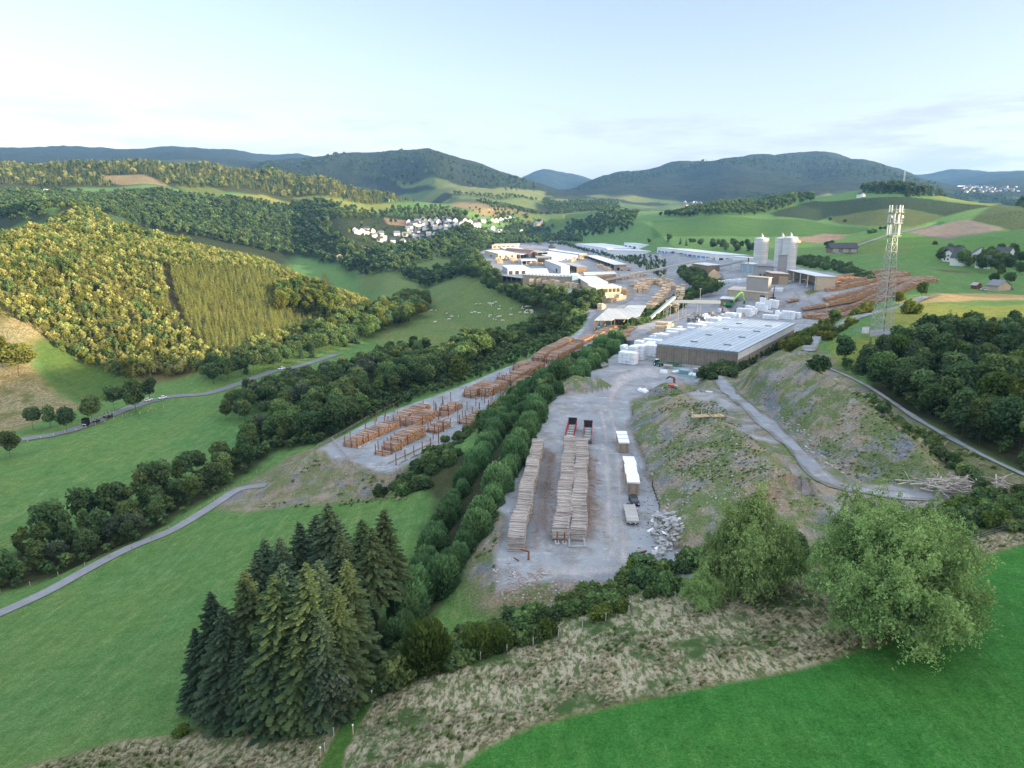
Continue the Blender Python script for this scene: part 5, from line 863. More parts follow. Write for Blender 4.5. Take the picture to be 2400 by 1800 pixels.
for i in range(14): MB().box(bw * (i + .2) / 14, bw * (i + .6) / 14, 3, 4.6, 10.36, 11, 'roof_grey').build('roof_vent', bh)
bd('sorting_hall', 'blue-grey hall joining the long tan hall and the angled white roofs', 'hall', 'A', (1160,512), (1232,510), (1150,482), 10, 'bluegrey', 'roof_pale')
bd('sawmill_hall', 'front wing with white roof and an open timber truss gable', 'hall', 'A', (1425,655), (1712,636), (1335,612), 7, 'pale_wood', 'roof_pale', win=wins(6,.5,.9,'dark','front',.03,.97,.8))
bd('sawmill_hall', 'middle wing with white roof running back from the front wing', 'hall', 'A', (1345,606), (1560,584), (1222,512), 7.6, 'tan_wall', 'roof_pale')
bd('sawmill_hall', 'rear wing with white roof right of the blue-grey hall', 'hall', 'A', (1300,500), (1655,489), (1290,470), 8.2, 'brown_wood', 'roof_pale')
def outline_shed(lb, zpts, h, posts, k='A'):
    P = [G(k, X, Y, h) for X, Y in zpts]; o = P[0]; zr = o[2] + h; e = empty('sawmill_shed', tuple(o), 0, lb, 'shed'); n = len(P); loc = [(p[0] - o[0], p[1] - o[1]) for p in P]
    MB().add([(x, y, h + .02 * i) for i in (0, 1) for x, y in loc], [tuple(range(n))[::-1], tuple(range(n, 2 * n))], 'shed_roof').build('roof', e) if False else MB().add([(x, y, h) for x, y in loc] + [(x, y, h + .4) for x, y in loc], [tuple(range(n))[::-1], tuple(range(n, 2 * n))] + [(i, (i + 1) % n, n + (i + 1) % n, n + i) for i in range(n)], 'shed_roof').build('roof', e)
    for a, b in posts:
        a, b = np.array(loc[a]), np.array(loc[b]); m_ = max(2, int(np.linalg.norm(b - a) / 7) + 1)
        for t in np.linspace(.02, .98, m_): q = a + (b - a) * t; MB().box(-.22, .22, -.22, .22, -1.5, h, 'green_paint' if t > .9 else 'brown_wood').build('post', e, (q[0], q[1], 0))
    return e, loc
e, loc = outline_shed('large pale roofed open sawmill shed with stepped edges at the top of the log yard', [(1408,1018),(1605,1018),(1635,995),(1790,992),(1830,935),(1905,935),(1992,805),(1795,803),(1745,850),(1562,850)], 6.6, [(0, 1), (2, 3), (4, 5), (0, 9)])
m = MB(); b0, b1 = np.array(loc[9]), np.array(loc[6])
m.bar((*b0, 2.9), (*b1, 2.9), .3, 'brown_wood', 6.8); m.build('back_wall', e)
m = MB()
for t in (.2, .45, .7): c = np.array(loc[0]) * (1 - t) + np.array(loc[3]) * t + np.array([2., 9.]); m.box(c[0] - 3, c[0] + 3, c[1] - 1, c[1] + 1, -.5, 1.8, 'teal_paint').bar((c[0], c[1], 1.5), (c[0] + 4, c[1] + 5, 4.4), 1.0, 'brown_wood')
m.build('saw_line', e)
bd('open_shed', 'long open storage shed nearest the parked lorry trailer', 'shed', 'A', (1632,388), (1770,383), (1325,266), 6, 'brown_wood', 'roof_pale', open_=('left',), posts=10)
bd('open_shed', 'far end of the long open storage sheds by the hedge', 'shed', 'A', (1240,272), (1325,264), (1065,209), 6, 'brown_wood', 'roof_pale', open_=('left',), posts=8)
bd('industrial_building', 'white factory with blue loading bays behind the hedge', 'factory', 'A', (1195,150), (1550,222), (1500,120), 7, 'white_paint', 'roof_pale', win=wins(7,.05,.5,'blue_bays'))
bd('industrial_building', 'small white hall above the white factory with blue bays', 'factory', 'A', (1745,140), (1905,160), (1860,114), 7, 'white_paint', 'roof_pale', win=wins(3,0,.5,'dark'))
bd('industrial_building', 'long white building with blue window band behind the vans', 'factory', 'B', (195,290), (878,364), (345,262), 7, 'white_paint', 'roof_pale', win=wins(14,.1,.5,'blue_bays','front',.02,.98,.8) + wins(4,.05,.5,'dark','right'))
bd('industrial_building', 'low white annex at the right end of the long white building', 'factory', 'B', (1045,392), (1275,382), (1060,375), 4, 'white_paint', 'roof_pale')
bd('industrial_building', 'white building at the left edge of the factory row by the hedge', 'factory', 'M', (0,615), (65,640), (150,615), 7, 'white_paint', 'roof_pale', win=wins(3,.05,.5,'blue_bays'))
bd('chip_store', 'weathered timber building at the end of the long conveyor', 'shed', 'B', (592,470), (757,486), (735,436), 9, 'brown_wood', 'roof_pale', win=wins(2,.25,.5,'concrete','front',.05,.95,.85))
bd('kiln_building', 'blue-grey metal box beside the left silo', 'building', 'B', (1165,470), (1272,470), (1160,445), 8, 'bluegrey', 'roof_pale')
bd('control_building', 'dark grey concrete building at the foot of the silos', 'building', 'B', (1325,500), (1512,492), (1280,472), 9, 'grey_panel', 'slate', win=wins(2,.55,.7,'concrete','front',.15,.9,.7) + wins(3,.2,.35,'dark','front',.15,.9,.5))
bd('packing_shed', 'brown timber shed with flat tan roof between silos and open hall', 'shed', 'B', (1492,582), (1682,580), (1395,545), 8, 'brown_wood', 'roof_tan', win=[('front',.42,.98,0,.8,'timber')])
bd('open_hall', 'open hall with white posts and long mossy grey roof', 'shed', 'B', (1657,542), (1985,657), (1850,542), 7, 'pale_wood', 'roof_pale', open_=('front',), posts=5)
bd('boiler_tower', 'tall plain grey-brown box building with the chimney', 'building', 'B', (1207,616), (1452,626), (1245,597), 15, 'grey_panel', 'roof_tan')
bd('boiler_house', 'beige building with pinkish roof in front of the tall grey box', 'building', 'B', (985,766), (1432,812), (1060,702), 8, 'tan_wall', 'roof_tan', win=[('front',.22,.44,.15,.6,'grey_panel'),('front',.5,.72,.15,.6,'grey_panel'),('front',.84,.95,0,.8,'dark')])
bd('small_annex', 'low wooden annex with white roof left of the green excavator', 'shed', 'B', (905,870), (1060,868), (935,828), 5, 'brown_wood', 'roof_pale')
bd('conveyor_house', 'tiny pale house where the sorting conveyor starts', 'shed', 'B', (500,470), (525,470), (500,462), 9, 'white_paint', 'roof_pale')
bd('yard_hut', 'small weathered box hut on the edge of the gravel yard', 'hut', 'C', (162,592), (250,600), (190,572), 2.6, 'brown_wood', 'slate')
bd('pale_tanks_house', 'pale container like building left of the silos', 'building', 'B', (1130,470), (1165,470), (1130,455), 6, 'pale_panel', 'roof_grey')
bd('gabled_house', 'white house with dark gable roof behind the sawmill', 'house', 'A', (900,205), (980,205), (890,170), 6, 'render_white', 'roof_dark', kind='gabley', pitch=.4, win=wins(3,.3,.6,'dark'))
bd('flat_workshop', 'large low white building with roof units left of the timber hall', 'building', 'A', (930,300), (1235,275), (870,235), 5.5, 'pale_panel', 'roof_pale', win=wins(5,.1,.7,'bluegrey'))
# silos
def silo(k, X, Y, r, h, lb):
    p = G(k, X, Y); e = empty('silo', tuple(p), 0, lb, 'silo'); MB().cyl(0, 0, -1, h, r, r, 40, 'silo_skin', False).build('tank', e, sm=True); MB().cyl(0, 0, h, h + 1.2, r + .08, r * .35, 40, 'silo_skin').build('roof', e)
    q = MB(); 
    for i in range(24):
        a = 2 * math.pi * i / 24; b = a + 2 * math.pi / 24; q.bar((r * 1.02 * math.cos(a), r * 1.02 * math.sin(a), h + 1.1), (r * 1.02 * math.cos(b), r * 1.02 * math.sin(b), h + 1.1), .07, 'galv'); q.bar((r * 1.02 * math.cos(a), r * 1.02 * math.sin(a), h), (r * 1.02 * math.cos(a), r * 1.02 * math.sin(a), h + 1.1), .06, 'galv')
    q.build('railing', e); q = MB().cyl(0, 0, h + 1, h + 3.2, 1.2, 1.0, 12, 'galv').cyl(-.4, 0, h + 3.2, h + 4.6, .5, .8, 10, 'galv').bar((0, 0, h + 4), (1.8, 0, h + 1.6), .6, 'galv'); q.build('filter_head', e)
    q = MB(); x = r * .75; y = -r * .72
    for s in (-.25, .25): q.bar((x + s, y, 0), (x + s, y, h + 1), .06, 'steel')
    for i in range(30): q.bar((x - .25, y, h * i / 30), (x + .25, y, h * i / 30), .05, 'steel')
    q.build('ladder', e)
    for z in (h * .55, h * .75): MB().box(x - 1, x + .6, y - 1.1, y, z, z + .12, 'steel').build('landing', e)
silo('B', 1352, 470, 6.3, 22.5, 'left silo, a white round steel tower standing alone'); silo('B', 1578, 515, 5.6, 25, 'rear silo of the right hand pair, partly hidden by its neighbour'); silo('B', 1668, 532, 6.0, 26.5, 'front silo of the right hand pair with landings and ladder')
bd('silo_tower', 'plain grey box tower clamped to the right hand silos', 'building', 'B', (1562,372), (1666,374), (1562,366), 15, 'grey_panel', 'roof_grey')
p = G('B', 1203, 700); e = empty('chimney', tuple(p), 0, 'slim silver chimney with black tip beside the tall grey box', 'chimney'); MB().cyl(0, 0, -1, 17, .55, .5, 14, 'galv').build('stack', e); MB().cyl(0, 0, 17, 20, .5, .45, 14, 'dark').build('tip', e)
# conveyors
def conveyor(lb, p, q, w, legs, roofm='galv'):
    e = empty('conveyor', tuple(p), 0, lb, 'conveyor'); P = Vector((0, 0, 0)); Q = Vector(q - p); MB().bar(P, Q, w, 'galv', w * .8).build('gallery', e)
    for t in legs:
        c = P.lerp(Q, t); z = gh(p[0] + c.x, p[1] + c.y) - p[2] - .5; m = MB()
        for sx in (-1, 1): m.bar((c.x + sx * w * .6, c.y, z), (c.x + sx * w * .3, c.y, c.z), .22, 'steel')
        for i in range(4): zz = z + (c.z - z) * i / 4; m.bar((c.x - w * .55, c.y, zz), (c.x + w * .5, c.y, zz + (c.z - z) / 4), .12, 'steel')
        m.build('trestle', e)
def up(p, z): p = np.array(p); p[2] += z; return p
conveyor('long grey conveyor rising from the sawmill to the weathered chip store', up(G('A', 1530, 560, 3), 3), up(G('B', 830, 405, 12), 12), 2.0, (.3, .55, .8))
conveyor('short conveyor between chip store and left silo', up(G('B', 890, 505, 4), 4), up(G('B', 1170, 440, 10), 10), 1.6, (.5,))
conveyor('level conveyor bridge crossing the green slope to the annex', up(G('B', 290, 895, 9), 9), up(G('B', 905, 905, 8), 8), 2.2, (.02, .35, .62))
conveyor('steep conveyor climbing from the log intake to the bridge', up(G('B', 110, 1090, 1), 1), up(G('B', 388, 848, 12), 12), 1.8, (.35, .62, .8))
for X0, Y0, h, lb in [(215,660,24,'tallest lamp mast beside the timber yard'),(155,650,18,'middle lamp mast beside the timber yard'),(103,610,16,'left lamp mast beside the timber yard'),(78,600,17,'leftmost slender mast of the four by the timber yard'),(670,975,13,'lamp mast in front of the conveyor bridge'),(425,1120,10,'lamp mast at the lower end of the green slope'),(2085,1160,12,'lamp mast beside the right log piles'),(935,830,10,'lamp mast left of the beige boiler house')]:
    p = G('B', X0, Y0); e = empty('lamp_mast', tuple(p), 0, lb, 'mast'); MB().cyl(0, 0, -.5, h, .22, .12, 8, 'galv').build('pole', e); MB().box(-.9, .9, -.2, .2, h, h + .35, 'galv').build('lamp_head', e)
# mast with antennas
p = W(2066, 779); tp = at_d(2101.5, 487, math.hypot(p[0], p[1])); Hm = tp[2] - p[2]; e = empty('radio_mast', tuple(p), .32, 'tall square lattice mast crowded with antennas on the meadow', 'mast')
lw = lambda z: 3.0 + (1.1 - 3.0) * min(1, z / (Hm * .78))
for sx, sy in ((-1, -1), (1, -1), (1, 1), (-1, 1)):
    m = MB(); zs_ = np.linspace(0, Hm, 12)
    for a, b in zip(zs_[:-1], zs_[1:]): m.bar((sx * lw(a), sy * lw(a), a - (.6 if a == 0 else 0)), (sx * lw(b), sy * lw(b), b), .2, 'galv')
    m.build('leg', e)
m = MB(); nb = 13
for i in range(nb):
    a, b = Hm * .78 * i / nb, Hm * .78 * (i + 1) / nb; c = (a + b) / 2
    for k in range(4):
        c0 = [(-1, -1), (1, -1), (1, 1), (-1, 1)][k]; c1 = [(-1, -1), (1, -1), (1, 1), (-1, 1)][(k + 1) % 4]; P0 = lambda cc, z: (cc[0] * lw(z), cc[1] * lw(z), z)
        m.bar(P0(c0, b), P0(c1, b), .13 if i % 2 else .2, 'galv'); m.bar(P0(c0, a), P0(c1, b), .11, 'galv'); m.bar(P0(c1, a), P0(c0, b), .11, 'galv')
m.build('bracing', e)
for z in (.78, .88, .965):
    m = MB(); m.box(-2.1, 2.1, -2.1, 2.1, Hm * z, Hm * z + .14, 'steel')
    for a in range(4):
        c = [(-2.1, -2.1), (2.1, -2.1), (2.1, 2.1), (-2.1, 2.1)]; m.bar((*c[a], Hm * z + 1), (*c[(a + 1) % 4], Hm * z + 1), .07, 'steel')
    m.build('platform', e)
for r_, (z0, z1, n) in enumerate(((.79, .87, 9), (.885, .95, 9), (.965, 1.02, 10))):
    for i in range(n): a = 6.283 * i / n + r_; MB().box(-.2, .2, -.12, .12, 0, Hm * (z1 - z0), 'white_paint' if i % 3 else 'galv').build('antenna_panel', e, (2.35 * math.cos(a), 2.35 * math.sin(a), Hm * z0), a + 1.57)
for x, y in ((-2.4, -.8), (2.4, -1.2)): MB().cyl(0, 0, -.25, .25, .55, .55, 12, 'white_paint').build('dish', e, (x, y, Hm * .93)).rotation_euler = (1.57, 0, .3)
MB().bar((1.1, 0, 0), (.4, 0, Hm * .95), .12, 'dark').build('cable_run', e)
e2 = empty('equipment_fence', tuple(p), .32, 'low wire fence around the foot of the lattice mast', 'fence'); m = MB()
for k in range(4):
    c = [(-9, -5), (7, -5), (7, 5), (-9, 5)]; a, b = c[k], c[(k + 1) % 4]
    for t in np.linspace(0, 1, 7)[:-1]: MB().box(-.05, .05, -.05, .05, -.5, 1.6, 'galv').build('post', e2, (a[0] + (b[0] - a[0]) * t, a[1] + (b[1] - a[1]) * t, 0))
    for z in (.4, .9, 1.5): m.bar((*a, z), (*b, z), .05, 'galv')
m.build('wire', e2); tag(MB().box(-1.2, 1.2, -.6, .6, -.3, 2.1, 'white_paint').box(-1.3, 1.3, -.7, .7, 2.105, 2.2, 'galv').build('equipment_cabinet', None, tuple(p + np.array([-6.5, 0, 0])), .3), 'white equipment cabinet beside the foot of the lattice mast', 'cabinet')
p = W(2116, 441, 0, 2000); e = empty('thin_mast', tuple(p), 0, 'thin lattice mast on the far wooded hill crest', 'mast'); m = MB()
for sx, sy in ((-1, -1), (1, -1), (0, 1)): m.bar((sx * 1.6, sy * 1.6, 0), (sx * .5, sy * .5, 36), .5, 'galv')
m.build('legs', e); m = MB(); [m.box(-1.5 + z * .028, 1.5 - z * .028, -.15, .15, z, z + .3, 'galv') for z in range(3, 36, 4)]; m.build('bracing', e)
# ------------------------------------------------------------------ houses
def house(p, w_, d, h, rh, rz, label, cat='house', group=None, wall='render_white', roof='roof_dark', wn='slate', nwin=3, detail=True):
    e = empty('house', (p[0], p[1], p[2]), rz, label, cat, group); x, y = w_ / 2, d / 2
    MB().add([(-x, -y, -3), (x, -y, -3), (x, y, -3), (-x, y, -3), (-x, -y, h), (x, -y, h), (x, y, h), (-x, y, h), (0, -y, h + rh), (0, y, h + rh)], [(0, 1, 5, 8, 4), (2, 3, 7, 9, 6), (1, 2, 6, 5), (3, 0, 4, 7), (0, 3, 2, 1)], wall).build('wall', e)
    o = .5; k = rh / x * o; q = MB()
    for s in (-1, 1): a, b = (s * (x + o), h - k), (0, h + rh); q.add([(a[0], -y - o, a[1]), (a[0], y + o, a[1]), (b[0], y + o, b[1]), (b[0], -y - o, b[1]), (a[0], -y - o, a[1] + .22), (a[0], y + o, a[1] + .22), (b[0], y + o, b[1] + .22), (b[0], -y - o, b[1] + .22)], [(0, 1, 2, 3), (7, 6, 5, 4), (0, 4, 5, 1), (0, 3, 7, 4), (1, 5, 6, 2)], roof)
    r = q.build('roof', e)
    if detail:
        MB().box(x * .2, x * .2 + .7, -.35, .35, h + rh * .6, h + rh + .9, 'brown_wood').build('chimney', r)
        for i in range(nwin):
            xx = -x + w_ * (i + .3) / nwin
            for z in ((1.0, 3.7) if h > 4.5 else (1.0,)): MB().box(xx, xx + 1.2, -y - .06, -y - .003, z, z + 1.3, 'dark').build('window', e)
    return e
hm = [None]
V_ = [(140,270),(165,290),(210,290),(262,268),(255,290),(325,285),(345,330),(410,310),(400,370),(438,365),(535,385),(575,310),(660,318),(640,395),(655,405),(700,190),(722,240),(795,240),(780,170),(850,165),(775,200),(740,205),(800,185),(870,250),(760,320),(830,320),(905,312),(975,318),(785,290),(725,290),(760,370),(845,360),(930,365),(720,390),(905,395),(920,180),(960,205),(990,170),(1010,185),(975,245),(1030,235),(1085,220),(1095,270),(1055,300),(1070,330),(1115,330),(1070,155),(1115,165),(1090,190),(1180,180),(1140,220),(1185,215),(1200,255),(1240,210),(1245,240),(1280,180),(1290,240),(1330,190),(1295,210),(1270,300),(1325,280),(1215,300),(1180,305),(1340,235),(1385,230),(1420,215),(1390,200),(1400,300),(1450,300),(1480,305),(1465,170),(1575,165),(1605,165),(1650,158),(1690,155),(1720,150),(1745,145),(1770,135),(1565,245),(1600,300),(1640,270),(1630,310),(1670,310),(1720,300),(1550,345),(1800,215),(1855,200),(1920,215),(1865,285),(1990,240),(2020,200),(580,475),(560,505),(870,200),(845,225),(690,260)]
GR = random.Random(4)
order = sorted(range(len(V_)), key=lambda i: V_[i][0])
for j, i in enumerate(order):
    X, Y = V_[i]; p = G('V', X, Y + 8); w_ = GR.uniform(8.5, 12); rz = GR.choice([.25, .35, 1.8, 1.95, -.2]) + GR.uniform(-.1, .1); row = 'upper' if Y < 200 else ('middle' if Y < 290 else 'lower')
    house(p, w_, GR.uniform(9, 13), GR.uniform(4.5, 6), w_ * GR.uniform(.38, .48), rz, 'white village house with dark gable roof in the %s rows, %s house from the left' % (row, ORD[sum(1 for q in order[:j] if ('upper' if V_[q][1] < 200 else ('middle' if V_[q][1] < 290 else 'lower')) == row)]), 'house', 'houses of the village', roof=GR.choice(['roof_dark', 'slate', 'roof_dark', 'slate']) if GR.random() < .93 else 'roof_tan', detail=False)
p = G('V', 2075, 225); e = empty('church', tuple(p), .2, 'village church with slender dark spire among trees', 'church'); MB().box(-4, 4, -4, 4, -3, 14, 'tan_wall').build('tower', e); MB().cyl(0, 0, 14, 32, 4.2, .1, 4, 'slate').build('spire', e); MB().box(-18, -4.01, -6, 6, -3, 9, 'tan_wall').add([(-18.4, -6.5, 9), (-4.02, -6.5, 9), (-4.02, 0, 14), (-18.4, 0, 14), (-4.02, 6.5, 9), (-18.4, 6.5, 9)], [(0, 1, 2, 3), (3, 2, 4, 5), (0, 3, 5), (1, 4, 2), (0, 5, 4, 1)], 'slate').build('nave', e)
for X, Y, w_, d, rz, lb in [(1752,775,11,13,.7,'large white house with solar roof, leftmost of the farm houses'),(1785,808,8,9,.7,'small white annex below the leftmost farm house'),(1725,780,7,8,-.8,'low white wing left of the leftmost farm house'),(1918,782,12,13,-.5,'white farm house with solar panels on its roof, middle of the group'),(1942,825,8,9,.9,'little white house just below the middle farm house'),(2075,778,11,12,.5,'white farm house with dark roof, rightmost of the group')]: house(G('P', X, Y), w_, d, 6, w_ * .42, rz, lb)
p = G('P', 1030, 722); e = empty('barn', tuple(p), .05, 'long dark roofed barn with pale doors on the field edge', 'barn'); MB().box(-14, 14, -5, 5, -1, 4.6, 'brown_wood').build('wall', e); MB().add([(-15, -6.2, 4.2), (15, -6.2, 4.2), (15, 0, 9.5), (-15, 0, 9.5), (15, 6.2, 4.2), (-15, 6.2, 4.2)], [(0, 1, 2, 3), (3, 2, 4, 5), (0, 3, 5), (1, 4, 2), (0, 5, 4, 1)], 'roof_dark').build('roof', e)
for x in (-12, -1.5, 7): MB().box(x, x + 6, -5.1, -5.004, .1, 3.9, 'concrete').build('door', e)
for k, X, Y, w_, d, h, lb, wl, rf in [('P',2043,970,11,7,3.2,'dark roofed field shed beside the parked cars','tan_wall','slate'),('P',1900,958,5,3,2.2,'small red field hut left of the parked cars','rust','roof_grey'),('P',1155,365,12,9,5,'white house among trees on the far field crest','render_white','roof_dark'),('P',745,660,7,4,2.5,'small shelter on the edge of the brown field','tan_wall','roof_grey'),('J',200,600,16,9,4,'reddish farm building in the upper left field','rust','roof_grey'),('J',300,553,14,7,3,'tiny white shed in the upper left field','white_paint','roof_pale'),('J',1180,888,22,9,3,'long pale roofed shed on top of the sunlit hill','white_paint','roof_pale'),('K',500,705,13,9,5,'grey barn on the edge of the far meadow','brown_wood','slate'),('K',145,1125,11,9,5,'lone house in the dark wood left of the pasture','tan_wall','roof_dark')]:
    house(G(k, X, Y), w_, d, h, w_ * .25, 1.5 if w_ > 12 else .4, lb, 'building', None, wl, rf, detail=False)
for X, Y, l, lb in [(1870,297,90,'row of white tunnels on the distant hillside field')]:
    p = G('P', X, Y); tag(MB().box(-l, l, -4, 4, -3, 5, 'white_paint').cyl(0, 0, 5.01, 5.5, 3, 2, 8, 'white_paint').build('field_tunnel', None, tuple(p), .1), lb, 'tunnel')
# specks of the two far villages
for k, X0, X1, Y0, Y1, n, lb in (('P', 1800, 2180, 296, 335, 60, 'tiny pale house of the distant town on the right'), ('P', 5, 120, 400, 435, 22, 'tiny pale house of the distant hamlet behind the wooded hill')):
    for i, X in enumerate(sorted(GR.uniform(X0, X1) for _ in range(n))):
        pass; Y = Y0 + (Y1 - Y0) * GR.random() * (1 if k == 'P' else 1); p = G(k, X, Y); s = GR.uniform(9, 13); house(p, s, s * 1.3, s * .5, s * .45, GR.uniform(0, 3), (ORD[i] + ' ' + lb + ', counted from left'), 'house', wall=GR.choice(['concrete', 'render_white', 'tan_wall']), group='houses of the distant ' + ('town' if n > 50 else 'hamlet'), detail=False)
# ------------------------------------------------------------------ timber
def logmesh(name, rows, mat, endm, n=6):
    """rows: list of (centre, axis unit, length, r0, r1)"""
    C = np.array([r[0] for r in rows]); A_ = unit(np.array([r[1] for r in rows])); L_ = np.array([r[2] for r in rows])[:, None]; r0 = np.array([r[3] for r in rows])[:, None]; r1 = np.array([r[4] for r in rows])[:, None]
    X = unit(np.cross(A_, [0, 0.01, 1.])); Y = np.cross(A_, X); vs = []
    for s, r in ((-.5, r0), (.5, r1)):
        for i in range(n): t = 2 * math.pi * i / n; vs.append(C + A_ * L_ * s + X * r * math.cos(t) + Y * r * math.sin(t))
    V = np.stack(vs, 1); m = len(rows); b = np.arange(m)[:, None] * 2 * n; f = [np.stack([b[:, 0] + i, b[:, 0] + (i + 1) % n, b[:, 0] + n + (i + 1) % n, b[:, 0] + n + i], 1) for i in range(n)]; mi = [np.zeros(m)] * n
    for o in (0, n): f += [np.stack([b[:, 0] + o + k for k in (0, 1, 2, 3)], 1), np.stack([b[:, 0] + o + k for k in (3, 4, 5, 0)], 1)]; mi += [np.ones(m)] * 2
    lv = np.repeat(g0.uniform(0, 1, m), 2 * n); return rawmesh(name, V.reshape(-1, 3), np.vstack(f), [mat, endm], np.concatenate(mi), lv=lv)
def logmat(name, c1, c2, sc=1.5):
    m, t = nodes_mat(name); v = ocoord(t); lv = attr(t, 'lv').outputs['Fac']; oi = N(t, 'ShaderNodeObjectInfo'); x = mathn(t, 'FRACT', mathn(t, 'ADD', lv, mathn(t, 'MULTIPLY', oi.outputs['Random'], 7.)), 0)
    c = mixc(t, x, c1, c2); n = noise(t, v, sc, 4, .7, .35, .65); c = mixc(t, mathn(t, 'MULTIPLY', n, .6), c, mixc(t, 1., c, (.62, .58, .55), 'MULTIPLY')); finish(t, c, .9); return m
logmat('logs_pale', (.28, .245, .22), (.58, .53, .48)); logmat('logs_brown', (.26, .17, .12), (.52, .37, .28)); logmat('ends_orange', (.62, .30, .11), (.88, .55, .30), 3); logmat('ends_pale', (.45, .33, .22), (.70, .56, .42), 3)
def stack_frame(n0, n1, zoff=0.):
    a = W(*n0); b = W(*n1); d = unit((b - a)[:2]); return a, b, d, np.array([d[1], -d[0]]), float(np.linalg.norm((b - a)[:2]))
NLOG = [0]
def nearstack(n0, n1, length, height, label, toplabel, grp, ntop, seed, r=.135):
    g = np.random.default_rng(seed); a, b, d, s, Ln = stack_frame(n0, n1); rows = []; tops = []; ny = int(Ln / (r * 2)); nz = int(height / (r * 1.8))
    for j in range(ny):
        y = j * r * 2; hh = nz + int(round(math.sin(y * .21 + seed) * .8 + g.uniform(-.5, .5))); c0 = a[:2] + d * y; zb = gh(c0[0], c0[1])
        tw = math.sin(y * .33 + seed * 2) * .18
        for k in range(hh):
            rr = g.uniform(.7, 1.25) * r; ax = np.array([s[0], s[1], g.uniform(-.02, .02)]) + np.array([d[0], d[1], 0]) * (g.uniform(-.05, .05) + (g.uniform(-.09, .09) if k == hh - 1 else 0)); c = np.array([*(c0 + s * (g.uniform(-.14, .14) + tw) + d * g.uniform(-.05, .05)), zb + r + k * r * 1.8]); row = (c, ax, length * g.uniform(.93, 1.04), rr, rr * g.uniform(.72, .95))
            (tops if k == hh - 1 else rows).append(row)
            if k == hh - 1 and g.random() < .55: rows.append((c + np.array([d[0] * r, d[1] * r, r * 1.3]), ax + np.array([d[0], d[1], 0]) * g.uniform(-.16, .16), length * g.uniform(.8, 1), rr * .9, rr * .6))
    rows += tops[ntop:]; o = tag(link('log_stack', logmesh('log_stack', rows, 'logs_pale', 'ends_pale')), label, 'log stack')
    for i, row in enumerate(tops[:ntop]): c = row[0]; me = logmesh('log', [(np.zeros(3),) + row[1:]], 'logs_pale', 'ends_pale', 7); tag(link('log', me, None, tuple(c)), ORD[i] + ' ' + toplabel + ' from its near end', 'log', grp)
    return a, b, d, s, Ln
S1 = nearstack(z_('D', 470, 1262), z_('D', 668, 372), 3.1, 2.7, 'long stack of pale barkless logs beside the left hedge bank', 'pale log lying across the top of the left log stack', 'top logs of the left stack', 98, 1)
S2 = nearstack(z_('D', 868, 1172), z_('D', 948, 345), 3.2, 2.5, 'left half of the double log stack in the middle of the yard', 'pale log lying across the top of the middle log stack', 'top logs of the middle stack', 95, 2)
S3 = nearstack(z_('D', 1012, 1172), z_('D', 1050, 362), 3.1, 2.5, 'right half of the double log stack behind the red trailers', 'pale log lying across the top of the right log stack', 'top logs of the right stack', 95, 3)
# debris beside the stacks, loose bark and offcuts
rows = []
for (l, n) in (([(1195,1310),(1180,1060),(1210,1050),(1235,1290)], 60), ([(1375,1260),(1368,1050),(1400,1050),(1420,1270)], 190), ([(1255,1250),(1290,1060),(1300,1060),(1300,1260)], 120), ([(1170,1390),(1190,1320),(1270,1330),(1340,1400),(1300,1450),(1200,1440)], 200)):
    P = WP(l)
    for _ in range(n):
        t = g0.random(2); c = P[g0.integers(len(P))] * (1 - t[0]) + P[g0.integers(len(P))] * t[0]; c = c * (1 - t[1] * .7) + P.mean(0) * t[1] * .7; z = gh(c[0], c[1]); rows.append((np.array([c[0], c[1], z + .06]), np.array([g0.normal(), g0.normal(), .05]), g0.uniform(.3, 1.6), .05, .03))
tag(link('bark_litter', logmesh('bark_litter', rows, 'logs_brown', 'ends_pale', 6)), 'scattered sticks and bark pieces on the gravel between the log stacks', 'litter', kind='stuff')
for i, (X, lb) in enumerate(((832, 'left concrete foot under the front of the middle log stack'), (896, 'right concrete foot under the front of the middle log stack'))):
    p = G('D', X, 1198); e = empty('stack_bollard', tuple(p), .06, lb, 'bollard'); MB().box(-.4, .4, -.5, .9, -.1, .3, 'concrete').build('foot', e); MB().box(-.12, .12, -.1, .1, .31, 2.5, 'rust').build('post', e)
p = G('D', 1003, 1222); e = empty('loader_fork', tuple(p), .06, 'pale steel fork frame leaning on the end of the right log stack', 'fork'); MB().bar((-1.4, .2, 0), (-1.4, .9, 2.7), .14, 'concrete').bar((1.4, .2, 0), (1.4, .9, 2.7), .14, 'concrete').build('upright', e); MB().add([(-1.5, -.5, .05), (1.5, -.5, .05), (.9, -.2, .06), (-.9, -.2, .06), (-1.5, -.5, .35), (1.5, -.5, .35), (.9, -.2, .36), (-.9, -.2, .36)], [(0, 1, 5, 4), (1, 2, 6, 5), (2, 3, 7, 6), (3, 0, 4, 7), (4, 5, 6, 7), (0, 3, 2, 1)], 'concrete').bar((-1.45, -.3, .2), (-1.4, .5, 1.4), .3, 'concrete').bar((1.45, -.3, .2), (1.4, .5, 1.4), .3, 'concrete').build('bracket', e)
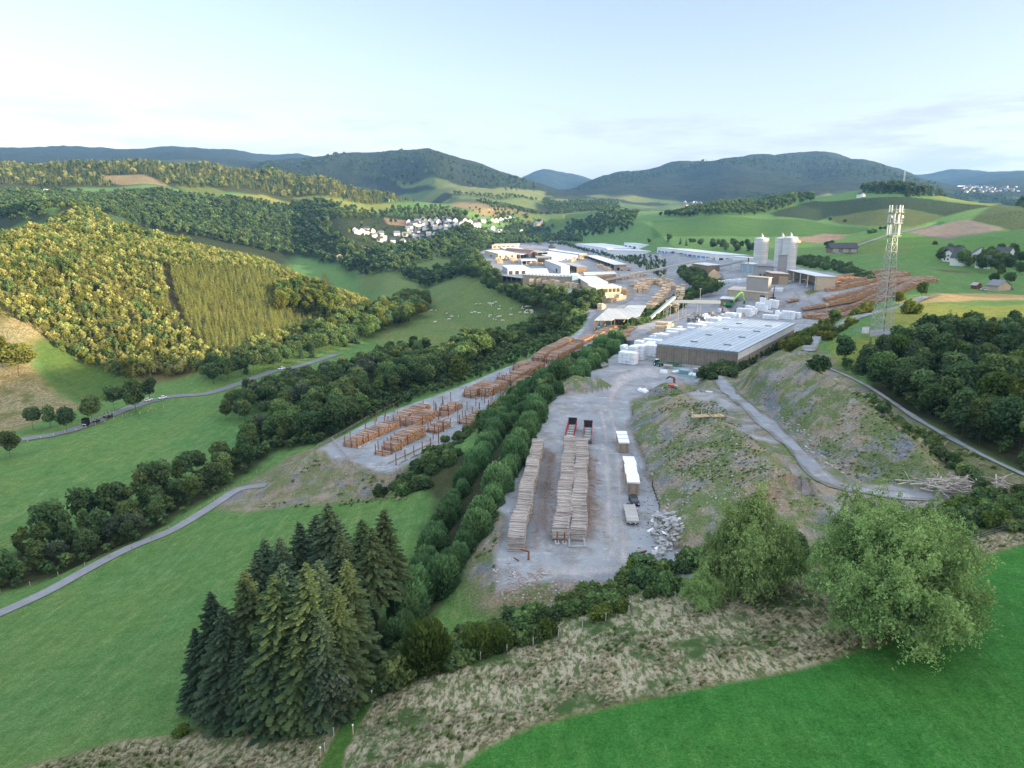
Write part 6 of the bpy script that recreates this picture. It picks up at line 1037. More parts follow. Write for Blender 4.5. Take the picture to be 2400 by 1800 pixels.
# red bunk trailers
def trailer(px, px2, lb, paint):
    a = W(*px); b = W(*px2); d = (b - a)[:2]; rz = math.atan2(d[1], d[0]) - math.pi / 2; L_ = 13.; e = empty('log_trailer', tuple(a), rz, lb, 'trailer'); m = MB()
    for s in (-.45, .45): m.box(s - .1, s + .1, 0, L_, .95, 1.2, 'dark')
    for i in range(11): m.box(-1.1, 1.1, .4 + i * 1.2, .55 + i * 1.2, 1.21, 1.33, 'galv')
    m.build('chassis', e)
    for s in (-1, 1):
        q = MB(); q.box(s * 1.2 - .07, s * 1.2 + .07, 0, L_, 1.0, 1.2, paint)
        for i in range(11): q.box(s * 1.2 - .07, s * 1.2 + .07, .3 + i * 1.2, .46 + i * 1.2, 1.201, 2.9 if i % 2 else 2.3, paint)
        q.box(s * 1.2 - .05, s * 1.2 + .05, 0, L_, 2.0, 2.15, paint); q.build('stake_rail', e)
        for y in (1., 2.3, 10.2, 11.5):
            w_ = MB().cyl(0, 0, -.14, .14, .5, .5, 14, 'rubber').build('wheel', e, (s * 1.0, y, .5)); w_.rotation_euler = (0, math.pi / 2, 0)
    MB().box(-1.25, 1.25, L_, L_ + .12, .9, 3.1, 'dark').box(-1.3, 1.3, L_ - .1, L_ + .2, 3.101, 3.25, 'dark').build('headboard', e)
    for i in range(5): MB().box(-.8, .8, .6 + i * 2.4, 1.5 + i * 2.4, 1.335, 1.5, 'galv').build('bolster', e)
trailer(z_('D', 938, 312), z_('D', 968, 190), 'dark red stake trailer parked behind the left half of the double stack', 'red_paint'); trailer(z_('D', 1092, 340), z_('D', 1102, 190), 'orange-red stake trailer parked behind the right half of the double stack', 'orange_paint')
# covered crate stacks
a = G('D', 1488, 778); b = G('D', 1436, 480); d = unit((b - a)[:2]); rz = math.atan2(d[1], d[0]) - math.pi / 2
def crate(c, rz, lb, grp, hh=3.0):
    e = empty('covered_crate_stack', (c[0], c[1], gh(c[0], c[1])), rz, lb, 'crate stack', grp); MB().box(-1.25, 1.25, 0, 2.75, .12, hh, 'crate_side').build('crates', e)
    m = MB()
    for z in np.arange(.5, hh, .42): m.box(-1.29, 1.29, -.035, -.005, z, z + .12, 'timber').box(-1.29, -1.255, -.02, 2.78, z, z + .12, 'timber')
    for x in np.linspace(-1.2, 1.2, 7): m.box(x - .05, x + .05, -.07, -.04, .12, hh, 'timber')
    for y in np.linspace(.1, 2.65, 6): m.box(-1.33, -1.295, y - .05, y + .05, .12, hh, 'pale_wood')
    m.build('slats', e); MB().box(-1.4, 1.42, -.12, 2.84, hh + .01, hh + .12, 'white_sheet').add([(-1.42, -.14, hh - .25), (1.44, -.14, hh - .25), (1.44, -.125, hh + .1), (-1.42, -.125, hh + .1)], [(0, 1, 2, 3)], 'white_sheet').build('cover_sheet', e)
    m = MB(); [m.box(x, x + .5, -.004, -.002, .6, hh - .4, 'blue_paint') for x in (-1.1, .5)]; m.build('blue_load', e)
for i in range(6): c = a[:2] + d * (i * 3.0) + np.array([.1 * math.sin(i * 2.), 0]); crate(c, rz + .02 * math.sin(i * 3), 'white covered crate stack, %s from the near end of the lower row' % ORD[i], 'covered crates of the lower row', 3.0 + .12 * (i == 0))
a2 = G('D', 1408, 412); d2 = unit((G('D', 1368, 255) - a2)[:2])
for i in range(3): c = a2[:2] + d2 * (i * 3.6); crate(c, math.atan2(d2[1], d2[0]) - math.pi / 2, 'white covered crate stack, %s from the near end of the upper row' % ORD[i], 'covered crates of the upper row', 2.9)
# cars
def car(p, rz, paint, lb, L_=4.3, W_=1.8, H_=1.45, name='car', van=False):
    e = empty(name, tuple(p), rz, lb, 'van' if van else 'car'); x = W_ / 2; y = L_ / 2; secs = [(-y, .45, .62, .86), (-y + .12, .3, .78, .96), (-y + 1.15, .25, .92, 1), (-y + 1.9, .25, .95, 1), (y - .55, .25, .98, 1), (y - .05, .3, .95, .95), (y, .45, .8, .88)]
    vs = []; n = 8
    for sy, z0, z1, k in secs: w_ = x * k; vs += [(-w_, sy, z0 + .1), (-w_ * .94, sy, z0), (w_ * .94, sy, z0), (w_, sy, z0 + .1), (w_, sy, z1 - .14), (w_ * .86, sy, z1), (-w_ * .86, sy, z1), (-w_, sy, z1 - .14)]
    f = [tuple(range(n))[::-1], tuple(range(n * (len(secs) - 1), n * len(secs)))] + [(i * n + j, i * n + (j + 1) % n, (i + 1) * n + (j + 1) % n, (i + 1) * n + j) for i in range(len(secs) - 1) for j in range(n)]
    MB().add(vs, f, paint).build('body', e, sm=False)
    y0, y1, y2, y3 = (-y + 1.0, -y + 1.75, y - 1.0, y - .25) if not van else (-y + .5, -y + 1.2, y - .3, y - .1); z0 = .9; k = .72
    MB().add([(-x * .9, y0, z0), (x * .9, y0, z0), (x * .9, y3, z0), (-x * .9, y3, z0), (-x * k, y1, H_ - .06), (x * k, y1, H_ - .06), (x * k, y2, H_ - .06), (-x * k, y2, H_ - .06)], [(0, 1, 5, 4), (1, 2, 6, 5), (2, 3, 7, 6), (3, 0, 4, 7), (4, 5, 6, 7)], 'glass').build('windows', e)
    MB().box(-x * k - .02, x * k + .02, y1 - .05, y2 + .05, H_ - .055, H_, paint).build('roof', e)
    for s in (-1, 1):
        for yy in (-y + .85, y - .85): q = MB().cyl(0, 0, -.11, .11, .33, .33, 16, 'rubber').cyl(0, 0, .111, .125, .2, .2, 12, 'galv').cyl(0, 0, -.125, -.111, .2, .2, 12, 'galv').build('wheel', e, (s * (x - .08), yy, .33)); q.rotation_euler = (0, math.pi / 2, 0)
        MB().box(s * x * .62 - .17, s * x * .62 + .17, -y - .03, -y + .04, .6, .74, 'white_sheet').build('headlight', e); MB().box(s * x * .7 - .12, s * x * .7 + .12, y - .03, y + .03, .65, .82, 'red_paint').build('taillight', e)
    return e
car(G('D', 1497, 842), rz + .12, 'black_paint', 'black car parked nose out in front of the covered crate stacks', 4.8)
def road_at(k, X, Y, nm='asphalt_road', off=0.):
    p = G(k, X, Y); P = RW[nm]; i = int(((P[:, :2] - p[:2]) ** 2).sum(1).argmin()); i = min(max(i, 1), len(P) - 2); t = unit((P[i + 1] - P[i - 1])[:2]); q = P[i, :2] + np.array([t[1], -t[0]]) * off; return np.array([q[0], q[1], gh(*q) + .3]), math.atan2(t[1], t[0]) - math.pi / 2
q, r_ = road_at('I', 1045, 412, off=-1.4); car(q, r_ + math.pi, 'white_paint', 'white car driving on the asphalt road between the avenue trees')
q, r_ = road_at('I', 1135, 398, off=1.4); car(q, r_, 'white_paint', 'second white car on the road, half behind a small tree'); q, r_ = road_at('I', 1880, 190, off=0); car(q, r_, 'white_paint', 'pale car further along the road under the avenue', 4.4)
q, r_ = road_at('I', 495, 535, off=1.3)
e = empty('logging_truck', tuple(q), r_ , 'black empty logging truck with trailer on the asphalt road', 'truck')
MB().box(-1.25, 1.25, -1.2, 1.0, .6, 3.3, 'black_paint').box(-1.15, 1.15, -1.0, .9, 3.301, 3.7, 'black_paint').build('cab', e); MB().box(-1.1, 1.1, -1.25, -1.203, 1.9, 2.9, 'glass').box(-.9, .9, -1.24, -1.203, .8, 1.2, 'white_paint').build('windscreen', e); MB().box(-.5, .5, 1.003, 8.6, .8, 1.1, 'dark').box(-1.1, 1.1, 1.1, 1.5, 1.2, 3.4, 'galv').build('chassis', e); MB().box(-.25, .25, 9.0, 11.4, .8, 1.0, 'dark').box(-.5, .5, 11.41, 17.6, .9, 1.2, 'dark').build('trailer_frame', e)
for y in (2.4, 4.6, 6.8, 12., 14.4, 16.8):
    MB().box(-1.25, 1.25, y, y + .2, 1.21, 1.4, 'galv').box(-1.25, -1.12, y, y + .2, 1.401, 3.0, 'galv').box(1.12, 1.25, y, y + .2, 1.401, 3.0, 'galv').build('stake_bolster', e)
for s in (-1, 1):
    for y in (-.4, 5.6, 6.9, 13, 14.3, 15.6): w_ = MB().cyl(0, 0, -.2, .2, .5, .5, 14, 'rubber').build('wheel', e, (s * 1.0, y, .5)); w_.rotation_euler = (0, math.pi / 2, 0)
# flat trailer, bucket, rubble
p = G('D', 1487, 1045); e = empty('flat_trailer', tuple(p), rz + .03, 'empty flat trailer with grey plank deck beside the rubble', 'trailer'); MB().box(-1.25, 1.25, 0, 8.6, 1.0, 1.15, 'deck').build('deck', e); MB().box(-1.25, 1.25, -.1, -.003, .75, 1.1, 'galv').box(-1.1, 1.1, -.05, 0.05, .5, .74, 'dark').build('rear_bar', e); MB().box(-.5, .5, .3, 9.6, .7, .99, 'dark').build('chassis', e)
for s in (-1, 1):
    MB().box(s * .5 - .1, s * .5 + .1, -.14, -.101, .6, .75, 'white_sheet').build('tail_lamp', e)
    for y in (1.2, 7.2): w_ = MB().cyl(0, 0, -.15, .15, .4, .4, 14, 'rubber').build('wheel', e, (s * .95, y, .4)); w_.rotation_euler = (0, math.pi / 2, 0)
p = G('D', 1520, 1345); e = empty('digger_bucket', tuple(p), .5, 'rusty digger bucket lying on the gravel beside the rubble', 'bucket')
m = MB(); n = 8; ang = [math.pi * (.25 + .95 * i / n) for i in range(n + 1)]
for s0 in (0,): m.add([(x, 1.15 * math.cos(a), 1.15 + 1.15 * math.sin(a - 1.2)) for x in (-1.3, 1.3) for a in ang], [(i, i + 1, n + 2 + i, n + 1 + i) for i in range(n)], 'rust')
for x in (-1.3, 1.3): m.add([(x, 1.15 * math.cos(a), 1.15 + 1.15 * math.sin(a - 1.2)) for a in ang], [tuple(range(n + 1))], 'rust')
m.build('shell', e); MB().box(-1.35, 1.35, -1.1, -.8, .02, .12, 'brown_wood').build('lip', e)
def rock(seed, mat='rubble', flat=.6):
    g = np.random.default_rng(seed); v = np.array([(x, y, z) for z in (0, 1) for x, y in ((-.5, -.5), (.5, -.5), (.5, .5), (-.5, .5))], float) * np.array([1, g.uniform(.5, 1), flat * g.uniform(.5, 1)]) + g.uniform(-.14, .14, (8, 3)); return MB().add(v, [(0, 3, 2, 1), (4, 5, 6, 7), (0, 1, 5, 4), (1, 2, 6, 5), (2, 3, 7, 6), (3, 0, 4, 7)], mat).mesh('rubble_block')
RK = [rock(i) for i in range(6)] + [rock(9, 'white_paint', .2), rock(10, 'concrete', .3)]
P = WP(zs('D', (1700,930),(1870,920),(1930,1050),(1920,1150),(1800,1170),(1820,1250),(1700,1330),(1620,1380),(1650,1270),(1720,1200),(1650,1120),(1640,1000))); g = np.random.default_rng(8); n = 0; RB = []
while n < 260:
    x = g.uniform(P[:, 0].min(), P[:, 0].max()); y = g.uniform(P[:, 1].min(), P[:, 1].max()); sd_ = poly_sd(np.array([x]), np.array([y]), P)[0]
    if sd_ > 0: continue
    s = g.uniform(.3, .95); RB.append((s, x, y, gh(x, y) + min(1.1, -sd_ * .28) * g.random() - .05, int(g.integers(8)))); n += 1
RB.sort(key=lambda r: -r[0]); big_ = sorted(RB[:98], key=lambda r: proj(r[1:4])[0])
for i, (s, x, y, z, k) in enumerate(big_): o = link('rubble_block', RK[k], None, (x, y, z), 0); o.scale = (s * g.uniform(1, 1.9), s, s); o.rotation_euler = (g.uniform(-.5, .5), g.uniform(-.5, .5), g.uniform(0, 6.28)); tag(o, '%s broken %s block from left in the heap by the flat trailer' % (ORD[i], 'flat white' if k == 6 else 'pale concrete'), 'rubble', 'concrete rubble by the flat trailer')
vs = []; fs = []
for s, x, y, z, k in RB[98:]:
    b = len(vs); t = s * 7; vs += [(x + s * (v.co.x * math.cos(t) - v.co.y * math.sin(t)), y + s * (v.co.x * math.sin(t) + v.co.y * math.cos(t)), z + s * v.co.z) for v in RK[k].vertices]; fs += [[b + i for i in q] for q in ((0, 3, 2, 1), (4, 5, 6, 7), (0, 1, 5, 4), (1, 2, 6, 5), (2, 3, 7, 6), (3, 0, 4, 7))]
tag(link('rubble', rawmesh('rubble', vs, fs, ['rubble'])), 'small pale rubble between the concrete blocks', 'rubble', kind='stuff')
def rocks_on(l, n, smax, seed, label, world=None):
    g = np.random.default_rng(seed); P = WP(l); vs = []; fs = []; pts_ = []
    while len(pts_) < n:
        x = g.uniform(P[:, 0].min(), P[:, 0].max(), 400); y = g.uniform(P[:, 1].min(), P[:, 1].max(), 400); k = poly_sd(x, y, P) < 0; pts_ += list(zip(x[k], y[k]))
    for x, y in pts_[:n]:
        s = g.uniform(.12, smax) * g.random() ** .6 + .08; v = (np.array([(a, b, c) for c in (-.3, .6) for a, b in ((-.5, -.5), (.5, -.5), (.5, .5), (-.5, .5))]) + g.uniform(-.2, .2, (8, 3))) * s; t = g.uniform(0, 6.28); v[:, :2] = v[:, :2] @ np.array([[math.cos(t), -math.sin(t)], [math.sin(t), math.cos(t)]]); b = len(vs); vs += list(v + np.array([x, y, gh(x, y)])); fs += [[b + i for i in q] for q in ((0, 3, 2, 1), (4, 5, 6, 7), (0, 1, 5, 4), (1, 2, 6, 5), (2, 3, 7, 6), (3, 0, 4, 7))]
    tag(link('loose_stones', rawmesh('loose_stones', vs, fs, ['rubble'])), label, 'stones', kind='stuff')
rocks_on(zs('F', (560,560),(700,620),(1000,900),(1100,990),(900,960),(760,800)), 160, .6, 21, 'loose stones at the foot of the right spoil heap')
rocks_on([(1500,1350),(1480,1200),(1450,1050),(1520,1060),(1600,1280)], 260, .4, 22, 'loose stones at the foot of the middle spoil heap')
rocks_on([(1620,980),(1700,1000),(1900,1170),(1700,1330),(1560,1200),(1480,980)], 420, .35, 23, 'stones on the flank of the middle spoil heap')
rocks_on([(1165,1400),(1150,1330),(1250,1340),(1540,1380),(1500,1410),(1330,1430)], 160, .3, 24, 'stones along the near edge of the yard')
# lower log yard: racks of logs with steel stanchions
q0, q1 = W(800, 1012), W(1180, 838); ad = unit((q1 - q0)[:2]); an = np.array([ad[1], -ad[0]]); arz = math.atan2(ad[1], ad[0])
stanch = MB().box(-.1, .1, -.1, .1, -.4, 3.5, 'rust').mesh('stanchion'); STN = []
PILES = [('E',392,838,24,2.6,4.6,'orange','nearest left pile of logs at the tip of the log yard'),('E',618,900,3,1.0,4.6,'brown','lowest little pile of logs at the near end of the centre rack'),('E',682,872,7,2.4,4.6,'orange','stepped pile of red-brown logs at the near end of the centre rack'),('E',735,835,13,3.7,4.6,'orange','high end of the stepped red-brown pile'),
 ('E',752,672,20,3.4,4.8,'orange','left pile of long logs beside the fence, second rack'),('E',842,690,15,3.0,4.8,'orange','pile with orange ends right next to the fence side pile'),('E',1008,735,6,2.3,4.6,'orange','short orange pile at the end of the middle island rack'),('E',1052,612,7,1.0,4.8,'brown','thin layer of logs left of the middle island'),('E',1105,585,10,2.2,4.8,'brown','dark brown pile between the two driveways'),('E',1240,672,16,1.6,4.8,'brown','low pile of logs on the middle island rack'),
 ('E',1278,475,13,3.4,4.8,'orange','left pile of the paired stacks halfway up the yard'),('E',1388,468,18,3.0,4.8,'orange','orange ended pile of the paired stacks halfway up the yard'),('E',1455,562,14,1.8,4.8,'brown','low brown pile on the right rack below the hedge'),('E',1560,505,22,2.6,4.8,'brown','long dark pile on the right rack below the hedge'),('E',1640,430,24,4.0,4.8,'brown','tall dark stepped pile under the green slope'),
 ('E',1520,370,14,2.4,4.8,'brown','small pile right beside the driveway, left of the pale high pile'),('E',1575,375,20,3.8,4.8,'orange','pale high pile with bright orange ends'),('E',1640,285,16,3.2,4.8,'orange','pile beside the fence left of the big pile'),('E',1740,290,18,3.2,4.8,'brown','brown pile right of the fence side pile'),('E',1785,222,42,5.2,5.0,'orange','biggest pile of the yard with a bright orange flank'),
 ('E',1885,225,34,4.0,5.0,'brown','dark crossed pile in front of the biggest pile'),('E',1900,275,12,2.0,4.8,'brown','low pile of logs at the hedge, right of the dark crossed pile'),('E',1820,330,14,1.4,4.8,'brown','thin row of logs close to the hedge'),('E',2050,205,34,2.2,4.8,'brown','long low pile along the hedge towards the sawmill shed'),('E',1470,690,6,1.6,4.6,'brown','pale logs at the foot of the green slope'),
 ('A',1130,1300,26,2.6,5,'orange','pile of logs below the sawmill shed driveway'),('A',1330,1230,40,3.0,5,'brown','broad brown pile in front of the sawmill shed'),('A',1420,1240,34,2.6,5,'brown','second broad brown pile in front of the sawmill shed'),('A',1560,1260,22,2.0,5,'brown','low pile of logs right in front of the sawmill shed'),('A',1670,1190,18,2.4,5,'brown','dark pile of logs by the shrubs right of the sawmill shed'),
 ('A',1760,1120,26,1.8,4,'brown','row of log bundles beside the sawmill intake'),('A',1640,1075,16,1.6,3,'brown','short logs under the edge of the sawmill shed')]
PEND_ = dict(zip([(392,838),(618,900),(682,872),(735,835),(752,672),(842,690),(1008,735),(1052,612),(1105,585),(1240,672),(1278,475),(1388,468),(1455,562),(1560,505),(1640,430),(1520,370),(1575,375),(1640,285),(1740,290),(1785,222),(1885,225),(1900,275),(1820,330),(2050,205),(1470,690)],
 [(700,680),(700,880),(745,842),(925,745),(960,575),(1015,615),(1135,685),(1160,575),(1235,545),(1395,595),(1405,400),(1575,400),(1600,500),(1700,450),(1785,370),(1590,340),(1750,295),(1745,245),(1830,250),(2000,100),(2110,110),(1975,235),(1925,280),(2212,140),(1570,630)]))
def pile(k, X, Y, Ln, hh, ll, tone, label, dirv=None, r=.17):
    d = ad if dirv is None else dirv; s = np.array([d[1], -d[0]]); p = G(k, X, Y)
    if (X, Y) in PEND_ and k == 'E': q_ = G(k, *PEND_[(X, Y)]); Ln = float(max(3, (q_ - p)[:2] @ d))
    g = np.random.default_rng(int(X * 7 + Y)); rows = []; nz = max(2, int(hh / (r * 1.75)))
    for j in range(int(Ln / (r * 2))):
        y = j * r * 2; prof = min(1, .62 + y / Ln * 1.3) if tone == 'orange' else min(1, .7 + .5 * math.sin(3.14 * y / Ln)); c0 = p[:2] + d * y + s * ll / 2; zb = gh(*c0)
        nk = max(1, int(nz * prof + g.uniform(-.6, .6)))
        for q in range(nk):
            rr = r * g.uniform(.7, 1.3); rows.append((np.array([*(c0 + s * g.uniform(-.12, .12) + d * g.uniform(-.06, .06)), zb + r + q * r * 1.75]), np.array([s[0], s[1], g.uniform(-.02, .02)]) + np.array([d[0], d[1], 0]) * g.uniform(-.05, .05), ll * g.uniform(.94, 1.05), rr, rr * .85))
    tag(link('log_pile', logmesh('log_pile', rows, 'logs_pale' if tone == 'pale' else 'logs_brown', 'ends_orange')), label, 'log pile'); return p, s, d
for a_ in PILES:
    p, s, d = pile(*a_)
    if a_[0] == 'E':
        for y in ([.2, min(a_[3] - .2, 3.2)] if a_[3] < 14 else [.2, 4, a_[3] - .3]):
            for t in (-.35, a_[5] + .35): STN.append((p[:2] + d * (-.25 if y == .2 else y) + s * (a_[5] * (.22 if t < 0 else .78) if y == .2 else t), 'at the ' + a_[7]))
def rackline(k, X0, Y0, X1, Y1, n, beam=True):
    if beam: RNM = 'on the rack ' + RL[0]
    else: RNM = 'on the rack line ' + RL2.pop(0)
    a, b = G(k, X0, Y0), G(k, X1, Y1)
    for i in range(n): t = i / max(1, n - 1); STN.append(((a + (b - a) * t)[:2], RNM))
    if beam:
        d = unit((b - a)[:2]); L_ = float(np.linalg.norm((b - a)[:2])); m = MB(); rr = math.atan2(d[1], d[0]); 
        for y in (-.2, 2.6): m.box(0, L_, y, y + .35, -.3, .35, 'stake')
        for i in range(int(L_ / 5)): m.box(i * 5, i * 5 + 1.6, -.5, 0, -.2, .22, 'concrete')
        tag(m.build('rack_beams', None, (a[0], a[1], gh(a[0], a[1]) + .1), rr), 'timber bearers of the log rack ' + RL.pop(0), 'rack')
RL2 = ['left of the fence side pile', 'under the green slope', 'beside the hedge piles', 'at the dirt path', 'in front of the dirt path loop']
RL = ['left of the red-brown stepped pile', 'behind the nearest left pile', 'left of the thin log layer', 'right of the orange island pile', 'leading to the paired stacks', 'beside the low brown right pile', 'in front of the broom shrubs']
rackline('E', 497, 858, 735, 735, 4); rackline('E', 560, 740, 700, 680, 3); rackline('E', 1000, 600, 1190, 505, 4); rackline('E', 1130, 730, 1400, 590, 6); rackline('E', 1100, 660, 1560, 480, 8); rackline('E', 1420, 500, 1700, 370, 7); rackline('E', 785, 980, 1100, 830, 6)
rackline('E', 640, 655, 770, 590, 3, False); rackline('E', 1370, 730, 1560, 610, 4, False); rackline('E', 1750, 330, 1950, 240, 5, False); rackline('E', 1060, 790, 1100, 770, 2, False); rackline('E', 1300, 780, 1420, 715, 3, False)
STN.sort(key=lambda q: proj((q[0][0], q[0][1], 30))[0]); SC = {}
for q, rn in STN: i = SC[rn] = SC.get(rn, -1) + 1; tag(link('stanchion', stanch, None, (q[0], q[1], gh(*q)), arz), ' '.join(('%s rusty stanchion from left %s' % (ORD[i], rn)).split()[:16]), 'stanchion', 'stanchions of the log racks')
# right hand log field
dR = unit((G('B', 2212, 900) - G('B', 1830, 965))[:2]); 
for a_ in [('B',1815,965,60,2.6,5,'orange','left row of logs with orange ends on the right log field'),('B',1830,1080,70,3.4,5,'brown','nearest broad pile of the right log field'),('B',1930,1090,66,4.2,5,'brown','tall dark fronted pile of the right log field'),('B',2010,1120,60,4.2,5,'brown','pile of dark logs at the near corner of the right log field'),('B',1870,1040,80,3.2,5,'brown','long brown pile in the middle of the right log field'),
   ('B',2000,930,70,3.0,5,'brown','pile of logs behind the middle of the right log field'),('B',2060,860,60,3.0,5,'brown','row of brown logs near the grassy bump'),('B',2080,780,50,3.6,5,'orange','pile right beside the grassy bump and the driveway'),('B',2120,715,50,3.0,5,'orange','bright orange logs at the back of the right log field'),('B',2100,640,50,2.4,5,'brown','far dark row of logs below the hedge'),('B',2180,730,50,3.4,5,'brown','far right brown pile of the log field'),('B',2200,880,60,3.4,5,'brown','rightmost broad pile of the log field'),('B',1640,870,8,1.5,5,'brown','small rack load of logs on the round gravel island')]: pile(*a_, dirv=dR, r=.24)
P = G('M', 1340, 800); g = np.random.default_rng(3); rows = [(np.array([P[0] + g.normal() * 12, P[1] + g.normal() * 4, P[2] + 1 + g.random() * 2.5]), np.array([g.normal(), g.normal(), g.normal() * .2]), 4., .25, .2) for _ in range(260)]; tag(link('offcut_heap', logmesh('offcut_heap', rows, 'ends_orange', 'ends_orange')), 'tangled heap of orange-red offcuts behind the right log field', 'heap')
P = G('F', 1860, 1100); rows = [(np.array([P[0] + g.normal() * 5, P[1] + g.normal() * 2, gh(P[0], P[1]) + g.random() * 1.6]), np.array([g.normal(), g.normal() * .5, g.normal() * .25]), g.uniform(2, 6), .12, .08) for _ in range(150)]; tag(link('driftwood_heap', logmesh('driftwood_heap', rows, 'logs_pale', 'ends_pale')), 'heap of bleached poles and branches at the end of the gravel track', 'heap')
for k, X, Y, r, h, lb in [('B',828,640,9,8.5,'cone of sawdust in front of the chip store'),('B',640,590,7,5,'smaller sawdust cone under the chip store')]:
    p = G(k, X, Y); m = MB(); n = 26; g = np.random.default_rng(2); m.add([(r * math.cos(6.283 * i / n) * g.uniform(.92, 1.1), r * math.sin(6.283 * i / n) * g.uniform(.92, 1.1), -.5) for i in range(n)] + [(.5 * r * math.cos(6.283 * i / n), .5 * r * math.sin(6.283 * i / n), h * .52 * g.uniform(.93, 1.05)) for i in range(n)] + [(0, 0, h)], [(i, (i + 1) % n, n + (i + 1) % n, n + i) for i in range(n)] + [(n + i, n + (i + 1) % n, 2 * n) for i in range(n)], 'sawdust'); tag(m.build('sawdust_heap', None, tuple(p), sm=True), lb, 'heap')
# ------------------------------------------------------------------ wrapped packs
PK = MB().box(-.88, .88, -2.2, 2.2, .04, 1.18, 'white_sheet').box(-.75, .75, -1.5, -1.38, -.06, .035, 'timber').box(-.75, .75, 1.38, 1.5, -.06, .035, 'timber').mesh('wrapped_pack')
PKd = PK.copy(); PKd.materials[0] = MATS['slate']; PKt = PK.copy(); PKt.materials[0] = MATS['pale_wood']
ha, hb, hc = (np.array(hall.location)[:2], hall.rotation_euler[2], None); hx = np.array([math.cos(hb), math.sin(hb)]); hy = np.array([-hx[1], hx[0]]); npk = 0
PKL = []
def packs(k, X, Y, nx, ny, nz, where, mesh_=None, cat='timber pack', jit=0., tone='white'):
    global npk
    p = G(k, X, Y); g = np.random.default_rng(int(X + Y * 3)); tops = {}
    for i in range(nx):
        for j in range(ny):
            top = nz - (1 if g.random() < .25 and nz > 2 else 0)
            for q in range(top):
                c = p[:2] + hx * (i * 1.86 + g.uniform(-.05, .05)) + hy * (j * 4.6 + 2.2 + g.uniform(-.15, .15)); z = gh(*(p[:2] + hx * i * 1.86)) + .08 + q * 1.26; rz_ = hb + g.uniform(-.02, .02)
                lv = 'ground' if q == 0 else ('topmost' if q == top - 1 else ORD[q]); PKL.append((mesh_ or PK, (c[0], c[1], z), rz_, ' '.join(('%s wrapped timber pack, %s layer, %s column from left, %s' % (tone, lv, ORD[i], where) + (', %s row' % ORD[j] if ny > 1 else '')).split()[:16]))); npk += 1
W_ = lambda s: s
for a_ in [(415,612,4,1,4,'nearest white stack'),(428,575,4,1,5,'behind nearest stack'),(540,572,3,1,5,'beside nearest stack'),(622,538,4,2,4,'left of hall corner'),(560,500,5,1,4,'second stack row'),(640,455,5,1,3,'third stack row'),(735,425,4,1,4,'beside hall roof edge'),(700,400,5,1,3,'fourth stack row'),(790,372,5,1,3,'fifth stack row'),(860,350,5,1,3,'near orange crates'),(960,330,5,1,3,'middle of hall side'),(1060,300,5,1,3,'past middle of hall'),(1150,262,5,1,2,'before dark packs'),(1240,240,4,1,3,'at dark packs'),(1330,215,4,1,2,'hall far corner'),(1410,190,5,1,3,'behind hall corner'),(1520,165,5,1,4,'behind hall roof'),(1600,140,4,1,4,'big stack below excavator'),(1700,108,4,1,4,'below boiler house'),(1740,80,4,1,5,'tall stack by driveway'),(1830,82,3,1,4,'stack beside driveway'),(1780,125,3,1,1,'single low packs'),(1770,190,5,1,2,'low row behind roof'),(1885,190,6,1,4,'wide stack by log field'),(2000,185,4,1,3,'right end by log field')]: packs('C', *a_)
for a_ in [(1480,790,3,1,2,'between tower and driveway'),(1550,790,2,1,2,'by driveway bend'),(1565,690,5,1,1,'in open hall'),(830,690,3,1,1,'in front of chip heap'),(920,700,4,1,2,'bags by chip heap'),(1030,690,4,1,2,'left of chimney'),(1110,690,4,1,2,'at chimney foot')]: packs('B', *a_)
for a_ in [(722,345,5,1,4,'big fresh timber stack'),(760,330,5,1,5,'rear of fresh timber stack')]: packs('C', *a_, mesh_=PKt, tone='fresh orange')
for a_ in [(440,460,3,1,3,'at yard fence'),(400,475,3,1,1,'fence corner')]: packs('C', *a_, mesh_=PKd, tone='grey')
PKL.sort(key=lambda r: math.hypot(*r[1][:2])); KEEP = {}
for me_, c, rz_, lb in PKL[:285]: KEEP[me_.name] = tag(link('wrapped_pack', me_, None, c, rz_), lb, 'timber pack', 'wrapped timber packs in stacks')
RS = [r for r in PKL[285:] if r[0].name in KEEP]; gn_stuff('wrapped_packs', np.array([r[1] for r in RS]), np.ones(len(RS)), np.zeros(len(RS), int), [KEEP[PK.name]], [1], 'farther white wrapped timber packs in stacks', 'timber packs', 0, 5, rz=[r[2] for r in RS])
g = np.random.default_rng(17)
a, b = G('B', 540, 1130), G('B', 1150, 960); dd = b - a; nn = unit(np.array([dd[1], -dd[0]]))
for i in range(46):
    t = i / 46; r = g.uniform(-3, 9) * (1.3 if t > .5 else .7); c = (a + dd * t)[:2] + nn * r; k = g.random(); me = PKd if k < .5 else (PK if k < .8 else PKt)
    for q in range(int(g.integers(1, 3))): o = link('timber_pack', me, None, (c[0], c[1], gh(*c) + .08 + 1.26 * q), hb + g.uniform(-.4, .4)); o.scale = (.9, .5, 1); tag(o, '%s timber pack, %s from left along the fence below the excavator, %s layer' % ('dark' if k < .5 else ('white' if k < .8 else 'bare'), ORD[i], 'upper' if q else 'lower'), 'timber pack', 'mixed packs along the yard fence')
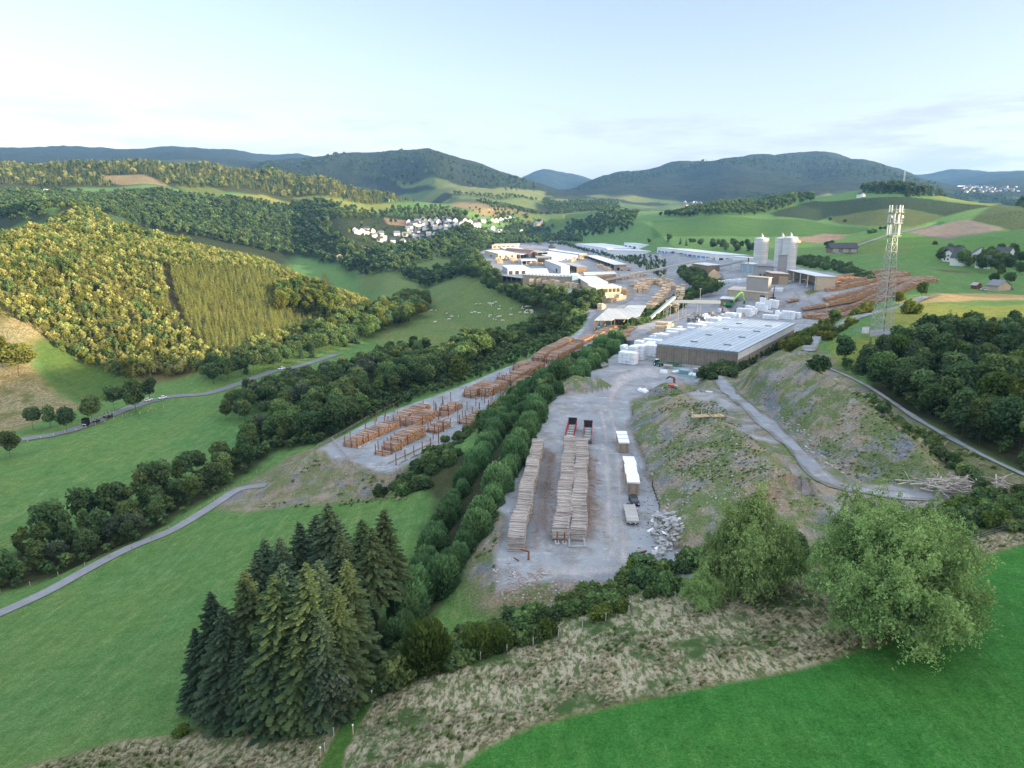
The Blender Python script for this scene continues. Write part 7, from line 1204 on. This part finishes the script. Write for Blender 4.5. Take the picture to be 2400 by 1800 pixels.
# sawn timber stacks
def tstack(nl, seed):
    g = np.random.default_rng(seed); m = MB(); z = .15
    for q in range(nl):
        x = g.uniform(-.12, .12); m.box(-1.6 + x, 1.6 + x, -2 + x, 2 + x, z, z + 1.0, 'pale_wood' if g.random() < .6 else 'timber'); m.box(-1.5, 1.5, -1.2, -1.0, z - .14, z - .003, 'brown_wood').box(-1.5, 1.5, 1.0, 1.2, z - .14, z - .003, 'brown_wood'); z += 1.16
    return m.mesh('timber_stack')
TS = [tstack(2, 1), tstack(3, 2), tstack(4, 3), tstack(3, 4)]; nts = 0
def tsrow(k, l, cols, lab, sp=4.6, seed=0, hi=3):
    g = np.random.default_rng(seed); P = catmull(WP(zs(k, *l)), 1.); d = np.r_[0, np.cumsum(np.linalg.norm(np.diff(P[:, :2], axis=0), axis=1))]; n = int(d[-1] / sp) + 1
    for i in range(n):
        s = i * sp; x = np.interp(s, d, P[:, 0]); y = np.interp(s, d, P[:, 1]); x2 = np.interp(s + 1, d, P[:, 0]); y2 = np.interp(s + 1, d, P[:, 1]); t = unit(np.array([x2 - x + 1e-6, y2 - y])); rr = math.atan2(t[1], t[0]) - math.pi / 2
        for c in range(cols):
            if g.random() < .08: continue
            q = np.array([x, y]) + np.array([t[1], -t[0]]) * (c - (cols - 1) / 2) * 3.7 + g.uniform(-.3, .3, 2); o = link('timber_stack', TS[int(g.integers(4))], None, (q[0], q[1], gh(*q)), rr + g.uniform(-.05, .05)); tag(o, 'sawn timber stack, %s from near end, %s column, %s' % (ORD[i], ORD[c], lab.replace('in front of', 'before').replace('rows by', 'by')), 'timber stack', 'sawn timber stacks of the timber yard')
tsrow('B', [(120,980),(240,860),(300,760),(180,690)], 2, 'row left of the inclined conveyor', 5.2, 1); tsrow('B', [(350,1020),(440,880),(455,760)], 2, 'row right of the inclined conveyor', 5.2, 2); tsrow('B', [(0,800),(60,720),(110,690)], 3, 'rows by the rails', 5.4, 3); tsrow('B', [(380,760),(340,700),(250,660)], 1, 'row below the dark tree clump', 5.4, 4)
tsrow('A', [(1480,740),(1600,715),(1700,700),(1790,730)], 1, 'row under the open truss gable', 4.4, 5); tsrow('A', [(1560,810),(1640,790),(1720,780)], 2, 'stacks behind the sawmill shed', 4.6, 6); tsrow('A', [(1700,560),(1800,540),(1900,520),(1980,510)], 2, 'pale stacks below the long conveyor', 5, 7); tsrow('A', [(1470,900),(1520,870)], 1, 'stacks left of the sawmill shed', 5, 8)
tsrow('A', [(700,610),(800,605),(900,610),(1000,625),(1130,640),(1260,660)], 2, 'row below the long tan hall', 6.5, 9); tsrow('A', [(700,400),(780,395),(870,400)], 2, 'crates before the machine hall', 6.5, 10); tsrow('A', [(320,340),(350,375)], 2, 'stacks by the far wooden hall', 9, 11); tsrow('A', [(400,340),(470,330),(520,370)], 2, 'stacks before the dark doorways', 9, 12); tsrow('A', [(1140,360),(1210,330),(1290,340)], 1, 'stacks right of the narrow white hall', 7, 13); tsrow('A', [(1430,410),(1500,430),(1590,470)], 1, 'pale packs in front of the open sheds', 7, 14); tsrow('A', [(1850,640),(1930,620),(2010,610)], 2, 'far stacks by the tree clump', 5.6, 15); tsrow('B', [(600,625),(680,640),(730,660)], 1, 'stacks under the chip store', 5, 16)
# ------------------------------------------------------------------ fences
def fence(l, sp, h, label, rails=(.55, 1.05), mat='stake', w=.14, name='wooden_fence', world=None):
    P = catmull(WP(l) if world is None else world, .8); d = np.r_[0, np.cumsum(np.linalg.norm(np.diff(P[:, :2], axis=0), axis=1))]; n = max(2, int(d[-1] / sp) + 1)
    while n > 98: sp *= 1.15; n = int(d[-1] / sp) + 1
    q = [(np.interp(i * sp, d, P[:, 0]), np.interp(i * sp, d, P[:, 1])) for i in range(n)]; q = [(x, y, gh(x, y)) for x, y in q]; o = q[0]; e = empty(name, o, 0, label, 'fence'); pm = MB().box(-w / 2, w / 2, -w / 2, w / 2, -.4, h, mat).mesh('post')
    for x, y, z in q: link('post', pm, e, (x - o[0], y - o[1], z - o[2]))
    if rails:
        m = MB()
        for a, b in zip(q[:-1], q[1:]):
            for r in rails: m.bar((a[0] - o[0], a[1] - o[1], a[2] - o[2] + r), (b[0] - o[0], b[1] - o[1], b[2] - o[2] + r), .11, mat)
        m.build('rail', e)
fence([(742,1050),(880,972),(1010,908),(1160,838)], 2.6, 1.25, 'weathered wooden rail fence along the left edge of the log yard'); fence([(1160,838),(1290,792),(1345,760),(1382,730)], 3, 1.25, 'upper stretch of the wooden fence beside the sawmill road'); fence([(742,1052),(820,1082),(905,1112),(945,1098)], 2.4, 1.25, 'wooden rail fence across the tip of the log yard')
fence(zs('C', (215,575),(330,500),(480,410),(600,365),(730,310)), 2.6, 1.2, 'pale wooden fence between green slope and white stacks'); fence(zs('C', (870,240),(1000,190),(1150,120),(1330,50)), 3, 1.2, 'wooden fence along the mixed timber packs'); fence(zs('B', (1590,960),(1740,890),(1790,850),(1740,800)), 3, 1.2, 'rail fence around the round gravel island')
fence([(0,1048),(150,1016),(300,975),(400,948)], 5, 1.1, 'line of short pasture posts along the asphalt road', (), 'pale_wood', .2, 'pasture_fence'); fence([(0,1390),(150,1345),(290,1295),(400,1240),(520,1160),(620,1095)], 6, 1.2, 'line of pasture posts at the foot of the tree belt', (), 'stake', .16, 'pasture_fence'); fence([(1000,1585),(1130,1545),(1290,1500),(1420,1455),(1560,1410),(1640,1395)], 4, 1.3, 'line of thin posts along the top of the dry grass slope', (), 'concrete', .12, 'pasture_fence')
fence([(735,1800),(765,1755),(790,1710)], 3, 1.2, 'few thin posts beside the mown path', (), 'concrete', .1, 'pasture_fence'); fence([(2200,1290),(2300,1262),(2410,1235)], 3, 1.5, 'dark wire fence on the bank above the vivid field', (.4, .8, 1.3), 'dark', .08, 'wire_fence'); fence([(1945,790),(1975,770),(2010,752),(2100,722),(2180,700)], 5, 1.1, 'short posts along the sunlit access lane', (), 'stake', .15, 'pasture_fence')
fence([(360,1100),(420,1068),(480,1040)], 6, 1.2, 'lone posts at the lower end of the green meadow', (), 'stake', .16, 'pasture_fence')
e = empty('wayside_sign', tuple(W(846, 1594)), .3, 'small white sign on a pole at the start of the mown path', 'sign'); MB().cyl(0, 0, -.3, 2.0, .05, .05, 6, 'galv').build('pole', e); MB().box(-.35, .35, -.06, .06, .9, 1.25, 'white_paint').build('panel', e); MB().add([(0, -.07, 1.5), (.3, -.07, 2.3), (-.1, -.07, 2.4), (0, .07, 1.5), (.3, .07, 2.3), (-.1, .07, 2.4)], [(0, 1, 2), (5, 4, 3), (0, 3, 4, 1), (1, 4, 5, 2), (2, 5, 3, 0)], 'white_paint').build('pointer', e)
for i, (u, v) in enumerate([(872,1640),(828,1722),(752,1775)]): p = W(u, v); tag(MB().box(-.05, .05, -.05, .05, -.3, 1.3, 'pale_wood').box(-.09, .09, -.09, .09, 1.301, 1.45, 'white_paint').build('marker_post', None, tuple(p)), '%s pale marker post from the top of the mown path' % ORD[i], 'post')
# ------------------------------------------------------------------ machines in front of the hall and on the yard
p = G('X', 380, 330); e = empty('tractor', tuple(p), .5, 'green tractor parked at the left front corner of the hall', 'tractor'); MB().box(-.5, .5, -2.0, .2, .8, 1.6, 'green_paint').box(-.45, .45, -2.1, -1.9, .7, 1.5, 'dark').build('bonnet', e); MB().box(-.8, .8, .25, 1.7, 1.0, 1.5, 'green_paint').build('body', e); MB().add([(-.75, .25, 1.501), (.75, .25, 1.501), (.75, 1.7, 1.501), (-.75, 1.7, 1.501), (-.65, .45, 2.6), (.65, .45, 2.6), (.65, 1.6, 2.6), (-.65, 1.6, 2.6)], [(0, 1, 5, 4), (1, 2, 6, 5), (2, 3, 7, 6), (3, 0, 4, 7)], 'glass').build('cab', e); MB().box(-.75, .75, .35, 1.7, 2.601, 2.72, 'white_paint').build('roof', e)
for s in (-1, 1):
    for y, r in ((1.2, .85), (-1.4, .55)): w_ = MB().cyl(0, 0, -.22, .22, r, r, 18, 'rubber').cyl(0, 0, .221, .24, r * .5, r * .5, 12, 'white_paint').cyl(0, 0, -.24, -.221, r * .5, r * .5, 12, 'white_paint').build('wheel', e, (s * .95, y, r)); w_.rotation_euler = (0, math.pi / 2, 0)
def frame_rack(p, L_, h, rz, mat, lb, n=4, deckm='green_paint'):
    e = empty('steel_rack', tuple(p), rz, lb, 'rack'); m = MB()
    for i in range(n):
        for y in (0, 1.4): m.box(i * L_ / (n - 1) - .08, i * L_ / (n - 1) + .08, y - .08, y + .08, -.2, h, mat)
    m.build('frame', e); MB().box(-.2, L_ + .2, -.2, 1.6, h + .003, h + .16, deckm).box(-.2, L_ + .2, -.3, -.2, h + .003, h + .4, deckm).build('deck', e)
frame_rack(G('X', 640, 290), 7, 3.6, hb, 'brown_wood', 'tall rack with pale green beam on top against the hall wall', 3, 'teal_paint'); frame_rack(G('X', 575, 330), 5.6, 1.5, hb + .05, 'green_paint', 'bright green implement frame in front of the hall wall', 4)
JM = {}
def junk(X, Y, sx, sy, sz, mat, name, lb, cat, rot=0., seed=1):
    p = G('X', X, Y); g = np.random.default_rng(seed + int(X)); m = MB()
    if name in ('sack_pile', 'rubble_pile', 'scrap_pile'):
        for i in range(9):
            x, y = g.uniform(-.5, .5, 2) * (sx, sy); s = g.uniform(.25, .5) * min(sx, sy); v = [(math.cos(a) * math.cos(b) * s + x, math.sin(a) * math.cos(b) * s + y, max(0, math.sin(b) * sz * g.uniform(.6, 1.))) for b in (0, .7, 1.3) for a in np.linspace(0, 6.28, 7)[:-1]]; m.add(v, [(r * 6 + k, r * 6 + (k + 1) % 6, r * 6 + 6 + (k + 1) % 6, r * 6 + 6 + k) for r in (0, 1) for k in range(6)] + [(12, 13, 14, 15, 16, 17)], mat)
    elif name == 'beam_pile':
        for i in range(7): m.box(-sx / 2 + g.uniform(-.3, .3), sx / 2 + g.uniform(-.3, .3), i * sy / 7, i * sy / 7 + sy / 9, 0, sz * g.uniform(.5, 1), mat)
    else:
        m.add([(-sx / 2, -sy / 2, .1), (sx / 2, -sy / 2, .1), (sx / 2, sy / 2, .1), (-sx / 2, sy / 2, .1), (-sx / 2, -sy / 2, sz * .8), (sx / 2, -sy / 2, sz * .8), (sx / 2, sy / 2, sz), (-sx / 2, sy / 2, sz)], [(0, 3, 2, 1), (4, 5, 6, 7), (0, 1, 5, 4), (1, 2, 6, 5), (2, 3, 7, 6), (3, 0, 4, 7)], mat); m.box(-sx / 2, sx / 2, -sy / 2 + .2, sy / 2 - .2, 0, .095, 'dark').bar((-sx / 2, -sy / 2 - .03, sz * .4), (sx / 2, -sy / 2 - .03, sz * .4), .06, 'dark').box(-sx / 2 - .06, sx / 2 + .06, -sy / 2 - .06, -sy / 2 + .04, sz * .8 + .003, sz * .8 + .06, mat)
    tag(m.build(name, None, tuple(p), hb + rot), lb, cat)
for a_ in [(920,500,3.6,2.2,2.0,'bluegrey','steel_skip','blue-grey covered steel skip in the scrap row before the hall','skip',.05),(490,470,2.6,1.6,1.5,'white_sheet','sack_pile','heap of white sacks at the left of the scrap row','sacks'),(620,470,1.4,1.2,.5,'rubble','rubble_pile','small pale and pink rubbish heap beside the white sacks','rubbish'),(700,490,1.2,1,1,'white_sheet','big_bag','left cream big bag in the middle of the scrap row','bag'),(760,487,1.2,1,1.1,'white_sheet','big_bag','right cream big bag in the middle of the scrap row','bag'),
  (600,390,2.6,1.8,1.6,'grey_panel','tank_crate','weathered grey tank crate behind the white sacks','crate'),(530,380,1.6,1.4,1.5,'rubble','tank_crate','beige tank crate left of the weathered grey one','crate'),(760,400,3.2,1,.5,'teal_paint','beam_pile','pale green beams lying beside the tank crates','beams'),(1100,350,12,1.2,.7,'concrete','beam_pile','long pale concrete beams along the hall wall','beams',.03),(1030,560,9,.7,.5,'teal_paint','beam_pile','turquoise steel beam lying in front of the scrap row','beams',.12),
  (1090,515,2.4,1.8,.9,'white_sheet','scrap_pile','white plastic scraps right of the steel skip','scrap'),(1150,435,1.8,1.4,1.1,'concrete','tank_crate','pale crate against the right part of the hall wall','crate'),(1210,480,2.6,1.6,1.4,'slate','scrap_pile','grey scrap heap in the right part of the row','scrap'),(1250,530,2.6,1.6,1.0,'blue_paint','scrap_pile','dark blue tarpaulin heap at the right of the row','scrap'),(1320,440,2.2,1.5,1.2,'concrete','beam_pile','stacked grey slabs near the right end of the hall wall','slabs'),(1370,520,1.8,1.6,1,'white_sheet','sack_pile','white sacks at the far right of the scrap row','sacks'),(1420,460,2.4,1.4,1.0,'stake','beam_pile','stack of old planks at the right end of the scrap row','planks'),(1450,400,2,1.3,1.6,'grey_panel','tank_crate','grey crate under the broom shrubs at the hall corner','crate'),
  (50,860,3.6,2.4,1.1,'white_sheet','rubble_pile','heap of white sacks and stones at the start of the middle heap','rubbish'),(120,820,2.2,2,1.4,'rubble','rubble_pile','pale stone heap beside the white sacks above the yard','rubbish'),(650,770,1.8,1.2,1,'orange_paint','big_bag','orange container lying on the middle heap','container',.2),(720,780,1.8,1.2,.9,'rubble','big_bag','pale bag beside the orange container','bag'),(1420,880,2,1,.3,'white_sheet','beam_pile','white panel lying beside the gravel track','panel')]: junk(*a_)
p = G('X', 670, 690); e = empty('bent_pipe', tuple(p), .3, 'dark bent steel pipe standing on the crest of the middle heap', 'pipe'); MB().bar((1, 0, -.4), (.6, 0, 2.0), .7, 'rust').bar((.6, 0, 2.0), (-1.4, 0, 2.6), .6, 'rust').bar((-1.4, 0, 2.6), (-2.6, 0, 1.9), .4, 'dark').build('pipe', e)
p = G('F', 165, 632); e = empty('pallet_frame', tuple(p), .1, 'pale wooden frames lying on the top of the middle heap', 'frame'); m = MB()
for i in range(5): m.box(-4.5 + i * .2, 4.5, i * .5, i * .5 + .16, .1, .3, 'pale_wood')
for x in (-3.5, -1, 1, 3.5): m.box(x, x + .15, -.2, 2.4, .305, .45, 'pale_wood').box(x, x + .12, 2.41, 2.5, .1, 1.6, 'pale_wood')
m.build('beams', e)
p = G('B', 1005, 962); e = empty('material_handler', tuple(p), .1, 'lime green material handler with raised boom beside the annex', 'excavator'); MB().box(-1.3, 1.3, -2.2, 2.2, .3, 1.0, 'dark').build('undercarriage', e); MB().box(-3.2, 1.8, -1.5, 1.5, 1.4, 3.1, 'green_paint').box(-3.4, -3.21, -1.3, 1.3, 1.5, 2.9, 'lime_paint').build('upper_body', e); MB().box(.4, 1.9, -1.6, -.2, 3.101, 4.9, 'glass').box(.3, 2.0, -1.7, -.1, 4.901, 5.0, 'lime_paint').build('cab', e)
MB().bar((1.2, .4, 2.8), (7.2, .4, 9.6), .9, 'lime_paint').bar((7.2, .4, 9.6), (8.6, .4, 9.8), .8, 'lime_paint').build('boom', e); MB().bar((8.6, .4, 9.8), (10.4, .4, 4.2), .6, 'lime_paint').build('stick', e); MB().bar((10.4, .4, 4.2), (10.2, .4, 2.6), .7, 'dark').bar((9.6, .4, 2.6), (10.9, .4, 2.6), .5, 'dark').build('grapple', e)
p = G('B', 1500, 860); e = empty('timber_crane', tuple(p), .4, 'dark loading crane standing beside the boiler house', 'crane'); MB().box(-1.5, 1.5, -1, 1, 0, .6, 'dark').cyl(0, 0, .601, 3, .4, .4, 8, 'dark').build('base', e); MB().bar((0, 0, 2.8), (.6, 0, 8.4), .5, 'slate').bar((.6, 0, 8.4), (-4.6, 0, 5.2), .4, 'slate').build('jib', e)
p = G('D', 585, 1335); e = empty('rusty_grapple', tuple(p), .4, 'rusty bent steel beam lying by the near end of the left stack', 'scrap'); MB().bar((0, 0, .1), (.3, .6, 1.3), .35, 'rust').bar((.3, .6, 1.3), (-.9, 1.6, 1.5), .25, 'rust').bar((-1.8, .2, .1), (-2.6, .7, .6), .2, 'rust').build('arm', e)
# vehicles at the works
for k, X, Y, r_, pt, lb, L_, H_, nm in [('A',250,300,1.9,'white_paint','first white van from the front beside the far wooden hall',5.6,2.4,'van'),('A',225,280,1.9,'white_paint','second white van beside the far wooden hall',5.6,2.4,'van'),('A',200,262,1.9,'white_paint','third white van beside the far wooden hall',5.6,2.4,'van'),('A',655,185,.3,'white_paint','white camper van beyond the red roof',6,2.6,'van'),('A',690,183,.2,'white_paint','second white camper van beyond the red roof',6,2.6,'van'),('A',590,172,.3,'white_paint','white van left of the two camper vans',5,2.2,'van'),
   ('B',100,330,.3,'white_paint','white van leftmost in front of the long white building',5.6,2.4,'van'),('B',180,335,.3,'white_paint','white van parked left of the blue window band',5.6,2.4,'van'),('B',250,345,.3,'white_paint','white van second left of the blue window band',5.6,2.4,'van'),('B',370,355,.3,'blue_paint','blue van before the long white building',5.6,2.4,'van'),('B',460,372,.3,'white_paint','white van in the middle of the car park',5.6,2.4,'van'),('B',650,400,.1,'white_paint','white van at the right end of the car park',5.6,2.4,'van'),('B',560,392,.1,'bluegrey','grey-blue van at the right half of the car park',5.6,2.4,'van'),
   ('P',1958,968,1.2,'white_paint','white car left of the dark field shed',4.4,1.5,'car'),('P',1985,972,1.4,'white_paint','second pale car next to the dark field shed',4.4,1.5,'car'),('P',2120,965,1.2,'slate','dark car right of the field shed',4.4,1.5,'car')]: car(G(k, X, Y), r_, pt, lb, L_, 1.9 if nm == 'van' else 1.8, H_, nm, nm == 'van')
p = G('A', 1665, 455); e = empty('lorry', tuple(p), .12, 'lorry with long tan box trailer parked by the open sheds', 'lorry'); MB().box(0, 2.4, -1.2, 1.2, .5, 3.4, 'black_paint').build('cab', e); MB().box(2.6, 16, -1.25, 1.25, 1.0, 4.0, 'tan_wall').build('box_body', e)
for x in (1.2, 5, 12.5, 14): [setattr(MB().cyl(0, 0, -.2, .2, .5, .5, 12, 'rubber').build('wheel', e, (x, s, .5)), 'rotation_euler', (math.pi / 2, 0, 0)) for s in (-1.05, 1.05)]
# ------------------------------------------------------------------ cattle
def cow_mesh():
    m = MB(); secs = [(-1.15, .95, .10, .18), (-1.0, 1.05, .30, .34), (-.5, 1.02, .38, .42), (.2, .98, .40, .44), (.7, 1.02, .34, .42), (1.0, 1.12, .22, .30), (1.35, 1.05, .15, .19), (1.45, .85, .13, .16), (1.75, .66, .09, .10)]; n = 8; vs = []
    for x, z, ry, rz_ in secs: vs += [(x, ry * math.cos(6.283 * i / n), z + rz_ * math.sin(6.283 * i / n)) for i in range(n)]
    m.add(vs, [tuple(range(n))[::-1], tuple(range(n * (len(secs) - 1), n * len(secs)))] + [(i * n + j, i * n + (j + 1) % n, (i + 1) * n + (j + 1) % n, (i + 1) * n + j) for i in range(len(secs) - 1) for j in range(n)], 'cow')
    for x, y in ((-.9, .2), (-.9, -.2), (.75, .2), (.75, -.2)): m.bar((x, y, .85), (x - .06, y, .42), .17, 'cow', .11, 6); m.bar((x - .06, y, .42), (x, y, 0), .11, 'cow', .09, 6)
    m.bar((-1.15, 0, 1.05), (-1.28, 0, .45), .07, 'cow', .05, 5); m.bar((1.5, .1, .95), (1.46, .3, 1.0), .06, 'cow', .02, 4); m.bar((1.5, -.1, .95), (1.46, -.3, 1.0), .06, 'cow', .02, 4); return m.mesh('cow')
cm = cow_mesh(); CW = [('A', x, y) for x, y in [(80,840),(123,843),(225,832),(243,845),(262,838),(275,832),(250,866),(300,820),(348,868),(333,902),(470,896),(600,874),(598,893),(640,874),(655,872),(690,868),(572,940),(620,932),(635,922),(650,915),(640,946),(655,945),(695,915),(705,925),(700,945),(712,936),(468,965),(28,942),(60,933),(110,943),(237,968),(226,988),(325,990),(345,984),(375,1028),(273,1015),(300,1020)]] + [('K', x, y) for x, y in [(825,1516),(857,1518),(940,1540),(978,1562),(958,1582),(1025,1558),(852,1602)]] + [('V', x, y) for x, y in [(1535,55),(1570,60),(1600,62),(1620,72),(1650,80),(1680,85),(1700,92)]]
CW.sort(key=lambda c: z_(*c)[0]); g = np.random.default_rng(4)
for i, c in enumerate(CW):
    p = G(*c); s = g.uniform(1.0, 1.25) if c[0] != 'V' else 1.7; o = link('cow', cm, None, tuple(p), g.uniform(0, 6.28)); o.scale = (s, s, s); tag(o, '%s white cow from the left, %s on the %s' % (ORD[i], 'standing', 'brown hillside pasture above the village' if c[0] == 'V' else ('green pasture below the sawmill')), 'cow', 'white cattle on pasture')
# ------------------------------------------------------------------ air
hm_, ht = nodes_mat('haze_air'); pv = N(ht, 'ShaderNodeVolumePrincipled'); pv.inputs['Color'].default_value = (.25, .54, 1, 1); pv.inputs['Density'].default_value = 4.5e-5; pv.inputs['Anisotropy'].default_value = .2
ho = N(ht, 'ShaderNodeOutputMaterial'); ht.links.new(pv.outputs[0], ho.inputs['Volume'])
zt = float(max(H.max(), 130)) + 45; zb = float(H.min()) - 2; hz = MB().box(-16500, 16500, -16500, 16500, zb, zt, 'haze_air').build('haze'); tag(hz, kind='stuff')
print('OBJ', len(bpy.data.objects), 'packs', npk, 'Hmax', H.max())
